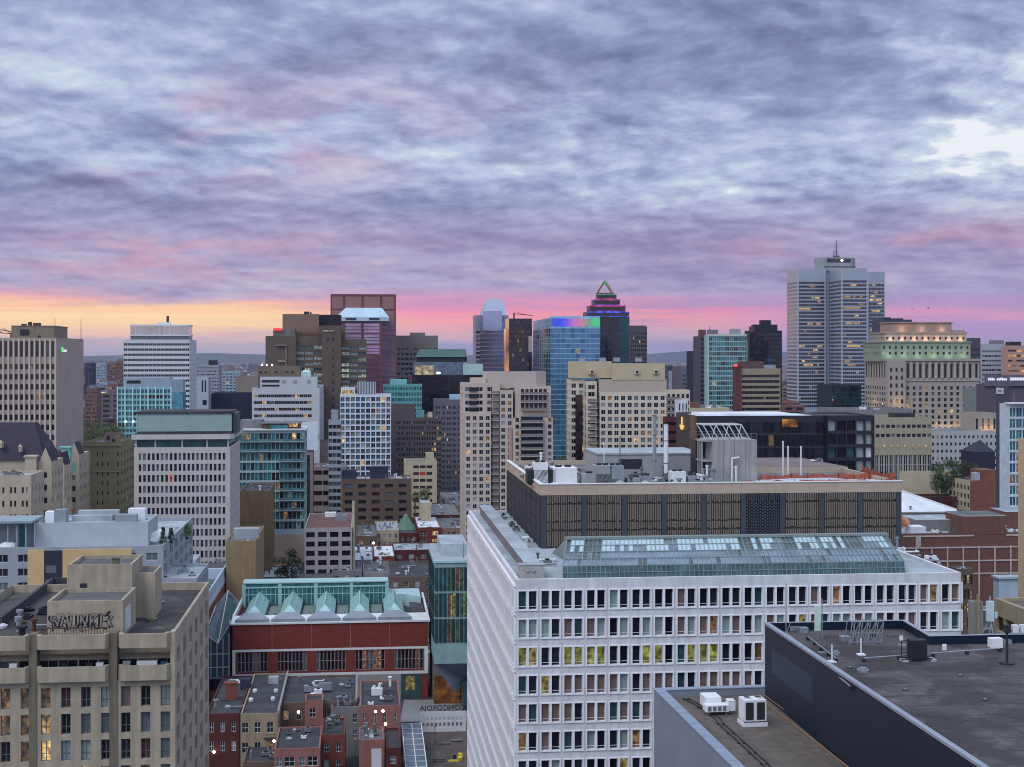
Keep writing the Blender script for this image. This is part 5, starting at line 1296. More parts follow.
mb.bar((T.w - .2, 2, h + .9), (T.w - .2, 28, h + .9), .05); mb.build('railing', T.e, [FRAME_G])
T = Thing('apartment_building', 'lower grey-blue wing with balconies stepping down beside the roof terrace block', 'building', 150, 320, 197)
T.h = T.Z(579); T.d = 24; body(T, T.w, T.d, T.h, GBL, {'F': dict(fs, bays=4), 'R': ss}, .8, .3, ROOF_L, 0); clutter(T, 1, 1, T.w - 1, 20, T.h - .8, 6, .6, 1.6, 9)
# ================================================================= middle distance, left
PNK = surf('pinkish_precast', (170, 156, 150), .85, .07, .15, streak=.1)
T = Thing('office_tower', 'tall beige ribbed office tower with a blank concrete flank at the left edge', 'tower', -60, 550, 55.5)
T.h = T.Z(338, T.w); T.d = T.V(83.5, T.w); w, h, d = T.w, T.h, T.d
nb = 22
s1 = sp(nb, 6.5, [(.22, .78)], (.05, .97), 1.0, DRK, PNK, .5, rows=1)
s2 = sp(nb, 3.86, [(.22, .78)], (.12, .66), .6, [(G_BLK, 8), (G_DARK, 3), (W_DIM, .5)], PNK, .5, ztop=h - 8)
body(T, w, d, h, PNK, {'F': [s1, s2]}, 1, .5, ROOF_G, T.Z(470))
mb = MB()
for i in range(nb + 1): u = w * i / nb; mb.box(u - .3, -.45, 0, u + .3, -.003, h - .3)
mb.build('rib', T.e, [surf('pale_rib', (190, 176, 168), .85, .06)])
mb = MB(); mb.box(w - .5, -.02, h + .003, w + .02, d, h + .15); mb.build('coping', T.e, [PNK])
a = T.U(11.5, 10); b = T.U(54, 10); penthouse(T, a, 10, b - a, 26, h - 1, T.Z(325.5, a, 10) - h + 1, surf('tan_plant_wall', (140, 128, 112), .9, .1, .2, streak=.2), ROOF_D)
mb = MB(); u = T.U(30, 12); mb.cyl(u, 12, h, T.Z(322, u, 12), .8, 0, 8); mb.cyl(T.U(24, 12), 12, h, T.Z(324, u, 12), 1.1, 0, 8); mb.cyl(T.U(37, 12), 12, h, T.Z(323, u, 12), 1.6, 0, 8); mb.build('roof_vent', T.e, [surf('rust_vent', (90, 70, 62), .9)])
for px, py in ((55, 318), (81, 319)): v = 4 if px < 60 else 40; u = T.U(px, v); mast(T, u, v, h - 1, T.Z(py, u, v) - h + 1, .16, 0)
mb = MB(); u = T.U(3, 20); z = T.Z(330, u, 20)
for k in range(5): mb.bar((u - 6 + k * 3, 20, z + .8), (u - 3 + k * 3, 20, z - 1.4), .15)
mb.bar((u - 8, 20, z + 1.2), (u + 6, 20, z - 1.0), .25); mb.bar((u - 8, 20, z - .6), (u + 6, 20, z - 1.6), .25); mb.bar((u + 3, 20, h - 1), (u + 3, 20, z - 1), .3); mb.build('maintenance_gantry', T.e, [surf('red_gantry', (140, 60, 60), .7)])
mb = MB(); v = 6
o, u_, nn = SIDES['R'](w, d)
va, vb = T.V(61, w), T.V(66, w); za, zb = T.Z(352, w, va), T.Z(347, w, va)
mb.box(w + .003, va, za, w + .35, va + (vb - va) * .3, zb, 0); mb.prism([(w + .004, va + (vb - va) * .35), (w + .35, va + (vb - va) * .35), (w + .35, vb), (w + .004, vb)], za, (za + zb) / 2, 1)
mb.build('sign', T.e, [lit('sign_green', (90, 220, 130), 1.0, 0), lit('sign_pale', (220, 230, 220), .9, 0)])

B_W = surf('white_banded_precast', (190, 194, 206), .8, .05, .2)
T = blk('office_tower', 'white banded office tower with a glass crown and a small dark mast', 123.5, 189.5, 339.5, 1000, B_W,
        sp(16, 3.58, [(.04, .96)], (.16, .62), 1.2, lambda i, j: [(G_DARK, 5), (G_BLK, 4), (W_WARM, 2.5 if j in (14, 15, 16, 17, 13) and i < 6 and random.random() < .8 else .12)], FRAME_G, .5, nx=1, mt=.5), sp(5, 3.58, [(.4, .6)], (.2, .6), 1.2, [(G_DARK, 1)]), xb=196.5, yvis=412)
w, h = T.w, T.h
a, b = T.U(130.5, 4), T.U(189, 4); zc = T.Z(324.5, a, 4)
mb = MB(); mb.box(a, 4, h - 1, b, 24, h + 2.5, 1); mb.box(a - .5, 3.5, h + 2.5, b + .5, 24.5, h + 3.4, 0); mb.box(a, 4, h + 3.4, b, 24, zc - 1, 2); mb.box(a - .3, 3.7, zc - 1, b + .3, 24.3, zc, 0)
for k in range(13): u = a + (b - a) * k / 12; mb.box(u - .15, 3.8, h + 3.4, u + .15, 4, zc - 1, 0)
mb.build('glass_crown', T.e, [FRAME_W, G_GREY, G_MIR])
a, b = T.U(157, 8), T.U(170, 8); rooftop(T, a, 8, b - a, 6, zc, 1.6, FRAME_W); mb = MB(); mb.cyl((a + b) / 2 + 2.5, 11, zc + 1.6, T.Z(316, a, 11), .9, 0, 8); mb.build('mast', T.e, [surf('dark_red_mast', (96, 50, 46), .8)])

TLP = surf('teal_panel', (120, 186, 194), .6, .08, .2)
T = blk('condominium_tower', 'turquoise glazed block with white fins and small lights under a pale curved top', 117.5, 171, 387, 800, TLP,
        sp(7, 3.1, [(.05, .95)], (.14, .78), .7, lambda i, j: [(G_TEAL, 7), (G_DARK, 1.0), (G_BLUE, 1.5)], FRAME_W, .3, nx=1, mt=.25), sp(4, 3.1, [(.05, .95)], (.12, .8), .7, [(G_TEAL, 5), (G_BLUE, 2)], FRAME_W), d=22, yvis=440)
w, h = T.w, T.h; mb = MB()
a, b = T.U(124, 3), T.U(182, 3); zc = T.Z(377.5, a, 3); mb.box(a, 3, h - 1, b - 7, 18, zc, 0, 0); mb.prism([(b - 7, 3), (b, 7), (b, 18), (b - 7, 18)], h - 8, zc - 1.2, 0); mb.box(a + 1.5, 2.95, zc - 3.4, a + 9, 3, zc - 1.6, 1)
mb.build('curved_crown', T.e, [surf('pale_blue_metal', (150, 168, 186), .5, .1, .2, metal=.3), G_DARK])
for k in range(8):
    mb = MB(); u = w * k / 7; mb.box(u - .3, -.6, h - 22, u + .3, -.003, h + .2); mb.build('fin', T.e, [FRAME_W])
for k in (1, 2, 4, 5): mb = MB(); u = w * (k + .1) / 7; mb.sphere(u, -.9, h - 19, .45, 0); mb.build('lamp', T.e, [LAMPW])
mb = MB(); mb.prism([(w, 0), (w + 6, 4), (w + 6, 18), (w, 18)], 0, h - 3, 0); mb.build('side_wing', T.e, [glass('wing_teal', (96, 160, 176), metal=.3)])

T = blk('office_building', 'slim pale grey slab with two slit windows beside the white banded tower', 196.5, 208.5, 377, 880, surf('pale_lilac_wall', (166, 172, 192), .8, .06, .2), None, None, d=16, par=.6)
mb = MB()
for k in (.5, .75): mb.box(T.w * k - .5, -.06, T.h - 9, T.w * k + .4, -.003, T.h - 2)
mb.box(T.w * .5, -.06, T.h - 17, T.w * .85, -.003, T.h - 14); mb.build('slit_window', T.e, [G_DARK])
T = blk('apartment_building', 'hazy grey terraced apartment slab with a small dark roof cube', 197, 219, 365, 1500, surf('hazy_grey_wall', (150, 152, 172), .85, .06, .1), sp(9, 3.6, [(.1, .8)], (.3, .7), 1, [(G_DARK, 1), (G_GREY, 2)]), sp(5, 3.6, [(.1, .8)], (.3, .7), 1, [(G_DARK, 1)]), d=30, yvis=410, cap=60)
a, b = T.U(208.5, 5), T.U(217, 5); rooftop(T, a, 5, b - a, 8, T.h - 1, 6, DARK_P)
T = blk('warehouse', 'low dark navy box without windows between pale towers', 211, 251, 393.5, 900, surf('navy_box', (40, 44, 78), .6, .06, .1), None, None, d=30, roof=ROOF_G)
T = blk('warehouse', 'blank beige block above the dark navy box', 236, 262, 376.5, 1200, surf('blank_beige', (138, 128, 124), .9, .06, .1), None, None, d=40, roof=ROOF_G)

# old beige brick blocks left
T = blk('apartment_building', 'old ochre stone apartment building with a stepped roofline', 84.5, 120.5, 442, 600, surf('ochre_stone', (142, 130, 100), .9, .1, .2, streak=.2),
        sp(7, 4.0, [(.3, .68)], (.25, .72), 3.2, [(G_BLK, 3), (G_DARK, 3), (G_GREY, 1)], R_CR, .3, ft=.1, skip=lambda i, j, k: i in (1, 5)), sp(5, 4.0, [(.3, .7)], (.25, .72), 3.2, DRK, R_CR), xb=134, yvis=515)
a, b = T.U(104.5, 4), T.U(117, 4); penthouse(T, a, 4, b - a, 9, T.h - 1, T.Z(433, a, 4) - T.h + 1, surf('pinkish_box', (150, 128, 112), .9), ROOF_D)
mb = MB(); mb.box(-.4, -.5, T.h - 1.6, T.w + .4, -.003, T.h - 1.1); mb.box(-.2, -.3, T.h - 12.5, T.w + .2, -.003, T.h - 12.2); mb.build('cornice', T.e, [surf('ochre_trim', (158, 146, 116), .9)])

# chateau-like stone apartments with a steep slate roof
STN = surf('pale_limestone', (178, 166, 150), .9, .1, .25, streak=.2, joints=(0, 1.2, .05)); SLT = surf('slate_roof', (58, 54, 72), .8, .15, .3)
COPR = surf('copper_green', (116, 182, 172), .7, .15, .4)
T = Thing('chateau_apartments', 'pale stone chateau-like apartments with green copper turrets and steep dark slate roof', 'building', -40, 385, 31)
T.h = T.Z(475, T.w); w, h = T.w, T.h; T.d = T.V(44, T.w); d = T.d
fs = sp(6, 3.6, [(.2, .4), (.55, .75)], (.25, .72), 2.2, RES, STN, .25, ft=.08); ss = sp(4, 3.6, [(.3, .6)], (.25, .72), 2.2, RES, STN, .25, ft=.08)
body(T, w, d, h, STN, {'F': fs, 'R': ss}, .8, .4, ROOF_L, T.Z(530))
def wing(u0, u1, v0, v1, ht, nm):
    mb = MB(); items = []
    for k in 'FR':
        o, uu, nn = SIDES[k](u1 - u0, v1 - v0); sdk = ((o[0] + u0, o[1] + v0), uu, nn); ln = (u1 - u0) if k == 'F' else v1 - v0
        s_ = sp(max(1, int(ln / 4)), 3.6, [(.3, .65)], (.25, .72), 2, RES, STN, .2, ft=.08); xs, zs = openings(ln, ht, s_)
        for r in wall(mb, sdk, ln, 0, ht, xs, zs, .2): items.append((sdk, .2, r, s_))
    for k in 'LB':
        o, uu, nn = SIDES[k](u1 - u0, v1 - v0); wall(mb, ((o[0] + u0, o[1] + v0), uu, nn), (v1 - v0) if k == 'L' else u1 - u0, 0, ht, [], [], 0)
    mb.face([(u0, v0, ht), (u1, v0, ht), (u1, v1, ht), (u0, v1, ht)])
    mb.build(nm, T.e, [STN]); windows(T, items, T.Z(520), 100)
u1_ = T.U(50, 22); z1_ = T.Z(462, u1_, 22); wing(w - 3, u1_, 24, 40, z1_, 'wing')
u2 = T.U(63, 52); z2_ = T.Z(466, u2, 52); wing(u1_ - 4, u2, 54, 66, z2_, 'wing')
u3 = T.U(78, 84); z3_ = T.Z(455, u3, 84); wing(u2 - 5, u3, 86, 104, z3_, 'wing')
for (a, b, v, z) in ((w - 3, u1_, 24, z1_), (u1_ - 4, u2, 54, z2_), (u2 - 5, u3, 86, z3_)):
    mb = MB(); m_ = (a + b) / 2; mb.face([(a, v, z), (b, v, z), (m_, v, z + 4)], 0); mb.face([(b, v, z), (b, v + 9, z), (m_, v + 9, z + 4), (m_, v, z + 4)], 1); mb.face([(a, v + 9, z), (a, v, z), (m_, v, z + 4), (m_, v + 9, z + 4)], 1); mb.face([(b, v + 9, z), (a, v + 9, z), (m_, v + 9, z + 4)], 0); mb.build('gable', T.e, [STN, SLT])
for px0, px1, pt_y, pb_y, v in ((26.5, 37.5, 457, 470, 24), (61, 71, 448, 458, 70)):
    a, b = T.U(px0, v), T.U(px1, v); zt, zb = T.Z(pt_y, a, v), T.Z(pb_y, a, v)
    mb = MB(); mb.box(a, v - 2, zb - 2, b, v + 1.5, zt, 1 if px0 < 40 else 0); mb.box(a - .3, v - 2.3, zt, b + .3, v + 1.8, zt + .5, 1 if px0 < 40 else 0)
    mb.prism([(a - .5, v - 2.6), (b + .5, v - 2.6), (b + .9, v + 2), (a - .9, v + 2)], zb - 4.5, zb - 1.5, 0); mb.build('turret', T.e, [COPR, STN])
v = 60; a, b = T.U(-45, v), T.U(46, v); ze, zr = T.Z(461, a, v), T.Z(424.5, a, v); ra, rb = T.U(-30, v + 8), T.U(34, v + 8)
mb = MB(); dd = 22
mb.face([(a, v, ze), (b, v, ze), (rb, v + 8, zr), (ra, v + 8, zr)]); mb.face([(b, v, ze), (b, v + dd, ze), (rb, v + dd - 8, zr), (rb, v + 8, zr)]); mb.face([(b, v + dd, ze), (a, v + dd, ze), (ra, v + dd - 8, zr), (rb, v + dd - 8, zr)]); mb.face([(a, v + dd, ze), (a, v, ze), (ra, v + 8, zr), (ra, v + dd - 8, zr)]); mb.face([(ra, v + 8, zr), (rb, v + 8, zr), (rb, v + dd - 8, zr), (ra, v + dd - 8, zr)])
mb.box(a + .5, v + .5, 0, b - .5, v + dd - .5, ze - .01, 1); c1 = T.U(53, v + 6)
mb.face([(b - 1, v + 2, ze + .02), (c1, v + 2, ze + .02), (c1 - 1, v + 7, ze + 5.5), (b - 4, v + 7, ze + 5.5)]); mb.face([(c1, v + 2, ze), (c1, v + 14, ze), (c1 - 1, v + 9, ze + 5.5), (c1 - 1, v + 7, ze + 5.5)]); mb.box(b - 2, v + 2.5, 0, c1 - .1, v + 14, ze, 1)
mb.build('slate_roof', T.e, [SLT, STN])
for px, py in ((2, 445), (21.5, 449)):
    u = T.U(px, v + 2); z = T.Z(py, u, v + 2); mb = MB(); mb.box(u - .35, v - .2, z - .8, u + .35, v + 3, z + .8); mb.face([(u - .6, v - .3, z + .8), (u + .6, v - .3, z + .8), (u, v + 1, z + 1.7)]); mb.build('dormer', T.e, [STN])
u = T.U(57.5, 40); mb = MB(); mb.cyl(u, 44, T.Z(463, u, 44), T.Z(450, u, 44), 1.5, 0, 6, .1); mb.build('spire', T.e, [surf('dark_red_slate', (86, 44, 54), .8)])
clutter(T, 1, 1, w - 1, d - 2, h - .8, 5, .8, 2, 6)

# the white panel building with the green metal penthouse
WPN = surf('white_grid_panel', (182, 178, 178), .85, .05, .2, streak=.08)
T = Thing('office_building', 'white gridded office block with a pale green metal penthouse and chamfered cornice', 'building', 134, 465, 230)
T.h = T.Z(447.5); T.d = T.V(240, T.w); w, h, d = T.w, T.h, T.d
fs = sp(20, 3.5, [(.17, .80)], (.15, .80), 1.2, lambda i, j: [(G_DARK, 3), (G_GREY, 5 if i > 12 or (j % 3 == 0) else 1.5), (G_BLK, 2.5), (W_RED, .12), (W_DIM, .12)], WPN, .4, ft=.06, m=(1.2, 1.2))
body(T, w, d, h, WPN, {'F': fs, 'R': sp(10, 3.5, [(.42, .58)], (.15, .8), 1.2, [(G_DARK, 1)], WPN, .5)}, .4, .4, ROOF_L, T.Z(565))
mb = MB(); z0_, z1_ = T.Z(446.5), T.Z(439.5)
mb.box(.8, .8, h - .3, w - .8, d - .8, z1_, 0); mb.build('recessed_glazing', T.e, [G_GRN])
for q in (0.02, .22, .5, .76, .98): mb = MB(); mb.box(w * q - .25, .2, h, w * q + .25, .79, z1_); mb.build('column', T.e, [WPN])
mb = MB(); z2_ = T.Z(434.5); mb.prism([(-.3, -.9), (w + .2, -.9), (w + 1.1, .2), (w + 1.1, d + .3), (-.8, d + .3), (-.8, 0)], z1_, z2_, 0, 1); mb.build('cornice', T.e, [WPN, ROOF_D])
a, b, v = T.U(137.5, 3), T.U(231.5, 3), 3; zt = T.Z(412.5, a, 3)
mb = MB(); mb.box(a, v, z2_, b, v + 20, zt - .5, 0); mb.box(a - .3, v - .3, zt - .5, b + .3, v + 20.3, zt + .3, 1, 1); mb.box(a - .1, v - .1, z2_ + .01, b + .1, v, z2_ + .8, 1)
mb.build('penthouse', T.e, [surf('pale_green_metal', (138, 164, 164), .6, .08, .2, joints=(3.2, 0, .05)), ROOF_D])
mb = MB(); mb.box(b + .35, 5, z2_, b + 1.6, 18, zt - .2); mb.build('plant_box', T.e, [surf('dark_plant_box', (84, 92, 96), .7)])
clutter(T, 2, 24, w - 2, d - 2, z2_, 6, 1, 3, 17); mast(T, w * .2, 6, zt, 1.5, .2, 0)

# teal glass condominium next to it
TCF = surf('pale_teal_slab2', (148, 170, 178), .7, .06, .2)
T = Thing('condominium_building', 'teal glass condominium with balconies and a planted roof terrace', 'building', 238, 560, 304.5)
T.h = T.Z(430.5); T.d = 26; w, h, d = T.w, T.h, T.d
def tp(i, j): return [(G_TEAL, 4), (G_GRN, 3), (G_DARK, 2.5 if i > 5 else .8), (G_BLK, 1.5 if i > 5 else .3), (W_TEAL, 1), (W_WARM, .35), (W_DIM, .3)]
fs = sp(8, 3.8, [(.02, .48), (.52, .98)], (.06, .86), .6, tp, TCF, .5, ft=.08, zmin=16)
body(T, w, d, h, TCF, {'F': fs, 'R': sp(5, 3.8, [(.05, .95)], (.06, .86), .6, tp, TCF, .3, zmin=16)}, .6, .3, ROOF_G, 16)
for k in range(8):
    z = h - .6 - 3.8 * (k + 1)
    mb = MB(); mb.box(w * .62 if k > 1 else w * .0, -1.3, z - .1, w + .3, -.003, z + .16, 0); mb.box(w * .62 if k > 1 else w * .0, -1.3, z + .16, w + .3, -1.22, z + 1.05, 1); mb.build('balcony', T.e, [TCF, glass('balcony_glass', (90, 126, 136), metal=.3, rough=.2)])
mb = MB(); mb.box(-1, -.8, h, w + .6, d, h + .45); mb.build('roof_slab', T.e, [surf('pale_slab', (182, 192, 202), .8)])
a, b = T.U(262, 4), T.U(300, 4); mb = MB(); mb.box(a, 4, h + .45, b, 14, h + 2.4, 0); mb.box(a - .5, 3.4, h + 2.4, b + .5, 14.5, h + 2.8, 1); mb.box(T.U(270, 3), 3, h + .45, T.U(288, 3), 3.8, h + 1.9, 2); mb.build('roof_pavilion', T.e, [surf('terracotta_planter', (112, 74, 62), .9), FRAME_G, G_TEAL])
mb = MB(); mb.box(T.U(289, 3), 2.8, h + 1.2, T.U(298, 3), 3.6, h + 2.5); mb.build('lit_bar', T.e, [W_WARM])
leafball(T, T.U(268, 2), 1.6, h + .5, 2.2, 1.2, LEAF2, 'planter_shrubs', 5, 90)
mb = MB(); a, b = T.U(240, 7), T.U(262, 7); mb.box(a, 7, h + .45, b, 20, h + 3.6, 0, 1); mb.build('plant_room', T.e, [R_GY, ROOF_G])
mb = MB(); mb.box(w * .3, -.4, 0, w + .3, d - 2, 15.9); mb.build('stone_base', T.e, [surf('pale_tan_wall', (172, 152, 138), .9, .06, .2)])
mb = MB(); mb.sphere(w - 9, -2.5, 3, .5, 0); mb.build('lamp', T.e, [LAMP])
for k in range(5): mb = MB(); mb.cyl(w - 10.5 + k * 1.5, .2, 2, 3.6, .35, 0, 8); mb.build('lamp', T.e, [W_WARM])
T = blk('office_building', 'tan grey wall block topped by a white wrapped screen beside the teal condominium', 303.5, 313, 428, 610, surf('tan_grey_wall', (142, 134, 132), .85, .08, .2, streak=.15), None, None, d=12, roof=ROOF_W)
mb = MB(); mb.box(-1.2, -.6, T.Z(450), T.U(318), 0 - .05, T.Z(421.5)); mb.build('white_screen', T.e, [surf('white_wrap', (190, 202, 220), .7, .08, .3)])
mb = MB(); mb.box(T.w * .35, -.08, 0, T.w * .65, -.06, T.Z(455)); mb.build('wall_panel', T.e, [G_DARK])

# hotel-like white bands
T = Thing('office_building', 'pale office block with four continuous window bands and a stepped blank top', 'building', 252, 750, 319.5)
T.h = T.Z(388); T.d = T.V(324, T.w); w, h, d = T.w, T.h, T.d
WB = surf('pale_lilac_precast', (178, 182, 192), .8, .05, .2)
fs = sp(14, 3.45, [(.02, .97)], (.22, .66), 2.2, lambda i, j: [(G_DARK, 4), (G_BLK, 4), (G_GREY, 1), (W_WARM, .6)], FRAME_G, .4, nx=1, mt=.2, m=(1, 4))
body(T, w, d, h, WB, {'F': fs, 'R': sp(3, 3.45, [(.3, .7)], (.3, .7), 2.2, DRK)}, .8, .4, ROOF_G, T.Z(450))
a, b, v = T.U(260, 2.5), T.U(317, 2.5), 2.5; zt = T.Z(377, a, v); mb = MB(); mb.box(a, v, h - .8, b, v + 18, zt, 0, 1); mb.box(a + 1, v - .06, zt - 2.9, a + 10, v - .003, zt - 1.5, 2); mb.box(a + 1, v - .06, zt - 5.0, a + 10, v - .003, zt - 4, 2)
for q in (.42, .62, .86): mb.box(a + (b - a) * q - 1, v - .05, zt - 3.4, a + (b - a) * q + 1, v - .003, zt - 1.6, 3)
mb.build('blank_storey', T.e, [WB, ROOF_G, G_DARK, METAL])
mb = MB(); mb.box(T.U(296, -1), -1.2, T.Z(436), T.U(318, -1), -.003, T.Z(434)); mb.build('lit_canopy', T.e, [W_WARM])
mb = MB(); u = T.U(306, 8); mb.box(u - 2.5, 8, zt, u + 2.5, 13, zt + 2.6); mb.face([(u - 2.5, 8, zt + 2.6), (u + 2.5, 8, zt + 2.6), (u + 1.2, 10, zt + 3.4), (u - 1.2, 10, zt + 3.4)]); mb.build('roof_hut', T.e, [surf('pale_teal_hut', (170, 200, 204), .6)])

# brown concrete complex
BRC = surf('brown_concrete', (104, 92, 84), .9, .1, .12, streak=.15); BRC2 = surf('pinkish_brown_concrete', (134, 110, 98), .9, .08, .12)
def sub(T, px0, px1, py, v, d, mat, S=None, name='wall', z0=0, roof=ROOF_D, par=.6):
    a, b = T.U(px0, v), T.U(px1, v); zt = T.Z(py, a, v)
    T2 = T; body(T, b - a, d, zt, mat, {'F': S, 'R': None} if S else {}, par, .5, roof, T.Z(430), u0=a, v0=v, z0=z0, name=name); return a, b, zt
T = Thing('office_complex', 'dark brown stepped concrete office complex with lit blind covered windows', 'building', 265.5, 840, 366)
wl = lambda pal, bays: sp(bays, 3.25, [(.06, .94)], (.2, .74), 3.6, pal, FRAME_G, .5, nx=2, mt=.3)
LB = [(G_LITE, 4), (G_GRN, 3), (G_DARK, 2), (lit('lit_mint', (190, 220, 205), .55), 2.5)]
sub(T, 265.5, 296, 336, 0, 34, BRC, name='left_block')
sub(T, 295.8, 322, 338, 3, 30, BRC, wl(LB, 3), name='middle_block')
sub(T, 322, 341, 330, -4, 36, BRC, name='stair_tower')
sub(T, 341.2, 366.5, 339, 2, 30, BRC, wl(LB, 3), name='right_block')
a, b, zt = sub(T, 282.5, 319, 314, 26, 26, BRC2, name='upper_block', z0=0)
mb = MB(); mb.box(T.U(320, 30), 30, 0, T.U(341, 30), 50, T.Z(314.5, 0, 30)); mb.build('dark_core', T.e, [surf('black_core', (30, 30, 42), .7)])
mb = MB(); mb.box(T.U(319, 20), 14, 0, T.U(345, 20), 25, T.Z(325.5, 0, 20)); mb.build('upper_link', T.e, [BRC])
mb = MB(); mb.box(T.U(273, 12), 12, 0, T.U(295, 12), 25.5, T.Z(329, 0, 12)); mb.build('plant_room', T.e, [surf('grey_brown_metal', (112, 112, 108), .7)])
mb = MB(); mb.box(T.U(273.5, 11), 10.5, T.Z(330.5, 0, 10), T.U(282, 11), 11.5, T.Z(328.2, 0, 10)); mb.build('red_light_strip', T.e, [lit('strip_red', (255, 60, 60), 1.2, 0)])
mb = MB(); v = 25.4
for k in range(7): u = T.U(299 + k * 3, v); mb.box(u, v - .4, T.Z(334, 0, v), u + .9, v, T.Z(331, 0, v))
mb.build('lit_openings', T.e, [W_DIM]); mb = MB(); u = T.U(304, 34); mb.box(u, 34, zt - .6, u + 3, 38, zt + 1.8); mb.box(u + 3.4, 34, zt - .6, u + 4.5, 36, zt + 1.4); mb.build('roof_vent', T.e, [FRAME_D])
mb = MB(); u, z = T.U(281, -.1), T.Z(345); mb.box(u - 3, -1.5, z - .4, u + 3, -.003, z + .2); mb.box(u - 1.8, -.8, z - 10, u + 3, -.003, z - 8.8); mb.box(u + 2.6, -.8, z - 14, u + 3.2, -.003, z); mb.build('blank_panel', T.e, [surf('pale_brown_panel', (140, 132, 124), .8)])
mb = MB(); mb.box(T.U(322, -4.4), -4.6, T.Z(331.3, 0, -4), T.U(334, -4.4), -4.01, T.Z(330.4, 0, -4)); mb.build('light_strip', T.e, [W_COOL])
for px in (327, 332): mb = MB(); mb.box(T.U(px, -4), -4.06, T.Z(341, 0, -4), T.U(px + 2, -4), -4.003, T.Z(337.5, 0, -4)); mb.build('stair_window', T.e, [G_BLK])
for k in range(9): mb = MB(); u = T.U(332.5, -4); z = T.Z(352 + k * 8, 0, -4); mb.box(u, -4.06, z, u + .9, -4.003, z + 2.4); mb.build('slit_window', T.e, [G_BLK])
T = blk('office_building', 'low tan concrete terraces with small roof lamps left of the brown complex', 258, 300, 366, 790, surf('tan_terrace', (122, 110, 98), .9, .1, .1), sp(8, 3.6, [(.2, .8)], (.3, .6), 1.5, DRK), None, d=16, yvis=380, cap=20)
for px in (262, 267, 272): mb = MB(); mb.sphere(T.U(px, 1), 1, T.h + .6, .5, 0); mb.build('roof_lamp', T.e, [LAMP])

# pink granite tower with the glass gable
PG = surf('red_granite', (120, 66, 72), .5, .08, .1); PG2 = surf('pink_granite', (150, 108, 106), .5, .06, .1)
T = Thing('office_tower', 'dark pink granite tower with large square frames behind a glass gabled bay', 'tower', 330.5, 1100, 396)
T.h = T.Z(294); w, h = T.w, T.h; T.d = 34
mb = MB(); mb.box(0, 0, 0, w, T.d, h, 0, 0); mb.build('wall', T.e, [PG])
for r_, (ya, yb) in enumerate(((296.5, 308.5), (310.5, 322))):
    for (xa, xb) in ((332, 343), (345.5, 361.5), (364, 380), (382.5, 394.5)):
        mb = MB(); mb.box(T.U(xa), -.3, T.Z(yb), T.U(xb), -.003, T.Z(ya)); mb.build('granite_panel', T.e, [PG2])
mb = MB()
for k in range(22):
    z = T.Z(325) - k * 3.9; mb.box(T.U(381.5), -.35, z, T.U(395.5), -.004, z + .7, 0); mb.box(T.U(382), -.2, z + .7, T.U(395.2), -.005, z + 3.7, 1)
mb.build('banded_windows', T.e, [PG2, glass('purple_glass', (120, 96, 120), metal=.4, rough=.15, var=.5, scale=.05)])
v = -10; a, b = T.U(336, v), T.U(389, v)
mb = MB(); zt = T.Z(322, 0, v); mb.box(T.U(340, v), v, 0, T.U(382, v), -.36, zt, 0); mb.build('front_bay', T.e, [PG])
for ci, (xa, xb) in enumerate(((345.5, 361), (364, 379.5))):
    for k, (ya, yb) in enumerate(((323.5, 332.5), (334.5, 343.5), (345.5, 354), (356, 366), (368, 378), (380, 392))):
        mb = MB(); mb.box(T.U(xa, v), v - .2, T.Z(yb, 0, v), T.U(xb, v), v - .003, T.Z(ya, 0, v), 0)
        for q in range(1, 3): z = T.Z(ya + (yb - ya) * q / 3, 0, v); mb.box(T.U(xa, v), v - .35, z - .25, T.U(xb, v), v - .2, z + .25, 1)
        mb.build('bay_window', T.e, [glass('lilac_glass', (160, 150, 176), metal=.7, rough=.12, var=.2, scale=.08) if k < 3 or ci == 0 else glass('purple_glass2', (96, 74, 86), metal=.5, rough=.15, var=.5, scale=.1), PG])
mb = MB(); ze, zr = T.Z(321, 0, v - 1), T.Z(307.5, 0, v - 1); ra, rb = T.U(345.5, v), T.U(382, v); lo = ze + (zr - ze) * .3
mb.prism([(a, v - 1), (b, v - 1), (b, 2 - .37 - 2), (a, 2 - .37 - 2)], ze, lo, 0); mb.face([(a, v - 1, lo), (b, v - 1, lo), (rb, v + 4, zr), (ra, v + 4, zr)]); mb.face([(b, v - 1, lo), (b, -.38, lo), (rb, -.38, zr), (rb, v + 4, zr)]); mb.face([(a, -.38, lo), (a, v - 1, lo), (ra, v + 4, zr), (ra, -.38, zr)]); mb.face([(ra, v + 4, zr), (rb, v + 4, zr), (rb, -.38, zr), (ra, -.38, zr)])
for q in (.28, .72): u = a + (b - a) * q; mb.box(u - 4, v - 1.1, ze + .6, u + 4, v - 1.003, lo - .6, 1)
mb.build('glass_gable', T.e, [glass('pale_blue_gable', (176, 200, 216), metal=.4, rough=.25, var=.12, scale=.1), G_DARK])
T = blk('office_building', 'beige office slab with big square dark windows right of the pink granite tower', 396.5, 438, 335.5, 1150, surf('grey_beige_slab', (128, 120, 118), .85, .06, .1), [sp(5, 7.2, [(.06, .92)], (.05, .95), 2.4, [(G_DARK, 3), (G_GRN, 2)], BRC, .4, rows=1), sp(10, 3.9, [(.12, .88)], (.25, .7), 1.2, [(G_DARK, 3), (G_BLK, 2), (G_GREY, 1)], FRAME_G, .4, ztop=93.7)], None, d=28, yvis=380)
rooftop(T, T.U(410, 8), 8, 12, 8, T.h - 1, 3.5, R_GY)
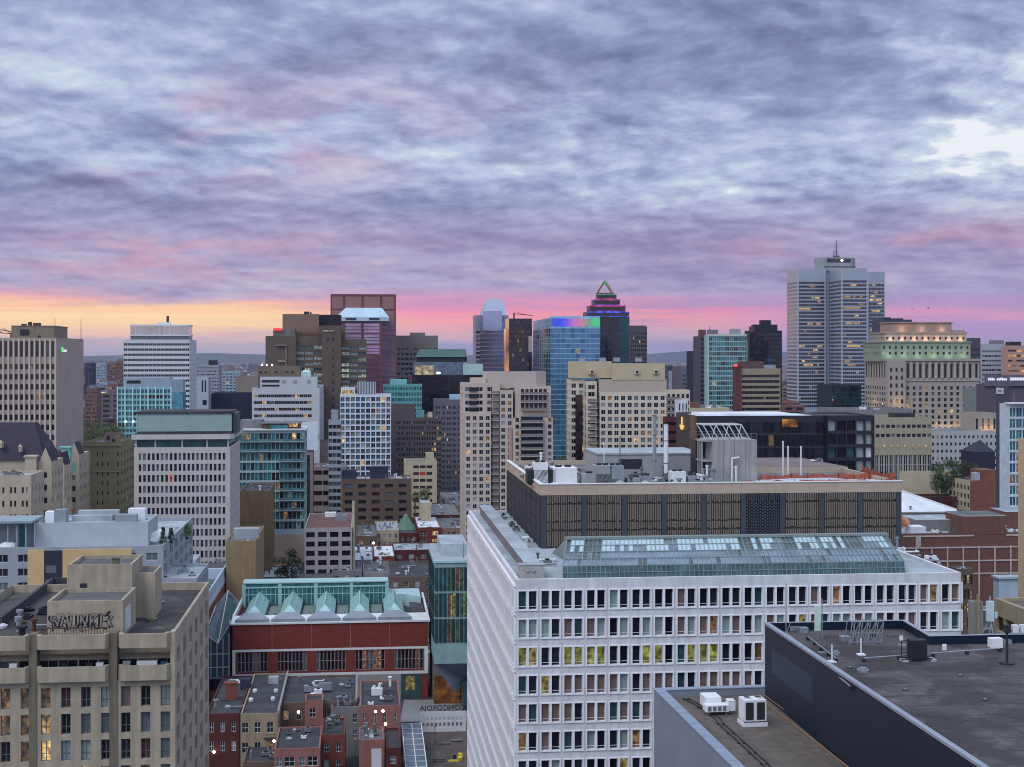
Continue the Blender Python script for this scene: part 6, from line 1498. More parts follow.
# dark glass block with the green roof
T = blk('office_building', 'near black glass office block with a green shed roof and pale glass canopy', 412, 482, 375, 900, G_BLK, sp(16, 3.8, [(.04, .96)], (.1, .8), 1, lambda i, j: [(G_DARK, 2), (G_BLK, 7), (W_WARM, 1.4 if j == 12 else .12)], surf('near_black', (26, 28, 40), .5), .15), None, d=36, yvis=430, cap=100)
a, b, v = T.U(414, 4), T.U(464, 4), 4
mb = MB(); z0_, z1_ = T.h - 1, T.Z(362, a, v); mb.box(a, v, z0_, b, v + 24, z1_, 0); mb.box(T.U(415, 3), 3.5, z0_ + .5, T.U(434, 3), 3.99, z1_ - 2.2, 1); mb.build('glazed_storey', T.e, [glass('slate_glass', (104, 120, 140), metal=.5, rough=.2), lit('glow_cream', (220, 210, 180), .55, .4, .3)])
mb = MB(); zt = T.Z(349, a, v + 6); e0, e1 = T.U(416.5, v), T.U(467, v); r0, r1 = T.U(421, v + 6), T.U(466, v + 6); zb = T.Z(357, a, v)
mb.box(e0, v + 1, z1_, e1, v + 24, zb, 1)
mb.face([(e0, v, zb), (e1, v, zb), (r1, v + 6, zt), (r0, v + 6, zt)]); mb.face([(e1, v, zb), (e1, v + 24, zb), (r1, v + 18, zt), (r1, v + 6, zt)]); mb.face([(e0, v + 24, zb), (e0, v, zb), (r0, v + 6, zt), (r0, v + 18, zt)]); mb.face([(r0, v + 6, zt), (r1, v + 6, zt), (r1, v + 18, zt), (r0, v + 18, zt)]); mb.face([(e1, v + 24, zb), (e0, v + 24, zb), (r0, v + 18, zt), (r1, v + 18, zt)])
mb.build('green_roof', T.e, [surf('dark_green_metal', (66, 104, 96), .5, .08, .1), DARK_P])
mb = MB(); a2, b2 = T.U(463, -2), T.U(483, -2); mb.prism([(a2, -2), (b2, -2), (b2 - 1, 8), (a2 + 1, 8)], T.h + .1, T.Z(364, a2, -2)); mb.build('pale_canopy', T.e, [glass('pale_teal_canopy', (170, 200, 200), metal=.3, rough=.3, var=.1)])
mb = MB(); mb.sphere(T.U(438.5, -1), -1, T.Z(373, 0, -1), 1.2, 0, 8, 5, .5); mb.build('lamp', T.e, [LAMPW])

T = blk('office_building', 'small turquoise gridded office block above the brown one', 383.5, 422, 384.5, 860, surf('turquoise_grid', (96, 160, 160), .6, .06, .2), sp(14, 3.3, [(.12, .88)], (.2, .8), .8, [(G_TEAL, 5), (G_GRN, 2), (G_BLUE, .6)], TLP, .25), None, d=20, yvis=407, cap=100, coping=FRAME_W)
rooftop(T, T.U(390, 4), 4, 10, 8, T.h - 1, 4.0, TLP)
T = Thing('condominium_tower', 'white gridded condominium tower with blue glass and a few warm lit rooms', 'tower', 340, 740, 391)
T.h = T.Z(394.5); w, h = T.w, T.h; T.d = 20; WG = surf('white_grid_frame', (196, 204, 218), .75, .04, .3)
gp_ = lambda i, j: [(G_BLUE, 4), (G_DARK, 2.5), (G_GREY, 2), (G_LITE, 1), (W_WARM, .35), (W_YEL, .25), (W_DIM, .3)]
body(T, w, T.d, h, WG, {'F': sp(10, 2.95, [(.1, .9)], (.1, .88), 1.0, gp_, WG, .5, ft=.06, nx=1), 'R': sp(6, 2.95, [(.1, .9)], (.1, .88), 1.0, gp_, WG, .5)}, .6, .3, ROOF_L, T.Z(452))
a, b, v = T.U(341, 4), T.U(355, 4), 4; mb = MB(); mb.box(a, v, h - .6, b, v + 10, T.Z(387.5, a, v), 0, 1); mb.box(a + .5, v - .08, h + .2, b - .5, v - .003, h + 2.3, 2); mb.build('lit_penthouse', T.e, [WG, ROOF_L, W_WARM])
mb = MB(); a, b = T.U(357, 6), T.U(376, 6); zt = T.Z(382, a, 6); mb.box(a, 6, h - .6, b, 16, zt, 0)
for k in range(12): u = a + (b - a) * (k + .5) / 12; mb.box(u - .12, 5.8, h, u + .12, 6, zt, 1)
mb.build('louvred_plant_room', T.e, [surf('blue_grey_louvre', (96, 110, 130), .6), FRAME_W])
T = blk('apartment_building', 'low pale wing with stacked balconies left of the white gridded tower', 328.5, 341, 421, 610, surf('pale_balcony_wing', (150, 156, 168), .8, .05, .2), sp(3, 3, [(.05, .95)], (.25, .8), 1, [(G_DARK, 3), (G_GREY, 2)], FRAME_W, .6), None, d=16, yvis=452, par=.5)
rooftop(T, 1, 3, 3, 4, T.h - .5, 5, METAL)
BNG = surf('brown_grid_wall', (94, 84, 88), .85, .08, .2)
T = blk('office_building', 'dark brown gridded office block with a blank slab on its roof', 391.5, 441.5, 417.5, 780, BNG, sp(9, 2.9, [(.1, .42), (.55, .88)], (.22, .82), 1.4, lambda i, j: [(G_DARK, 4), (G_BLK, 4), (G_GREY, 1.4), (W_WARM, .15 + (.7 if j < 6 else 0))], surf('grey_lilac_mullion', (128, 120, 126), .8), .3, ft=.07, m=(2.2, 0)), None, d=24, yvis=500)
sub(T, 391.8, 415, 405, 5, 16, BNG, name='roof_slab', z0=T.h - 1)
rooftop(T, T.U(416, 5), 5, 4.5, 6, T.h - 1, 4.6, surf('teal_box', (96, 150, 160), .6)); rooftop(T, T.U(428, 5), 5, 2.4, 3, T.h - 1, 3.6, R_CR); clutter(T, T.U(420, 2), 2, T.w - 1, 20, T.h - 1, 5, .8, 2, 44)
T = blk('office_building', 'slate grey office slab with paired slit windows behind the brown one', 435.5, 463, 399.5, 830, surf('slate_grey_slab', (104, 104, 118), .85, .06, .2), sp(5, 3.1, [(.1, .26), (.36, .52), (.62, .78)], (.25, .75), 3, DRK, FRAME_G, .3), None, d=26, yvis=480)
rooftop(T, T.U(450, 4), 4, T.U(463, 4) - T.U(450, 4), 9, T.h - 1, 3.6, surf('pale_blue_plant', (150, 184, 204), .6), 'plant_room')
T = blk('office_building', 'cream office block with reddish strip windows and a tall stair tower', 405, 437, 461.5, 700, R_CR, sp(3, 3.28, [(.06, .9)], (.25, .68), .9, [(CURT2, 1.5), (G_DARK, 4), (W_RED, .15)], R_BR, .4, nx=4, m=(3.8, 2.0)), None, d=20, yvis=500, par=.8)
rooftop(T, T.U(426, 3), 3, 3.8, 5, T.h - .8, 4.6, R_CR, 'stair_tower')
PKC = surf('parking_beige', (142, 130, 122), .9, .1, .25, streak=.25)
T = blk('parking_garage', 'beige parking decks with open dark levels above the brown offices', 311, 346, 467, 690, PKC, sp(3, 4.9, [(.04, .96)], (.28, .72), .3, [(G_BLK, 5), (surf('dark_red_void', (62, 34, 34), .9), 1.6)], FRAME_D, 1.2, rows=6), None, d=26, yvis=530, par=.8)
clutter(T, 1, 1, T.w - 1, 24, T.h - .8, 5, 1, 2.4, 55)
T = blk('office_building', 'beige stepped office block with a strip window behind the dark roof box', 309, 380, 456, 760, PKC, sp(8, 4.0, [(.04, .96)], (.2, .6), 1.8, DRK, FRAME_G, .5, m=(18, 2)), None, d=30, yvis=480, par=.8)
sub(T, 318, 340, 441, 4, 14, surf('grey_beige_panel', (150, 140, 138), .9, .06), name='upper_block', z0=T.h - 1)
clutter(T, 4, 1, T.w - 4, 12, T.h - .8, 8, 1, 3, 56)
BBO = surf('brown_brick_office', (112, 92, 82), .9, .1, .25)
T = blk('office_building', 'brown brick office block with four wide windows in every row', 341, 411.5, 479, 660, BBO, sp(5, 3.64, [(.2, .78)], (.22, .66), 1.2, [(G_BLK, 5), (G_DARK, 3), (G_GREY, .8)], FRAME_D, .35, ft=.08, nx=2, m=(.5, 1)), sp(4, 3.75), d=18, yvis=530, par=.6, roof=ROOF_L)
T.e['label'] = 'brown brick office block with five wide windows in every row'
rooftop(T, T.U(341, 4), 4, 7, 7, T.h - .6, 4.2, surf('dark_blue_box', (42, 54, 80), .7), 'plant_room'); rooftop(T, T.U(370, 5), 5, T.U(388, 5) - T.U(370, 5), 8, T.h - .6, 5.6, surf('dark_blue_box2', (44, 52, 78), .7), 'plant_room')
clutter(T, T.U(355, 2), 1, T.w - 1, 12, T.h - .6, 9, .8, 2, 57)

# two stone condominium towers
CND = surf('cream_pink_precast', (186, 172, 164), .85, .06, .2); CND2 = surf('cream_precast', (196, 186, 172), .85, .06, .2); CNR = surf('taupe_roof_band', (176, 164, 152), .85, .06, .15)
def cwin(bays, pal=None, pat=None, top=1.2, sh=2.83, **k): return sp(bays, sh, pat or [(.2, .8)], (.2, .84), top, pal or [(G_DARK, 5), (G_BLK, 3), (G_GREY, 2.4), (G_LITE, .6), (W_DIM, .5), (W_WARM, .3)], FRAME_W, .25, ft=.06, nx=1, id='cw%d' % bays, **k)
def balconies(T, u0, u1, v, zt, n, sh, dep=1.5, mat=None, name='balcony'):
    for k in range(n):
        z = zt - k * sh; mb = MB(); mb.box(u0, v - dep, z, u1, v - .003, z + .2, 0); mb.box(u0, v - dep, z + .2, u1, v - dep + .08, z + 1.05, 1)
        mb.box(u0, v - dep + .08, z + .2, u0 + .08, v - .01, z + 1.05, 1); mb.box(u1 - .08, v - dep + .08, z + .2, u1, v - .01, z + 1.05, 1); mb.build(name, T.e, [mat or CND, surf('rail_grey', (122, 122, 126), .5, .1)])
T = Thing('condominium_tower', 'cream stone condominium tower with stacked balconies and terraced corners', 'tower', 461.5, 560, 553.5)
sh = 2.62; cap_ = 100
def zz(py, v=0): return T.Z(py, 0, v)
def blkc(T, px0, px1, py, v, dd, bays, mat, pal=None, pat=None, roof=ROOF_L, name='wall', cap=CAP, top=1.2, cop=None, zt=None):
    a, b = T.U(px0, v), T.U(px1, v); z = T.Z(py, a, v) if zt is None else zt
    body(T, b - a, dd, z, mat, {'F': cwin(bays, pal, pat, top, sh) if bays else None, 'L': cwin(max(1, int(dd / 4)), None, None, top, sh)} if bays else {}, .9, .3, roof, T.Z(515), u0=a, v0=v, cap=cap, coping=cop, name=name)
    return a, b, z
a, b, z = blkc(T, 465, 491, 412, 0, 26, 4, CND, name='left_bay', cap=36)
a, b, z = blkc(T, 492.5, 500, 382, 3, 22, 0, CND, name='balcony_core')
a, b, z = blkc(T, 500, 513, 390, 1, 24, 2, CND, name='centre_pier', cap=56)
a, b, z = blkc(T, 513, 553, 418, -1.5, 26, 0, CND, name='right_wall')
a, b, z = blkc(T, 515, 551, 386, 2.2, 22, 0, CND, name='upper_right_wall')
a, b, z = blkc(T, 463, 496, 383, 5, 18, 3, CND, name='upper_left_wall', cap=76)
mb = MB(); a, b = T.U(485.5, 9), T.U(546, 9); zt = zz(371.5, 9); mb.prism([(a, 9), (T.U(536, 7), 6), (b, 9), (b, 22), (a, 22)], zz(388, 9), zt, 0, 1); mb.build('roof_block', T.e, [surf('taupe_block', (176, 164, 158), .85, .05), ROOF_G])
mb = MB(); a, b = T.U(472, 8), T.U(486, 8); mb.box(a, 8, zz(384, 8), b, 20, zz(378, 8)); mb.build('roof_step', T.e, [CND])
for k in range(5): z = zz(389.5) - k * sh * 1; mb = MB(); mb.box(T.U(470), 4.3, z - .75, T.U(478), 4.99, z + .75); mb.build('bay_window', T.e, [G_DARK])
balconies(T, T.U(491.8), T.U(499.5), 2.9, zz(394), 26, sh, 2.0, CND)
balconies(T, T.U(520, -1.5), T.U(544, -1.5), -1.55, zz(423, -1.5), 20, sh, 1.6, CND)
balconies(T, T.U(521, 2), T.U(548, 2), 2.1, zz(395, 2), 5, sh + .4, 1.6, surf('peach_lit_slab', (196, 170, 146), .8))
mb = MB()
for k in range(20): z = zz(423, -1.5) - k * sh + .35; mb.box(T.U(521, -1.5), -1.62, z, T.U(543, -1.5), -1.502, z + 1.9)
o = mb.build('balcony_doors', T.e, [G_DARK])
for i, px in enumerate((515.5, 548)):
    for k in range(20):
        z = zz(423, -1.5) - k * sh; mb = MB(); mb.box(T.U(px, -1.5), -1.6, z + .4, T.U(px, -1.5) + 1.3, -1.502, z + 1.9); mb.build('window', T.e, [random.choice([G_DARK, G_BLK, G_GREY, G_DARK, W_DIM])])
for i in range(6): mb = MB(); u = T.U(521 + i * 4.5, 2); mb.box(u, 2.1, zz(409, 2), u + 1.2, 2.19, zz(389, 2)); mb.build('tall_glazing', T.e, [G_DARK])
mb = MB(); mb.box(T.U(509, -1), -.06, 0, T.U(512, -1), .99, zz(428)); mb.build('stone_strip', T.e, [surf('pink_strip', (178, 146, 142), .85)])
T = Thing('condominium_tower', 'cream stone condominium tower with a taupe attic and small dormers', 'tower', 566, 600, 667.5); sh = 2.9
a, b, z = blkc(T, 570, 585, 379.5, 4, 10, 2, CND2, name='left_pier', cap=22)
a, b, z = blkc(T, 586, 597, 381, 2, 10, 1, CND2, name='second_pier', cap=34)
a, b, z = blkc(T, 600, 666, 392, 0, 16, 10, CND2, pat=[(.18, .82)], name='main_wall', cap=100)
mb = MB(); zr = zz(361.5); mb.box(T.U(572, 6), 12.2, 0, T.U(598, 6), 16, zz(388), 2)
mb.prism([(T.U(570, 3), 3), (T.U(612, 3), 3), (T.U(610, 6), 15), (T.U(571, 6), 15)], zz(378, 3), zr, 0, 1); mb.prism([(T.U(612, 1), 1), (T.U(665, 1), 1), (T.U(663, 6), 17), (T.U(612, 6), 17)], zz(380), zz(363.5), 0, 1)
mb.box(T.U(599, 1.5), 1.2, zz(393), T.U(666.5, 1.5), 15.8, zz(379.5), 3); mb.build('attic', T.e, [surf('cream_attic', (182, 170, 142), .85, .05), ROOF_L, surf('dark_recess', (44, 40, 50), .9), CNR])
for px in (592, 637, 656): mb = MB(); u = T.U(px, .5); z = zz(372); mb.box(u - 1, .2, z - .9, u + 1, 2.9, z + .9, 0); mb.box(u - .6, .12, z - .6, u + .6, .199, z + .6, 1); mb.build('dormer', T.e, [CND2, G_DARK])
for px in (583, 604, 618, 640): mb = MB(); u = T.U(px, 8); mb.box(u - 1.2, 10, zr - .1, u + 1.2, 13, zr + 1.6); mb.build('roof_vent', T.e, [METAL])
mb = MB(); mb.box(T.U(575, 5), 3.7, 0, T.U(582, 5), 4.0, zz(395)); mb.build('dark_glazed_strip', T.e, [glass('dark_warm', (50, 40, 44), var=.9, scale=.3)])
balconies(T, T.U(589, 1), T.U(597.5, 1), 1.9, zz(402), 22, sh, 1.4, CND2); 
T = blk('apartment_building', 'cream lower wing with long balconies right of the attic condominium tower', 666.5, 690, 390, 640, CND2, sp(5, 3, [(.2, .8)], (.2, .8), 1.2, DRK, FRAME_W, .4), None, d=9, yvis=450)
balconies(T, -.3, 6, 0, T.h - 4, 16, 3.0, 1.2, CND2)
T = blk('apartment_building', 'low white ribbed apartment block beside the long balcony wing', 678, 688, 400, 560, WHITE_C, sp(3, 3, [(.3, .7)], (.05, .95), 1.2, DRK, FRAME_W, .5), None, d=6, yvis=440)
# ================================================================= centre and right towers
T = Thing('office_tower', 'pointed grey-blue glass tower with pink banded flanks and a truncated pyramid top', 'tower', 475.5, 1350, 508.5)
w = T.w; T.d = 30; h = T.h = T.Z(312)
BND = surf('pinkish_band', (150, 120, 122), .6, .06, .1)
body(T, w, T.d, h - 3, surf('grey_blue_granite', (132, 136, 156), .6, .06, .1), {'F': sp(6, 3.9, [(.08, .92)], (.25, .8), 14, [(G_DARK, 4), (glass('rose_glass', (130, 96, 110), metal=.5), 3), (W_WARM, .15)], BND, .3)}, .5, .5, ROOF_L, T.Z(373))
mb = MB(); a, b = T.U(480, -3), T.U(505.5, -3); mb.box(a, -3, 0, b, -.003, T.Z(322, 0, -3), 0); mb.box(T.U(483, -3.5), -3.6, T.Z(322, 0, -3) - 8, T.U(502, -3.5), -3.003, h + 1, 1); mb.build('glass_bay', T.e, [glass('dusk_glass', (116, 118, 150), metal=.6, rough=.12, var=.4, scale=.06), glass('pale_dusk_glass', (160, 170, 200), metal=.6, rough=.15, var=.1)])
mb = MB()
for k in range(12): z = T.Z(330) - k * 3.9; mb.box(a - .2, -3.25, z, b + .2, -3.003, z + .7)
mb.build('floor_band', T.e, [BND])
mb = MB(); c0, c1 = T.U(481, 2), T.U(507, 2); t0, t1 = T.U(488, 11), T.U(502, 11); zb, zt = h - 3, T.Z(299, 0, 11)
q = [(c0, 1), (c1, 1), (c1, 27), (c0, 27)]; tq = [(t0, 11), (t1, 11), (t1, 17), (t0, 17)]; m1 = [((q[i][0] * .5 + tq[i][0] * .5), q[i][1] * .5 + tq[i][1] * .5) for i in range(4)]; zm = zb + (zt - zb) * .54
for i in range(4):
    j = (i + 1) % 4; mb.face([q[i] + (zb,), q[j] + (zb,), m1[j] + (zm,), m1[i] + (zm,)]); mb.face([m1[i] + (zm,), m1[j] + (zm,), tq[j] + (zt,), tq[i] + (zt,)])
mb.face([p + (zt,) for p in tq]); mb.build('pyramid_top', T.e, [surf('silver_blue_metal', (160, 168, 192), .35, .04, .1, metal=.5)])
mb = MB(); mb.box(T.U(492.5, 0), -.4, h - 1, T.U(497.5, 0), .95, h + .2); mb.build('light_strip', T.e, [W_COOL])

T = Thing('office_tower', 'dark bronze glass tower with a crane on its roof and a warm lit edge', 'tower', 509, 1150, 532)
w = T.w; h = T.h = T.Z(318.5); T.d = 30
body(T, w, T.d, h, G_BLK, {'F': sp(9, 3.7, [(.1, .9)], (.15, .85), 1, lambda i, j: [(G_DARK, 3), (G_BLK, 6), (surf('bronze_panel', (110, 76, 62), .5), 2.5 if j < 6 and i > 1 else .4), (W_DIM, .3)], surf('bronze_frame', (70, 50, 50), .5), .2)}, .5, .5, ROOF_D, T.Z(375))
mb = MB(); mb.box(-2.2, 3, 0, -.003, 20, h - 8); mb.build('painted_glow_strip', T.e, [lit('sunset_glow_glass', (226, 164, 116), .45, .5, .05)])  # orange sunset glow along this edge put in as emission
mb = MB(); mb.box(T.U(528.5, -.4), -.5, T.Z(352), w, -.003, T.Z(336)); mb.build('pale_panel', T.e, [surf('cream_panel_b', (176, 166, 150), .6)])
u = T.U(515, 8); z = T.Z(314.5, u, 8)
CRN = Thing('crane', 'thin dark maintenance crane lying along a tower roof against the pink sky', 'crane', 514, 1160, None, TH, None, h - .5)
mb = MB(); mb.cyl(0, 0, 0, 4.5, .6, 0, 6); mb.build('mast', CRN.e, [surf('rust_dark', (96, 50, 56), .8)])
mb = MB(); mb.bar((-1, 0, 4.6), (15, 0, 3.2), .35); mb.bar((-1, 0, 4.6), (1, 0, 6.2), .2); mb.bar((1, 0, 6.2), (11, 0, 3.6), .15)
for k in range(6): mb.bar((k * 2.4, 0, 4.5 - k * .2), (k * 2.4 + 1.2, 0, 5.2 - k * .2), .12)
mb.build('jib', CRN.e, [surf('rust_dark', (96, 50, 56), .8)])
T = Thing('glass_office', 'bright blue glass office slab with a rainbow lit band along its top', 'building', 550.5, 1080, 600)
w = T.w; h = T.h = T.Z(317.5); T.d = T.V(533, 0)
SKB = glass('sky_blue_glass', (86, 130, 160), metal=.65, rough=.1, var=.25, scale=.03)
CYB = glass('cyan_line', (140, 200, 226), metal=.5, rough=.2)
body(T, w, T.d, h, CYB, {'F': sp(10, 3.8, [(.012, .988)], (.1, .99), 8, lambda i, j: [(SKB, 9), (glass('sky_blue_glass2', (74, 114, 146), metal=.7, rough=.1, var=.2, scale=.05), 4), (W_COOL, .5 if j in (19, 20, 16, 14, 9) else .08)], CYB, .12),
     'L': sp(8, 3.8, [(.02, .98)], (.12, .98), 8, [(glass('deep_teal_glass', (40, 84, 100), metal=.6, rough=.12, var=.5, scale=.04), 8), (G_DARK, 2), (CURT2, .5)], CYB, .12)}, .5, .4, ROOF_L, T.Z(440))
m, t, b_ = newmat('rainbow_lights'); n_, l_ = t.nodes, t.links
tcn = n_.new('ShaderNodeTexCoord'); se = n_.new('ShaderNodeSeparateXYZ'); l_.new(tcn.outputs['Object'], se.inputs[0])
mr_ = n_.new('ShaderNodeMapRange'); l_.new(se.outputs[0], mr_.inputs[0]); mr_.inputs[2].default_value = w
cr = n_.new('ShaderNodeValToRGB'); l_.new(mr_.outputs[0], cr.inputs[0]); cr.color_ramp.elements[0].position = 0; cr.color_ramp.elements[0].color = lin((70, 80, 190)); cr.color_ramp.elements[1].position = 1; cr.color_ramp.elements[1].color = lin((70, 190, 130))
for p_, c_ in ((.18, (20, 60, 235)), (.33, (110, 80, 220)), (.48, (190, 110, 190)), (.62, (200, 120, 150)), (.78, (110, 150, 130)), (.9, (60, 200, 110))):
    e_ = cr.color_ramp.elements.new(p_); e_.color = lin(c_)
l_.new(cr.outputs[0], b_.inputs['Emission Color']); b_.inputs['Emission Strength'].default_value = .95; b_.inputs['Base Color'].default_value = (.02, .03, .05, 1)
mb = MB(); mb.box(.2, -.25, T.Z(326.5), w - .2, -.004, h - .6); mb.build('rainbow_light_band', T.e, [m])
mb = MB(); mb.box(-.02, .1, h + .003, w, .8, h + 1.0); mb.build('coping', T.e, [CYB])

T = Thing('office_tower', 'dark stepped tower with coloured light strips and a lit triangular frame on top', 'tower', 587, 1200, 629.5)
w = T.w; h = T.h = T.Z(316.5); T.d = 24
DTG = glass('dark_teal_curtain', (30, 76, 84), metal=.5, rough=.12, var=.4, scale=.05)
body(T, w, T.d, h, surf('dark_teal_frame', (30, 60, 66), .5), {'F': sp(12, 3.8, [(.04, .96)], (.1, .97), 1, lambda i, j: [(G_BLK if 3 < i < 9 else DTG, 6), (G_DARK, 1.5)], surf('dark_teal_frame', (30, 60, 66), .5), .1)}, .5, .4, ROOF_D, T.Z(362))
tiers_ = [(587, 629, 316.5, 311.8, (50, 70, 230)), (590, 625.5, 311.8, 305.5, (120, 60, 200)), (594, 620, 305.5, 299.5, (200, 60, 150)), (597.5, 616.5, 299.5, 294, (60, 90, 220))]
cols_ = [[(60, 80, 235), (60, 80, 235)], [(210, 60, 130), (120, 70, 210)], [(190, 70, 190), (80, 90, 225)], [(70, 160, 130), (210, 90, 110)]]
for k, (pa, pb, yb_, yt_, c_) in enumerate(tiers_):
    v = 1 + 2.0 * k; a, b = T.U(pa, v), T.U(pb, v); z0_, z1_ = T.Z(yb_, 0, v), T.Z(yt_, 0, v)
    if k == 0: z0_ = h - .6
    mb = MB(); mb.box(a, v, z0_ - 2, b, T.d - v, z1_, 0, 1); mb.box(a + 1.2, v - .1, z0_ + .8, b - 1.2, v - .003, z1_ - 1.4, 2); mb.build('tier', T.e, [surf('dusk_tier_wall', (74, 70, 104), .5), ROOF_G, G_BLK if k else G_DARK])
    mb = MB(); mb.box(a - .2, v - .4, z1_ - .8, b + .2, v - .11, z1_ + .2, 0); mb.box(a + .2, v - .3, z0_, b - .2, v - .12, z0_ + 1.0, 1); mb.build('light_strip', T.e, [lit('strip_%d_a' % k, cols_[k][0], 1.5, .3, .2), lit('strip_%d_b' % k, cols_[k][1], 1.6, .3, .2)])
v = 14; a, b, tpx = T.U(597.5, v), T.U(613.5, v), T.U(605.5, v); z0_, z1_ = T.Z(294, 0, v), T.Z(281, 0, v)
mb = MB(); mb.box(a, v, z0_ - 2, b, T.d - v + 3, z0_ + .4)
for v2 in (v, v + 5): mb.bar((a, v2, z0_), (tpx, v2, z1_), .75); mb.bar((b, v2, z0_), (tpx, v2, z1_), .75); mb.bar((a, v2, z0_ + .6), (b, v2, z0_ + .6), .6)
mb.bar((tpx, v, z1_), (tpx, v + 5, z1_), .6); mb.bar((a, v, z0_), (a, v + 5, z0_), .6); mb.bar((b, v, z0_), (b, v + 5, z0_), .6)
mb.build('triangle_frame', T.e, [surf('dark_bronze', (70, 62, 66), .5)])
mb = MB(); mb.bar((a + .8, v - .5, z0_ + 1.2), (tpx, v - .5, z1_ - .9), .3, 0); mb.bar((b - .8, v - .5, z0_ + 1.2), (tpx, v - .5, z1_ - .9), .3, 0); mb.bar((a + 1, v - .5, z0_ + 1), (b - 1, v - .5, z0_ + 1), .3, 1); mb.face([(tpx - 2, v - .8, z1_ - 2.6), (tpx + 2, v - .8, z1_ - 2.6), (tpx, v - .8, z1_ + .6)], 2); mb.build('frame_lights', T.e, [lit('tip_amber', (240, 190, 120), .8, 0), lit('tip_red', (220, 90, 90), .7, 0), lit('tip_green', (70, 190, 120), .6, 0)])
T = blk('office_tower', 'plain brown grey tower right of the stepped pyramid tower', 630.5, 647, 325.5, 1300, surf('brown_grey_tower', (92, 84, 92), .8, .06, .1), sp(8, 3.8, [(.2, .8)], (.2, .75), 5, lambda i, j: [(G_DARK, 3), (G_BLK, 2), (W_WARM, 1 if j == 1 and i > 4 else .1)], BRC, .3), None, d=30, yvis=362, cap=60)
mb = MB(); mb.box(T.w - 2, -.3, T.h - 1.4, T.w - .6, .3, T.h - .2); mb.build('light_strip', T.e, [W_COOL])
# behind and beside
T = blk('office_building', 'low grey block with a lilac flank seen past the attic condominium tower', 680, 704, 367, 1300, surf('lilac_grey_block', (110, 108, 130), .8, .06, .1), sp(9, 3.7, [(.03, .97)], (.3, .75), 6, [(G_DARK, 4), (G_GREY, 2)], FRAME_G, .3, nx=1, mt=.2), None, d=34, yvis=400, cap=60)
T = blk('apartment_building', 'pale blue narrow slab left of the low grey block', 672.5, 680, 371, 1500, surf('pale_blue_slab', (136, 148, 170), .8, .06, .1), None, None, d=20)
T = blk('condominium_tower', 'dark thin tower with a flat cap just left of the teal tower', 693, 700.5, 351, 1100, surf('dark_blue_tower', (54, 54, 76), .7), sp(3, 3.2, [(.1, .9)], (.2, .8), 1, DRK), None, d=22, yvis=385, cap=40)
T = blk('condominium_tower', 'dim brown balcony tower touching the left side of the teal tower', 700.5, 709, 336, 1000, surf('dim_brown_tower', (90, 82, 96), .7), sp(3, 3.2, [(.05, .95)], (.25, .85), 1, DRK, FRAME_G, .8), None, d=22, yvis=400, cap=60)
rooftop(T, .5, 3, 4, 6, T.h - 1, 5.5, surf('rust_box2', (110, 80, 78), .8))
TTG = surf('pale_teal_frame', (140, 176, 178), .6, .05)
T = blk('condominium_tower', 'tall teal glass condominium tower with a pale framed top', 708, 746.5, 335, 930, TTG, sp(9, 3.15, [(.04, .96)], (.12, .86), 1, lambda i, j: [(G_TEAL, 4), (G_GRN, 3), (G_DARK, 2.4 if i in (2, 5) or j > 18 else .9), (G_GREY, 1), (W_COOL, .12)], TTG, .2, nx=1, mt=.15), None, d=10, yvis=412, cap=100)
rooftop(T, 1, 1.5, 6, 6, T.h - 1, 4.5, R_GY); rooftop(T, 16, 2, 6, 6, T.h - 1, 5.0, ROOF_L); mast(T, 2.2, 5, T.h + 3, 3, .2, 1)
mb = MB(); mb.box(-.4, -.5, 0, .5, -.003, T.h + .5); mb.box(.5, -.5, T.h - .6, T.w, -.003, T.h + .5); mb.build('edge_frame', T.e, [surf('pale_edge', (176, 190, 180), .6)])
mb = MB(); mb.prism([(T.w, .1), (T.w + 1.6, 2), (T.w + 1.6, 8), (T.w, 9)], 0, T.h - 3); mb.build('side_balconies', T.e, [surf('teal_slabs', (112, 140, 146), .6, .4, .5)])
T = blk('condominium_tower', 'near black glass tower with a painted blue reflection down its middle', 749.5, 782, 330.5, 1080, surf('black_frame', (22, 24, 38), .4), sp(9, 3.2, [(.06, .94)], (.08, .88), 1, lambda i, j: [(glass('blue_reflection_glass', (50, 96, 124), metal=.5) if 3 < i < 7 and 5 < j < 22 else G_BLK, 5), (G_DARK, 2), (CURT2, .4)], surf('black_frame', (22, 24, 38), .4), .2), None, d=14, yvis=405, cap=100)  # the reflection is painted: bluer glass colour in the middle panes
a = T.U(754.5, 3); mb = MB(); mb.box(a, 3, T.h - 1, T.U(777.5, 3), 12, T.Z(324.5, a, 3)); mb.box(T.U(761, 6), 6, T.h, T.U(771, 6), 11, T.Z(320, a, 3)); mb.build('roof_block', T.e, [surf('blue_black_block', (36, 38, 58), .6)])
mb = MB(); mb.box(.2, -.4, T.h - 1, 3.5, 2, T.h + 3); mb.build('roof_corner', T.e, [surf('rose_corner', (110, 70, 84), .7)])
T = blk('office_building', 'beige and black banded office block with a brick stair tower and red roof light', 741, 780.5, 368.5, 830, surf('beige_band', (150, 138, 120), .8, .05, .2), sp(14, 3.15, [(.0, 1.0)], (.18, .7), 2.6, lambda i, j: [(G_BLK, 5), (G_DARK, 4), (W_YEL, 3 if j == 9 and 2 < i < 9 else .1)], FRAME_D, .5, m=(.5, .5)), None, d=12, yvis=412, cap=100)
mb = MB(); a = T.U(735.5, -1); mb.box(a, -1, 0, -.01, 5, T.h + 2.8); mb.build('stair_tower', T.e, [surf('purple_brick', (104, 60, 66), .9, .1)])
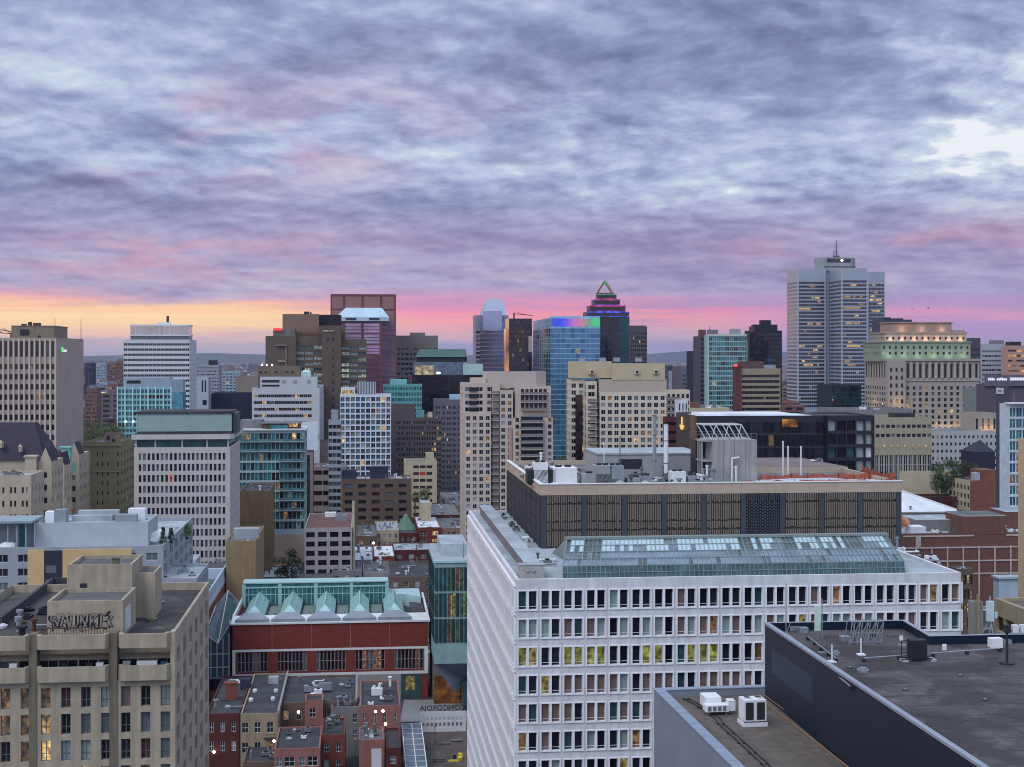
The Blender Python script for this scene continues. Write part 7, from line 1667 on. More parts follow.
mb = MB(); mb.sphere(T.U(735.5, -1.5), -1.6, T.h + 1.8, 1.3, 0, 8, 5, .6); mb.build('red_light', T.e, [lit('red_lamp', (255, 60, 70), 2.0, 0)])
mb = MB(); mb.box(1, 3, T.h - 1, 14, 11, T.h + 4.2); mb.build('plant_room', T.e, [surf('mauve_plant', (100, 76, 84), .8)]); rooftop(T, 14.2, 3, 7, 7, T.h - 1, 3, ROOF_L)

# the tall cruciform tower
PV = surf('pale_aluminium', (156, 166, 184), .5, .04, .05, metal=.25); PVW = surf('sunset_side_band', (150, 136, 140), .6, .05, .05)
T = Thing('cruciform_tower', 'tallest pale blue-grey cruciform tower with fine horizontal bands and a roof antenna', 'tower', 797.5, 1500, 826)
def pvw(px0, px1, pxs, py, v, dep):
    a, b = T.U(px0, v), T.U(px1, v); z = T.Z(py, a, v); ztop = T.Z(py + 12.2, a, v)
    mb = MB(); mb.box(a, v, 0, b, v + dep, z, 0, 1); mb.build('wing', T.e, [PV, ROOF_L])
    n = 34
    for k in range(n):
        zb = ztop - k * 3.86
        if zb < T.Z(415): break
        mb = MB(); mb.box(a + 1.2, v - .12, zb - 2.3, b - 1.2, v - .004, zb, 0)
        lam = [(7, 0.1), (6, .15), (17, .25), (18, .3), (30, .3)]
        r_ = random.random()
        segs = 4 if k in (4, 7, 11, 17, 22) else (1 if r_ < .35 else 0)
        for q in range(segs):
            x0 = a + 1.2 + (b - a - 8) * random.random(); mb.box(x0, v - .2, zb - 1.9, x0 + 1.5 + 5 * random.random(), v - .121, zb - .2, 1)
        for q in range(1, 12): x0 = a + 1.2 + (b - a - 2.4) * q / 12; mb.box(x0 - .1, v - .16, zb - 2, x0 + .1, v - .122, zb, 2)
        mb.build('window_band', T.e, [G_BLK if k % 3 else G_DARK, W_WARM, PV])
        mb = MB(); mb.box(a - .12, v + 1, zb - 2.0, a - .004, v + dep - 1, zb, 0); mb.box(b + .004, v + 1, zb - 2.0, b + .12, v + dep - 1, zb, 0); mb.build('side_window_band', T.e, [glass('side_band_glass', (84, 92, 112), metal=.3, var=.2)])
    for q in (0, 1):
        mb = MB(); x0 = a if q == 0 else b - 1.1; mb.box(x0, v - .3, 0, x0 + 1.1, v - .003, z); mb.build('corner_pier', T.e, [surf('pale_pier', (168, 176, 192), .5)])
dv = T.V(787, 0)
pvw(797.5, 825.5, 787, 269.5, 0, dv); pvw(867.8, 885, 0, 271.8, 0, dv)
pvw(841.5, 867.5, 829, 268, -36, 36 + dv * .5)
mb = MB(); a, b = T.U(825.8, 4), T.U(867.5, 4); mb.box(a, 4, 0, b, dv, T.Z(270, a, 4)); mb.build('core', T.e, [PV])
a, b = T.U(819.5, 2), T.U(856.5, 2); z0_, z1_ = T.Z(270.5, a, 2), T.Z(257.3, a, 2)
mb = MB(); mb.prism([(a, 6), (a + 5, 2), (b - 5, 2), (b, 6), (b, 20), (a, 20)], z0_, z1_, 0, 1); mb.box(a + 8, 1.8, z1_ - 5.2, b - 6, 1.99, z1_ - 1.2, 2); mb.box(a + 5, 1.85, z0_ + 3.4, b - .2, 1.99, z0_ + 4.4, 2)
mb.build('rooftop_storey', T.e, [surf('grey_crown', (138, 146, 154), .6, .05), ROOF_G, G_DARK])
mb = MB(); mb.sphere((a + b) / 2 + 4, 1.2, z1_ - 3, 1.3, 0); mb.build('beacon', T.e, [LAMP])
mb = MB(); u = T.U(836.3, 12); mb.cyl(u, 12, z1_, T.Z(240, u, 12), .7, 0, 6, .35); mb.cyl(u - 3, 12, z1_, T.Z(250, u, 12), .3, 0, 5)
for k in range(6): mb.bar((u - 2.2, 12, z1_ + 3 + k * 2.2), (u + 2.2, 12, z1_ + 3 + k * 2.2), .2)
for q in (-4, 4): mb.bar((u + q, 12, z1_), (u, 12, z1_ + 8), .2)
mb.cyl(u, 12, z1_, z1_ + 2.2, 3.4, 0, 8); mb.build('antenna', T.e, [surf('antenna_brown', (96, 84, 96), .7)])
T = blk('office_building', 'dark teal glass block at the foot of the cruciform tower', 832, 861, 385, 900, surf('dark_teal_block', (40, 62, 68), .5), sp(10, 3.8, [(.04, .96)], (.08, .9), .6, [(DTG, 5), (G_BLK, 3)], G_BLK, .15), None, d=30, yvis=412, cap=60)

# the big stepped stone building, floodlit
SL = surf('granite_stone', (160, 152, 146), .85, .06, .12, streak=.06); SLG = surf('upper_granite', (150, 150, 142), .85, .06, .12)
T = Thing('stone_office_building', 'massive stepped granite building with a colonnade, green-lit tier and floodlit attic', 'building', 886, 850, 979.5)
T.h = T.Z(359.5); w, h = T.w, T.h; T.d = T.V(865, 0); d = T.d
pal_s = lambda i, j: [(G_DARK, 4), (G_BLK, 3), (G_GREY, 1), (W_WARM, .25), (W_DIM, .4)]
f1 = sp(15, h - T.Z(378.5), [(.3, .72)], (.06, .95), 2.0, lambda i, j: [(G_DARK, 3), (G_BLK, 3), (W_DIM, .25)], SL, .9, rows=1)
f1['sh'] = (h - 2.0) - T.Z(379); f2 = sp(15, 3.42, [(.27, .73)], (.22, .80), 2.5, pal_s, SL, .4, ztop=T.Z(381))
sL = [dict(f1, bays=8, rec=.15), dict(f2, bays=9, rec=.12)]
body(T, w, d, h, SL, {'F': [f1, f2], 'L': sL, 'R': sL}, 1, .6, ROOF_G, T.Z(428))
mb = MB(); mb.box(-.8, -1.0, h - .9, w + .8, -.003, h + .4); mb.box(-.8, 0, h - .9, -.003, d, h + .4); mb.build('cornice', T.e, [SL])
mb = MB(); z = T.Z(380.5); mb.box(-.4, -.5, z - .4, w + .4, -.003, z + .4); mb.build('string_course', T.e, [SL])
for i in range(16):
    if 3 <= i <= 13: mb = MB(); u = w * (i) / 15; mb.cyl(u, -.1, T.Z(378.5), h - 1.4, .75, 0, 10); mb.build('column', T.e, [surf('column_stone', (168, 160, 152), .85)])
u0_, u1_ = T.U(886, -3), T.U(905, -3); 
mb = MB(); mb.box(0, -2.6, 0, T.U(904), -.003, h - .91); mb.build('corner_pavilion', T.e, [SL])
for j in range(9):
    for i in range(3):
        z = h - 6 - j * 4.6; u = .8 + (T.U(904) - 1) * (i + .2) / 3; mb = MB(); mb.box(u, -2.68, z - 1.2, u + 1.3, -2.602, z + 1.2); mb.build('pavilion_window', T.e, [random.choice([G_DARK, G_BLK, G_DARK, W_DIM])])
def tier(px0, px1, ya, yb, v, mat, bays, rows, pal, dd, rec=.4, cop=True, shv=3.4):
    a, b = T.U(px0, v), T.U(px1, v); z0_, z1_ = T.Z(yb, a, v), T.Z(ya, a, v)
    s_ = sp(bays, shv, [(.3, .68)], (.25, .75), 1.2, pal, SL, rec, rows=rows) if bays else None
    body(T, b - a, dd, z1_, mat, {'F': s_, 'L': dict(s_, bays=int(dd / 3.5)) if s_ else None}, .6, .4, ROOF_G, 0, u0=a, v0=v, z0=z0_ - 1.5, name='upper_tier')
    if cop: mb = MB(); mb.box(a - .6, v - .6, z1_, b + .6, v + .2, z1_ + .7); mb.box(a - .6, v + .2, z1_, a + .2, v + dd, z1_ + .7); mb.build('tier_cornice', T.e, [mat])
    return a, b, z0_, z1_
CAPX = CAP
T.nwin = 0
a1 = tier(881, 970.5, 342.5, 358.8, 4, surf('green_lit_granite', (138, 150, 134), .85, .06, .12), 15, 3, lambda i, j: [(G_DARK, 3), (W_YEL, 1.6 if j == 1 else .2), (G_BLK, 2), (W_COOL, .4 if j == 1 else 0)], 30)  # green of the floodlighting is also mixed into this stone colour
a2 = tier(884.5, 966.5, 333.3, 342, 9, SL, 14, 1, [(G_BLK, 3), (G_DARK, 2), (W_DIM, .5)], 26)
a3 = tier(892, 951.5, 323, 332.8, 14, surf('pinkish_crown', (160, 136, 126), .85, .06, .12), 0, 0, None, 20)
mb = MB(); mb.box(T.U(951.8, 15), 15, a3[2] - 1, T.U(965, 15), 30, T.Z(330, 0, 15)); mb.build('roof_block', T.e, [SL])
def spot(x, y, z, e, c, r=.6, name='floodlight'):
    ld = bpy.data.lights.new(name, 'POINT'); ld.energy = e; ld.color = c; ld.shadow_soft_size = r
    o = bpy.data.objects.new(name, ld); COL.objects.link(o); o.parent = T.e; o.location = (x, y, z)
for k in range(7):
    spot(a2[0] + (a2[1] - a2[0]) * (k + .5) / 7, 7.2, a2[2] + 1.6, 420, (1, .62, .35))
for k in range(6):
    spot(a1[0] + (a1[1] - a1[0]) * (k + .5) / 6, 1.6, a1[2] + 2.0, 260, (.75, 1, .70))
for k in range(3): spot(a3[0] + (a3[1] - a3[0]) * (k + .5) / 3, 12, a3[2] + 2, 300, (1, .62, .45))
spot(T.U(896), -7, T.Z(402), 700, (1, .62, .3)); spot(-4.5, 18, T.Z(404), 700, (1, .65, .3))
for px in (934, 941.5, 949, 957): spot(T.U(px), -2.4, T.Z(427), 260, (1, .6, .28), .3)
spot(T.U(977), -4, T.Z(405), 300, (1, .6, .35))
T = blk('office_tower', 'dark slab tower rising just behind the crown of the stepped stone building', 884, 912, 319.5, 1250, surf('dark_slab', (62, 68, 92), .7, .06, .1), None, None, d=30, yvis=330)
rooftop(T, 2, 5, 6, 8, T.h - 1, 3, FRAME_D); rooftop(T, 11, 5, 8, 8, T.h - 1, 2.2, FRAME_D)
T = blk('office_tower', 'dark banded block at the right shoulder of the stepped stone building', 966, 980.5, 338, 1000, surf('dark_banded', (78, 78, 98), .7, .06, .1), sp(4, 3.8, [(.02, .98)], (.3, .7), 6, [(G_BLK, 3), (G_DARK, 2)], FRAME_G, .3), None, d=30, yvis=385, cap=60)
T = blk('office_building', 'pale banded office slab near the right edge', 982, 1007.5, 344, 1150, surf('pale_banded', (160, 166, 180), .75, .05, .1), sp(8, 3.7, [(.03, .97)], (.3, .68), 4, [(G_GREY, 3), (G_DARK, 2), (W_COOL, .15)], FRAME_W, .3), None, d=10, yvis=380, cap=80)
rooftop(T, T.U(992, 2), 2, T.U(1004, 2) - T.U(992, 2), 6, T.h - 1, 4, R_GY)
T = blk('office_building', 'office slab with painted orange sunset glow at the right edge', 1008, 1042, 345.5, 1120, surf('sunset_tinted_band', (176, 142, 128), .75, .05, .1), sp(8, 3.9, [(.0, 1)], (.3, .7), 2, lambda i, j: [(lit('painted_sunset_window', (250, 170, 110), .6, .5, .1), 3 if j < 8 else 0), (G_DARK, 2)], FRAME_W, .3), None, d=12, yvis=380, cap=80)  # sunset light put into the wall tint and into emission of the upper panes
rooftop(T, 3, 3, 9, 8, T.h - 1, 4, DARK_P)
T = blk('shopping_centre', 'wide low dark roofed building carrying a glowing rooftop sign', 984, 1045, 384, 720, surf('dark_mauve_wall', (92, 84, 100), .8, .06, .1), None, None, d=9, yvis=392)
mb = MB(); rg = random.Random(4)
for k in range(11):
    if k == 4: continue
    u = T.U(988 + k * 1.75, -1); mb.box(u, -1.2, T.Z(380.5, 0, -1), u + .6, -1.0, T.Z(377.5 + rg.random(), 0, -1)); mb.box(u, -1.2, T.Z(379.2 + rg.random(), 0, -1), u + .75, -1.0, T.Z(378.6, 0, -1))
for k in range(14): u = T.U(1010 + k * 1.6, -1); mb.box(u, -1.2, T.Z(380.5, 0, -1), u + .62, -1.0, T.Z(377.6, 0, -1))
mb.build('sign_lettering', T.e, [lit('sign_white', (225, 225, 250), 1.0, 0)])
mb = MB(); mb.box(T.U(985, -1), -.99, T.h - 1, T.U(1040, -1), -.3, T.Z(375, 0, -1)); mb.build('sign_board', T.e, [surf('sign_grey', (104, 98, 116), .7)])
T = blk('office_building', 'teal glazed low block between the stone building and the dark slab', 979, 997, 388, 760, surf('grey_teal_wall', (120, 134, 134), .7), sp(5, 3.8, [(.08, .92)], (.15, .85), 1, [(G_GRN, 4), (G_TEAL, 1), (G_DARK, 2)], FRAME_W, .3), None, d=20, yvis=415, cap=60)
T = blk('office_building', 'stone annex with warm uplit pilasters beside the dark slab', 974, 997.5, 413, 700, SL, sp(4, 6.5, [(.3, .7)], (.1, .9), 2, [(G_DARK, 3), (W_DIM, .6)], SL, .5), None, d=16, yvis=432, cap=60)
for k in range(3):
    spot(T.U(984 + k * 4.5), -1.6, T.Z(428), 130, (1, .6, .28), .3)
T = blk('office_building', 'pale stone lower wing with small square windows below the stepped stone building', 931, 998, 431, 690, surf('pale_stone_wing', (164, 168, 172), .85, .06, .15), sp(15, 3.4, [(.28, .72)], (.3, .72), 1.2, [(G_DARK, 4), (G_BLK, 2), (W_DIM, .3)], SL, .3), None, d=30, yvis=462, cap=90)
T = blk('office_building', 'cream office block with long window rows and a tall glazed ground range', 870, 932, 417.5, 620, surf('cream_block', (158, 150, 132), .85, .06, .15), [sp(12, 3.9, [(.12, .86)], (.3, .66), 1.8, [(G_DARK, 5), (G_GREY, 2)], SL, .3, rows=3), sp(13, 14, [(.12, .88)], (.05, .93), 2.2, [(G_GRN, 3), (G_DARK, 3)], FRAME_W, .5, nx=1, nz=(.33, .66), ft=.12, ztop=45.7)], None, d=30, yvis=476, cap=90)
for k in range(8): u = T.U(877 + k * 7, -.8); o_ = MB(); o_.sphere(u, -.9, T.Z(446), .42, 0, 6, 4); o_.build('wall_lamp', T.e, [W_WARM])
mb = MB(); mb.box(T.U(895, 4), 4, T.h - 1, T.U(915, 4), 12, T.h + 1.6); mb.build('plant_room', T.e, [FRAME_D])
T = blk('office_building', 'grey stone low roofs under the cruciform tower', 838, 912, 409.5, 740, surf('grey_stone_low', (128, 128, 132), .85), sp(14, 3.6, [(.3, .7)], (.3, .7), 1.5, DRK), None, d=34, yvis=420, cap=30, roof=ROOF_G)
clutter(T, 1, 1, T.w - 1, 20, T.h - 1, 8, 1, 3, 61)

# long black glass block
BLKW = surf('black_blue_cladding', (30, 32, 44), .35, .08, .1, spec=.6)
T = Thing('glass_office', 'long low black glass block with white roof and gold emblem on its end', 'building', 697, 430, 827)
T.h = T.Z(416); w, h = T.w, T.h; T.d = T.V(676, 0); d = T.d
body(T, w, d, h, BLKW, {'F': sp(22, 3.9, [(.04, .96)], (.08, .92), 1.6, lambda i, j: [(G_BLK, 9), (G_DARK, 1.5), (W_DIM, .35 if 13 < i < 18 else .04)], BLKW, .12)}, .5, .5, ROOF_W, T.Z(470), cap=100, coping=surf('dark_coping', (50, 52, 62), .5))
mb = MB(); mb.box(-.08, 1.5, 0, -.003, d * .30, h - .1); mb.build('bronze_strip', T.e, [surf('bronze_strip', (112, 82, 60), .5)])
mb = MB(); vv = T.V(682.3, 0); zc = T.Z(424, 0, vv); GOLD = lit('gold_emblem', (250, 200, 110), 1.1, 0)
mb.prism([(-.28, vv - .5), (-.05, vv - .5), (-.05, vv + .5), (-.28, vv + .5)], zc - .2, zc + 2.2); mb.prism([(-.28, vv - 2.6), (-.05, vv - 2.6), (-.05, vv + 2.6), (-.28, vv + 2.6)], zc - 1.0, zc - .3); mb.prism([(-.28, vv - 1.4), (-.05, vv - 1.4), (-.05, vv + 1.4), (-.28, vv + 1.4)], zc - 1.7, zc - 1.0); mb.build('gold_emblem', T.e, [GOLD])
mb = MB(); mb.box(T.U(782), -.3, T.Z(427.5), T.U(797), -.13, T.Z(419.5)); mb.build('lit_room', T.e, [lit('lit_room_warm', (190, 130, 60), .55, .8, .3)])
mb = MB(); mb.box(w * .1, 8, h - .5, w * .8, d - 4, h + .3); mb.build('roof_membrane', T.e, [ROOF_W])
T = Thing('glass_office', 'black open framed glass end block with white glowing bays', 'building', 827.5, 432, 874.5)
T.h = T.Z(415.5); w, h = T.w, T.h; T.d = 24
body(T, w, T.d, h, BLKW, {'F': sp(5, 4.0, [(.06, .94)], (.08, .88), 1.0, lambda i, j: [(G_BLK, 5 if i < 3 else .5), (G_GRN, 2), (G_LITE, 5 if i > 2 else .2), (ROOF_W, 3 if i > 3 else 0)], BLKW, .8, ft=.1), 'R': sp(4, 4.0, [(.06, .94)], (.08, .88), 1.0, DRK, BLKW, .8)}, .4, .4, ROOF_D, T.Z(475))
T = blk('apartment_building', 'dark red and white banded low block left of the black glass block', 666, 676.5, 417, 560, R_DK, sp(1, 3.4, [(.05, .95)], (.35, .7), 1, [(G_BLK, 3)], FRAME_W, .3), None, d=6, yvis=450, cap=30)
T = blk('low_building', 'low white roofed block with a small brick penthouse behind the black glass block', 676, 730, 408, 700, R_CR, None, None, d=40, roof=ROOF_W, yvis=415)
mb = MB(); a = T.U(688, 4); mb.box(a, 4, T.h - 1, T.U(699.5, 4), 12, T.Z(402.5, a, 4)); mb.build('brick_penthouse', T.e, [surf('rose_brick', (122, 74, 72), .9)])
clutter(T, T.U(700, 4), 2, T.w - 1, 30, T.h - 1, 8, 1, 3, 62)

# ================================================================= right edge, low brick range and street
T = Thing('office_building', 'dark slate slab with a small pale square sign at its top left corner', 'building', 1007.8, 520, 1009.3)
T.h = T.Z(386); T.d = T.V(996, 0); w, h = T.w, T.h
body(T, w, T.d, h, surf('dark_slate_panel', (66, 74, 94), .6, .06, .1, joints=(2.2, 3.4, .1)), {}, .6, .4, ROOF_D)
mb = MB(); mb.box(-.25, T.d - 6.6, h - 3, -.003, T.d - .6, h - .8); mb.build('sign', T.e, [surf('pale_sign', (176, 182, 194), .6)])
mb = MB(); mb.box(-.3, T.d - 5.2, h - 2.2, -.251, T.d - 2, h - 1.6); mb.build('sign_mark', T.e, [FRAME_G])
T = blk('glass_office', 'white framed blue glass office block with warm lit floors at the right edge', 1009.5, 1042, 404, 510, surf('white_frame_wall', (176, 190, 204), .6), sp(5, 3.9, [(.05, .95)], (.08, .9), 1, [(G_BLUE, 3), (G_TEAL, 2), (W_DIM, 1.6), (G_GREY, 1)], FRAME_W, .3, ft=.1, nx=1), None, d=8, yvis=478)
mb = MB(); mb.box(-.6, -2, T.h, T.w, 3, T.h + .5); mb.build('roof_canopy', T.e, [FRAME_W]); mast(T, 3.5, 4, T.h, 4, .15, 2)
T = blk('low_building', 'small navy building with a pointed roof beside the street trees', 974, 995, 452, 640, surf('navy_small', (44, 46, 72), .7), None, None, d=14, yvis=475)
mb = MB(); a = T.h; mb.face([(0, 0, a), (T.w, 0, a), (T.w * .6, 7, a + 5)]); mb.face([(T.w, 0, a), (T.w, 14, a), (T.w * .6, 7, a + 5)]); mb.face([(0, 14, a), (0, 0, a), (T.w * .6, 7, a + 5)]); mb.face([(T.w, 14, a), (0, 14, a), (T.w * .6, 7, a + 5)]); mb.build('pointed_roof', T.e, [surf('blue_black_roof', (40, 44, 66), .6)])
T = blk('low_building', 'plain cream rendered building with a stepped top edge', 900, 951, 471, 620, R_CR, None, None, d=22, yvis=500, roof=ROOF_D, par=.4)
mb = MB(); mb.box(-5, 3, 0, T.w * .55, 14, T.h + 1.2); mb.build('upper_block', T.e, [R_CR])
T = blk('low_building', 'dark red brick building beneath the plain cream one', 903, 960, 497, 600, R_DK, sp(8, 3.4, [(.3, .7)], (.25, .7), 1, DRK), None, d=12, yvis=520, roof=ROOF_D, cap=20)
T = blk('brick_building', 'blank red brick end wall with beige windowed flank and small stair head', 970, 1020, 480.5, 590, surf('orange_red_brick', (134, 82, 70), .9, .1, .25, streak=.12), None, sp(6, 3.5, [(.2, .8)], (.2, .75), 1.4, DRK, R_CR, .3, mat=2), xb=949, yvis=520, roof=ROOF_G, par=.5, bmat=[R_CR])
mb = MB(); a, b = T.U(980, 2), T.U(996, 2); mb.box(a, 2, T.h - .5, b, 12, T.Z(470, a, 2)); mb.build('stair_head', T.e, [surf('orange_red_brick', (134, 82, 70), .9)])
mb = MB(); mb.box(T.U(998, 3), 3, T.h - .5, T.U(1019, 3), 4, T.Z(474, a, 3), 0); mb.build('roof_screen', T.e, [METAL]); rooftop(T, T.U(975, 2), 2, 3, 4, T.h - .5, 3.4, ROOF_L)
T = Thing('sloped_roof_hall', 'hall with a long pale sloping membrane roof right of the louvred upper floors', 'building', 898, 540, 958)
w = T.w; z0_, z1_ = T.Z(512), T.Z(494)
mb = MB(); mb.prism([(0, 0), (w, 0), (w - 1, 14), (0, 22)], 0, z0_ - .5, 0); mb.face([(0, 0, z0_), (w, 0, z0_), (w, 1, z0_ + .3), (0, 18, z1_ + 2)], 1); mb.face([(w, 1, z0_ + .3), (w, 8, z0_ - .5), (0, 22, z1_), (0, 18, z1_ + 2)], 1); mb.face([(0, 0, z0_ - .5), (w, 0, z0_ - .5), (w, 0, z0_), (0, 0, z0_)], 2)
mb.build('roof', T.e, [R_BN, ROOF_W, ROOF_L])
mb = MB(); mb.bar((0, 18, z1_ + 2.3), (w, 1, z0_ + .5), .35); mb.build('roof_rim', T.e, [WHITE_P]); clutter(T, 2, 1, w * .6, 5, z0_ - .3, 6, .8, 1.6, 63)
RBR = surf('long_red_brick', (120, 82, 74), .9, .1, .25, streak=.15); WGR = surf('pale_grid_line', (178, 168, 166), .8)
T = Thing('brick_building', 'long red-brown brick range with a pale grid of bands and posts', 'building', 880, 480, 1035)
T.h = T.Z(534); w, h = T.w, T.h
body(T, w, 34, h, RBR, {}, .6, .4, ROOF_L)
mb = MB()
zb1, zb2, zb3 = T.Z(548.5), T.Z(562), T.Z(575)
for z in (zb1, zb2, zb3): mb.box(T.U(903), -.25, z - .22, w, -.004, z + .22)
mb.box(T.U(903), -.2, T.Z(537.5), T.U(974), -.004, T.Z(536)); mb.box(T.U(1006), -.2, T.Z(537.5), w, -.004, T.Z(536))
for k in range(12): u = T.U(884 + k * 15.8); mb.box(u - .25, -.3, 0, u + .25, -.251, zb1 + .4)
mb.build('pale_grid', T.e, [WGR])
mb = MB(); mb.box(T.U(915.5), -.35, T.Z(548), T.U(920.5), -.005, T.Z(537.5)); mb.build('pale_panel', T.e, [WGR])
a, b = T.U(962, .3), T.U(1005, .3); mb = MB(); mb.box(a, -.1, h - .6, b, 14, T.Z(516.5, a, 0), 0, 1); mb.box(a - .1, -.2, T.Z(516.5, a, 0), b + .1, 14.1, T.Z(515.6, a, 0), 2, 1); mb.build('upper_block', T.e, [RBR, ROOF_G, WGR])
mb = MB(); a, b = T.U(916, 10), T.U(962, 10); mb.box(a, 10, h - .6, b, 26, T.Z(520, a, 10), 0, 1); mb.build('upper_roof', T.e, [R_GY, ROOF_L])
mb = MB(); a, b = T.U(911, 2), T.U(926, 2); mb.box(a, 2, h - .6, b, 8, T.Z(527, a, 2), 0, 1); mb.build('white_roof_box', T.e, [ROOF_W, ROOF_W])
mb = MB(); mb.sphere(T.U(905, 4), 5, T.Z(522, 0, 5), 1.9, 0, 12, 8, .9); mb.build('lit_dome', T.e, [lit('dome_glow', (225, 170, 130), .5, .3, .3)])
mb = MB(); a, b = T.U(1006, 12), T.U(1034, 12); mb.box(a, 12, h - .6, b, 26, T.Z(512, a, 12), 0, 1); mb.build('upper_block', T.e, [RBR, ROOF_L]); clutter(T, T.U(1006, 3), 2, T.U(1022, 3), 8, h - .6, 5, .8, 2, 64)
clutter(T, T.U(928, 3), 1, T.U(958, 3), 8, h - .6, 6, .8, 2, 65)
# tall tan slab at the very edge
T = Thing('apartment_tower', 'plain tan slab tower cut off by the right edge of the picture', 'tower', 1062, 262, 1100)
T.h = T.Z(444); body(T, T.w, T.V(1018, 0), T.h, surf('tan_slab', (186, 166, 136), .85, .08, .2, streak=.15), {'F': sp(3, 3.0, [(.5, .8)], (.25, .8), 2)}, .6, .4, ROOF_G)
# concrete deck building, lower right
T = Thing('concrete_building', 'low tan concrete building with deep beams at the lower right', 'building', 1060, 215, 1110)
T.h = T.Z(623); w, h = T.w, T.h; T.d = T.V(994, 0)
CT = surf('tan_beam_concrete', (158, 146, 124), .88, .1, .3, streak=.2)
body(T, w, T.d, h, CT, {'F': sp(3, 4, [(.04, .96)], (.0, .62), 1.2, [(G_GRN, 3), (G_BLK, 2)], FRAME_D, .8), 'L': sp(6, 4, [(.06, .94)], (.0, .62), 1.2, [(G_GRN, 3), (G_BLK, 2)], FRAME_D, .8)}, .5, .8, surf('brown_roof', (112, 104, 100), .95, .2, .3, spots=.2), 0)
T = Thing('low_building', 'small concrete stub with a flat roof left of the tan beam building', 'building', 973, 300, 983)
T.h = T.Z(602); body(T, T.w, 2.5, T.h, R_CN, {}, .3, .3, ROOF_G); mb = MB(); mb.box(T.w * .35, -.6, 0, T.w * .55, -.003, T.h + 1.5); mb.build('pier', T.e, [CT])
# shop pavilion on the street
T = Thing('corner_shop', 'dark corner building with glowing shop windows and a white roof', 'building', 958, 430, 973)
T.h = T.Z(569); w, h = T.w, T.h
body(T, w, 6, h, BRC, {'F': sp(5, 4.2, [(.12, .88)], (.12, .8), 1.0, [(W_WARM, 1.5), (W_YEL, 1), (W_DIM, 2), (G_DARK, 2)], FRAME_D, .3, ft=.08), 'L': sp(4, 4.2, [(.1, .9)], (.12, .8), 1.0, [(G_DARK, 3), (W_DIM, 1)], FRAME_D, .3)}, .5, .4, ROOF_W)
clutter(T, .5, .5, w - .5, 5, h - .5, 3, .5, 1.5, 66)
T = Thing('apartment_building', 'dark stepped building under the pale membrane roof with a lit corner window', 'building', 905, 500, 950)
T.h = T.Z(581); body(T, T.w, 12, T.h, BRC, {'F': sp(8, 3.4, [(.2, .8)], (.2, .75), .6, DRK)}, .4, .3, ROOF_D); clutter(T, 1, 1, T.w - 1, 10, T.h - .4, 6, .6, 1.6, 67)
T = Thing('low_building', 'pale blue-grey shed with a flat overhanging roof beside the brick range', 'building', 999, 440, 1030)
T.h = T.Z(577); mb = MB(); mb.box(0, 0, 0, T.w, 4, T.h - .6, 0); mb.build('wall', T.e, [surf('pale_blue_sheet', (156, 178, 196), .6, .1, .3, streak=.15)]); mb = MB(); mb.box(-.6, -.6, T.h - .6, T.w + .6, 4.4, T.h); mb.build('roof', T.e, [ROOF_L]); mb = MB(); mb.box(1, -.06, 0, 4, -.003, 3); mb.build('door', T.e, [DARK_P])
def road(pxs, name, mat, z):
    mb = MB(); q = [gxy(*p) for p in pxs]; mb.face([(a, b, z) for a, b in q]); o = mb.build(name, None, [mat]); tag(o, None, None, None, 'structure'); return o
ASPH = surf('asphalt', (58, 60, 66), .9, .15, .2)
def gridrect(u0, u1, v0, v1, z, name, mat, ox=0, oy=300):
    mb = MB(); c, s = math.cos(TH), math.sin(TH)
    mb.face([(ox + u * c - v * s, oy + u * s + v * c, z) for u, v in ((u0, v0), (u1, v0), (u1, v1), (u0, v1))]); o = mb.build(name, None, [mat]); tag(o, None, None, None, 'structure'); return o
gridrect(-400, 600, 120, 134, .008, 'road', ASPH); gridrect(-9, 2, -200, 900, .004, 'road', ASPH, -12, 300)
gridrect(128, 144, -200, 900, .012, 'road', ASPH, 0, 300)
gridrect(-400, 600, 134.2, 137, .12, 'pavement', R_CN); gridrect(-400, 600, 116.8, 119.8, .12, 'pavement', R_CN)
mk_ = surf('road_paint', (190, 190, 186), .8)
for k in range(40): gridrect(20 + k * 8, 23 + k * 8, 126.9, 127.1, .016, 'road_marking', mk_)

def car(px, py, label, mat, ang=0.0):
    x, y = gxy(px, py); T = Thing('parked_car', label, 'car', CX, 100, None, TH + ang, 'cars in the streets below'); T.e.location = (x, y, .02)
    mb = MB(); prof = [(-2.2, .3), (-2.25, .75), (-1.5, .9), (-.9, 1.42), (.75, 1.42), (1.35, .95), (2.15, .82), (2.2, .3)]
    for s in (-1, 1): mb.face([(x_, s * .85, z_) for x_, z_ in (prof if s < 0 else prof[::-1])])
    for i in range(len(prof)):
        a, b = prof[i], prof[(i + 1) % len(prof)]; mb.face([(a[0], -.85, a[1]), (a[0], .85, a[1]), (b[0], .85, b[1]), (b[0], -.85, b[1])], 1 if i in (2, 4) else 0)
    mb.build('body', T.e, [mat, G_BLK])
    for sx in (-1.4, 1.4):
        for s in (-.86, .72):
            mb = MB(); n = 10
            ring = [(sx + .33 * math.cos(2 * math.pi * k / n), .33 + .33 * math.sin(2 * math.pi * k / n)) for k in range(n)]
            for k in range(n): a, b = ring[k], ring[(k + 1) % n]; mb.face([(a[0], s, a[1]), (b[0], s, b[1]), (b[0], s + .14, b[1]), (a[0], s + .14, a[1])])
            mb.face([(a, s, b) for a, b in ring]); mb.face([(a, s + .14, b) for a, b in ring[::-1]]); mb.build('wheel', T.e, [FRAME_D])
    for s in (-.87, .851): mb = MB(); mb.box(-.8, s, .95, .9, s + .02, 1.32); mb.build('side_window', T.e, [G_BLK])
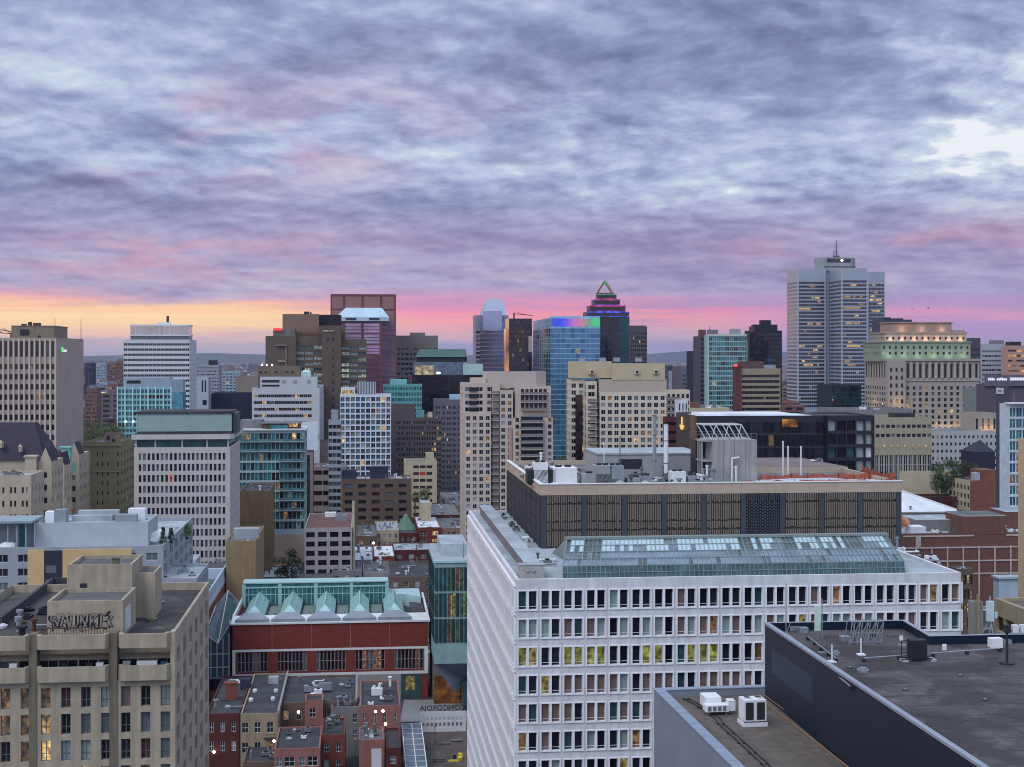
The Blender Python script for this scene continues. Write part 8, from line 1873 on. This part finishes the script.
CW, CR, CD, CG = surf('car_white', (206, 210, 216), .3, .02), surf('car_red', (120, 40, 40), .3, .02), surf('car_dark', (34, 36, 44), .3, .02), surf('car_grey', (104, 110, 120), .3, .02)
car(984, 611, 'large white car parked beside the concrete stub', CW); car(975, 614, 'grey car just left of the large white one', CG, .1); car(991, 606, 'dark car behind the large white one', CD)
car(968, 602, 'red car in the street in front of the glowing shop windows', CR, 1.5); car(978, 603, 'dark grey car in the street right of the red one', CD, 1.5)
def lampglow(px, py, Y, label, m=LAMP, r=.35, hh=6.0):
    p = pt(px, py, Y); T = Thing('street_lamp', label, 'street lamp', CX, 100, None, TH, 'small lamps glowing among the roofs'); hh = p.z if hh is None else min(hh, p.z); T.e.location = (p.x, p.y, p.z - hh)
    mb = MB(); mb.cyl(0, 0, 0, hh, .06, 0, 6); mb.build('pole', T.e, [FRAME_D]); mb = MB(); mb.sphere(0, 0, hh, r, 0, 8, 6); mb.build('lamp', T.e, [m])
ll = [(298.5, 712, 300, 'warm lamp between the beige house and the pink extension'), (375.5, 711.5, 300, 'left of two warm lamps under the white roof unit'), (383, 711, 300, 'right of two warm lamps under the white roof unit'),
      (385.5, 724, 298, 'bright orange lamp on the pink corner house wall'), (214, 752, 297, 'warm lamp on the dark red row house at the alley edge'), (274, 741, 296, 'warm lamp beside the small black balconies'),
      (367, 766, 294, 'warm lamp at the bottom by the pale door'), (373.5, 543, 545, 'bright white lamp above the bright white roof'), (376, 543, 640, 'orange lamp in the lane by the beige stone house')]
for px, py, Y, lb in ll: lampglow(px, py, Y, lb, LAMP, .30 if Y < 400 else .45, 3.0)
# ================================================================= trees
def tree(px, py_top, py_base, Y, rpx, label, seed, group, leafm=(LEAF1, LEAF2, LEAF3), name='tree', n=None):
    """py_base is where the crown ends; the trunk always goes down to the ground"""
    zt, zb = CZ - (py_top - HY) * Y / F, max(1.5, CZ - (py_base - HY) * Y / F); r = rpx * Y / F
    T = Thing(name, label, 'tree', px, Y, None, TH, group); rg = random.Random(seed)
    mb = MB(); mb.cyl(0, 0, 0, zb + (zt - zb) * .35, .35, 0, 7, .18)
    for k in range(5):
        a = rg.uniform(0, 6.28); mb.bar((0, 0, zb * .8), (math.cos(a) * r * .6, math.sin(a) * r * .6, zb + (zt - zb) * rg.uniform(.3, .7)), .1)
    mb.build('trunk', T.e, [BARK])
    mb = MB(); cz = (zt + zb) / 2; hh = (zt - zb) / 2; cl = []
    for k in range(22):
        a, b, q = rg.uniform(0, 6.28), rg.uniform(-.9, .9), rg.uniform(.35, .85)
        cl.append((math.cos(a) * r * q * math.sqrt(1 - b * b), math.sin(a) * r * q * math.sqrt(1 - b * b), cz + hh * b * .8, rg.uniform(.28, .45) * r, rg.randrange(3)))
    n = n or int(900)
    for k in range(n):
        c = cl[k % 22]; d_ = Vector((rg.gauss(0, 1), rg.gauss(0, 1), rg.gauss(0, .8))).normalized() * c[3] * rg.uniform(.6, 1.1); p = Vector(c[:3]) + d_; s = rg.uniform(.25, .5) * max(.6, r * .14)
        d1 = Vector((rg.uniform(-1, 1), rg.uniform(-1, 1), rg.uniform(-.4, .4))).normalized() * s; d2 = d1.cross(Vector((rg.uniform(-1, 1), rg.uniform(-1, 1), rg.uniform(.2, 1)))).normalized() * s * .8
        mb.face([p - d1, p + d2, p + d1, p - d2], c[4] if rg.random() < .8 else rg.randrange(3))
    mb.build('crown', T.e, list(leafm)); return T
GT = 'park trees beyond the ochre apartments'
for k, (px, yt_, yb_, Y, r) in enumerate(((88, 421, 440, 760, 9), (98, 419.5, 440, 790, 10), (109, 421, 440, 770, 9), (119, 420, 440, 800, 8), (94, 427, 442, 700, 8), (105, 428, 442, 710, 9), (116, 427, 442, 705, 8))):
    tree(px, yt_, yb_, Y, r, ['leftmost round park tree beside the ribbed tower', 'second park tree from the ribbed tower, in the back row', 'third park tree of the back row', 'park tree nearest the turquoise block', 'front row park tree just right of the ribbed tower', 'middle park tree of the front row', 'right park tree of the front row'][k], 100 + k, GT, n=1000)
GS = 'street trees below the cream office block'
for k, (px, yt_, yb_, Y, r) in enumerate(((936, 459, 492, 600, 9), (947, 456, 492, 610, 11), (960, 458, 490, 605, 11), (971, 461, 490, 620, 8), (941, 468, 496, 585, 8))):
    tree(px, yt_, yb_, Y, r, ['leftmost street tree right of the cream office block', 'tallest street tree in front of the lit cream facade', 'third street tree, left of the pointed navy roof', 'street tree touching the pointed navy roof', 'small street tree in front of the leftmost ones'][k], 200 + k, GS, (LEAF1, LEAF1, LEAF2), n=2200)
tree(291, 546, 590, 470, 11, 'dark round tree between the ochre wall and the pale concrete office', 301, None, (LEAF1, surf('leaf_black', (34, 46, 36), .9), LEAF1), n=2600)
tree(280, 553, 590, 480, 8, 'smaller dark tree left of the round one by the ochre wall', 302, None, (LEAF1, surf('leaf_black', (34, 46, 36), .9), LEAF1), n=900)
tree(424, 487, 503, 640, 7, 'dark green tree beside the slim tan tower block', 303, None, n=900)
tree(415, 490, 503, 650, 4, 'small dark tree left of the one beside the slim tan tower block', 304, None, n=600)
tree(402, 517, 528, 630, 5.5, 'low green tree at the foot of the brown brick offices', 305, None, n=700)
tree(411, 516, 527, 625, 4.5, 'small tree right of the low green one at the brown brick offices', 306, None, n=600)
tree(454, 530, 545, 560, 3, 'small tree squeezed beside the pinkish stone houses', 307, None, n=500)

# three birds
BRD = surf('bird_dark', (40, 36, 46), .8)
for k, (px, py, s) in enumerate(((912, 309.5, 1.0), (928.5, 308.5, 1.35), (944.5, 309.8, .9))):
    p = pt(px, py, 420); mb = MB(); a = s * .62
    pts = [(-1.0 * a, 0, .22 * a), (-.5 * a, .05, .34 * a), (-.1 * a, .1, .05), (0, .25 * a, 0), (.1 * a, .1, .05), (.5 * a, .05, .34 * a), (1.0 * a, 0, .22 * a)]
    lo = [(x, y - .16 * a, z - .02) for x, y, z in pts]
    for i in range(6): mb.face([lo[i], lo[i + 1], pts[i + 1], pts[i]]); mb.face([(pts[i][0], pts[i][1], pts[i][2] + .03), (pts[i + 1][0], pts[i + 1][1], pts[i + 1][2] + .03), (lo[i + 1][0], lo[i + 1][1], lo[i + 1][2] + .03), (lo[i][0], lo[i][1], lo[i][2] + .03)])
    mb.sphere(0, 0, 0, .12 * a, 0, 8, 5); mb.bar((0, -.3 * a, 0), (0, .35 * a, 0), .07 * a, 0, 6)
    o = mb.build('bird', None, [BRD]); o.location = p; o.rotation_euler = (0, R(12 - 9 * k), R(30 + 20 * k)); tag(o, ('leftmost of three small dark birds flying right of the tallest tower', 'middle and largest of three small birds flying', 'rightmost of three small dark birds over the stone building')[k], 'bird', 'birds over the skyline')

# ================================================================= the far city
rg = random.Random(21)
FARC = [surf('far_%d' % i, c, .9, .12, .02) for i, c in enumerate([(140, 132, 138), (112, 104, 112), (128, 88, 82), (158, 158, 168), (92, 92, 104), (148, 128, 112), (84, 68, 72), (124, 136, 150)])]
words_c = ['pale grey', 'dim mauve', 'brick red', 'whitish', 'dark grey', 'tan', 'dark brown', 'blue-grey']
def farbox(mb, x, y, w, d, h, m, rows, lit_):
    c, s = math.cos(TH), math.sin(TH)
    def P(u, v, z): return (x + u * c - v * s, y + u * s + v * c, z)
    q = [(0, 0), (w, 0), (w, d), (0, d)]
    for i in range(4): a, b = q[i], q[(i + 1) % 4]; mb.face([P(a[0], a[1], 0), P(b[0], b[1], 0), P(b[0], b[1], h), P(a[0], a[1], h)], m)
    mb.face([P(a, b, h) for a, b in q], m if rg.random() < .6 else 8)
    if rows:
        n = int(h / 3.6)
        for k in range(n):
            z = h - 1.2 - k * 3.6
            if z - 1.6 < 0: break
            nb = max(2, int(w / 6))
            for i in range(nb):
                u = w * (i + .2) / nb; mb.face([P(u, -.15, z - 1.6), P(u + w / nb * .6, -.15, z - 1.6), P(u + w / nb * .6, -.15, z), P(u, -.15, z)], 10 if rg.random() < lit_ else 9)
    mb.face([P(w * .2, d * .3, h + 2.4), P(w * .5, d * .3, h + 2.4), P(w * .5, d * .6, h + 2.4), P(w * .2, d * .6, h + 2.4)], m)
    mb.face([P(w * .2, d * .3, h), P(w * .5, d * .3, h), P(w * .5, d * .3, h + 2.4), P(w * .2, d * .3, h + 2.4)], m)
FM = FARC + [ROOF_G, G_DARK, lit('far_lit', (255, 205, 140), 1.2, 0)]
gaps = [(84, 121), (196, 264), (396, 476), (500, 510), (646, 704), (780, 790), (978, 1024), (84, 264)]
cnt = 0
for k in range(260):
    a, b = rg.choice(gaps[:6] + gaps[:2] * 2); px = rg.uniform(a, b - 4); Y = rg.uniform(950, 3800) if k > 40 else rg.uniform(900, 1500)
    if Y < 1700 and (px > 380 and px < 705): Y += 900
    tall = rg.random() < .22; h = rg.uniform(22, 62) if tall else rg.uniform(7, 20)
    if px < 125 and 700 < Y < 1000: h = min(h, 12)
    w, d = (rg.uniform(14, 24), 16) if tall else (rg.uniform(14, 46), rg.uniform(14, 30)); m = rg.randrange(8)
    top = HY + (CZ - h) * F / Y
    mb = MB(); farbox(mb, (px - CX) * Y / F, Y, w, d, h, m, Y < 2600, .05)
    o = mb.build('distant_building', None, FM)
    tag(o, '%s %s distant city building beyond the towers' % (words_c[m], 'tall' if tall else 'low'), 'building', 'distant %s %s city buildings' % (words_c[m], 'tall' if tall else 'low'))
# fixed landmarks in the left gap
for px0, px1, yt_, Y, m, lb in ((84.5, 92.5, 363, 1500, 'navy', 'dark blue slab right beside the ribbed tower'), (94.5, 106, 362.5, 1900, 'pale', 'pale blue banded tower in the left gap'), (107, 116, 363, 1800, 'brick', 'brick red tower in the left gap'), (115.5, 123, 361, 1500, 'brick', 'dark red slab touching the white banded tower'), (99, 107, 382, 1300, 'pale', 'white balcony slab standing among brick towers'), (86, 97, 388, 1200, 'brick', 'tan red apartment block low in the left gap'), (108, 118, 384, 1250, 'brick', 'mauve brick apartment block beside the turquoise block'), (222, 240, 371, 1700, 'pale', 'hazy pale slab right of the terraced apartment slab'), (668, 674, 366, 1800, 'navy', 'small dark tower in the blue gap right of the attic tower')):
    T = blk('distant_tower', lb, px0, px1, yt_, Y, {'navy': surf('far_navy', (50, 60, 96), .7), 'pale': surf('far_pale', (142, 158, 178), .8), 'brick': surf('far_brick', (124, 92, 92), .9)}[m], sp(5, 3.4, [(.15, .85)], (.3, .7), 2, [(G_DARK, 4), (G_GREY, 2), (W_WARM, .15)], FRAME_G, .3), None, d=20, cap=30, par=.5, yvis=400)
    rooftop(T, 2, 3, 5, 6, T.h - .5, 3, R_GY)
# the carpet of the far city, one mass to the horizon
mb = MB(); 
for k in range(9000):
    Y = 2200 * (7.5 ** rg.random()); px = rg.uniform(-60, 1080)
    h = rg.uniform(5, 14) if rg.random() < .93 else rg.uniform(18, 48); w = rg.uniform(12, 50) * (1 + Y / 9000); d = rg.uniform(12, 30) * (1 + Y / 9000)
    farbox(mb, (px - CX) * Y / F, Y, w, d, h, rg.randrange(8), False, 0)
o = mb.build('distant_city', None, FM); tag(o, None, None, None, 'stuff')
mb = MB()
for k in range(1500):
    Y = 1300 * (11 ** rg.random()); px = rg.uniform(-40, 1060); p = ((px - CX) * Y / F, Y); s = Y / F * rg.uniform(.22, .55); z = rg.uniform(12, 22)
    mb.box(p[0], p[1], z, p[0] + s, p[1] + s, z + s, 0 if rg.random() < .6 else 1)
o = mb.build('distant_lamps', None, [lit('far_lamp_warm', (255, 200, 130), 2.6, 0), lit('far_lamp_white', (225, 232, 255), 2.6, 0)]); tag(o, None, None, None, 'stuff')
mb = MB()
for k in range(14000):
    Y = 1000 * (13 ** rg.random()); px = rg.uniform(-60, 1080); x = (px - CX) * Y / F; r = rg.uniform(4, 9) * (1 + Y / 5000); hh = rg.uniform(6, 13)
    a0 = rg.uniform(0, 1); q = [(x + r * math.cos(a0 + i * 1.2566), Y + r * math.sin(a0 + i * 1.2566), 1 + rg.uniform(0, 2)) for i in range(5)]; tq = [(x + r * .5 * math.cos(a0 + i * 1.2566), Y + r * .5 * math.sin(a0 + i * 1.2566), hh * rg.uniform(.8, 1)) for i in range(5)]
    for i in range(5): mb.face([q[i], q[(i + 1) % 5], tq[(i + 1) % 5], tq[i]], k % 2)
    mb.face(tq, k % 2)
o = mb.build('distant_trees', None, [surf('far_leaf', (56, 70, 58), .9, .3, .01), surf('far_leaf2', (70, 82, 62), .9, .3, .01)]); tag(o, None, None, None, 'stuff')
# low hills on the horizon
mb = MB(); prev = None
for k in range(81):
    x = -9000 + 18000 * k / 80; hgt = 92 + 26 * math.sin(k * .31 + 1) * math.sin(k * .083) + 16 * math.sin(k * .9) * .4 + (46 if 44 < k < 62 else 0) * math.sin((k - 44) / 18 * math.pi) ** 2
    cur = [(x, 17500, 0), (x, 19000, hgt), (x, 21500, hgt * .9), (x, 23500, 0)]
    if prev:
        for i in range(3): mb.face([prev[i], cur[i], cur[i + 1], prev[i + 1]])
    prev = cur
o = mb.build('hills', None, [surf('hill_woods', (60, 72, 66), .95, .2, .002)], smooth=True); tag(o, None, None, None, 'structure')
# the evening air
hz_m = bpy.data.materials.new('haze_air'); hz_m.use_nodes = True; t = hz_m.node_tree
for n in list(t.nodes): t.nodes.remove(n)
vo = t.nodes.new('ShaderNodeVolumePrincipled'); ou = t.nodes.new('ShaderNodeOutputMaterial'); t.links.new(vo.outputs[0], ou.inputs['Volume'])
vo.inputs['Color'].default_value = lin((186, 196, 232)); vo.inputs['Density'].default_value = 3.6e-5; vo.inputs['Anisotropy'].default_value = 0.1
mb = MB(); mb.box(-14000, -300, -1.0, 14000, 24500, 260.0); HZ = mb.build('haze', None, [hz_m]); tag(HZ, None, None, None, 'stuff')
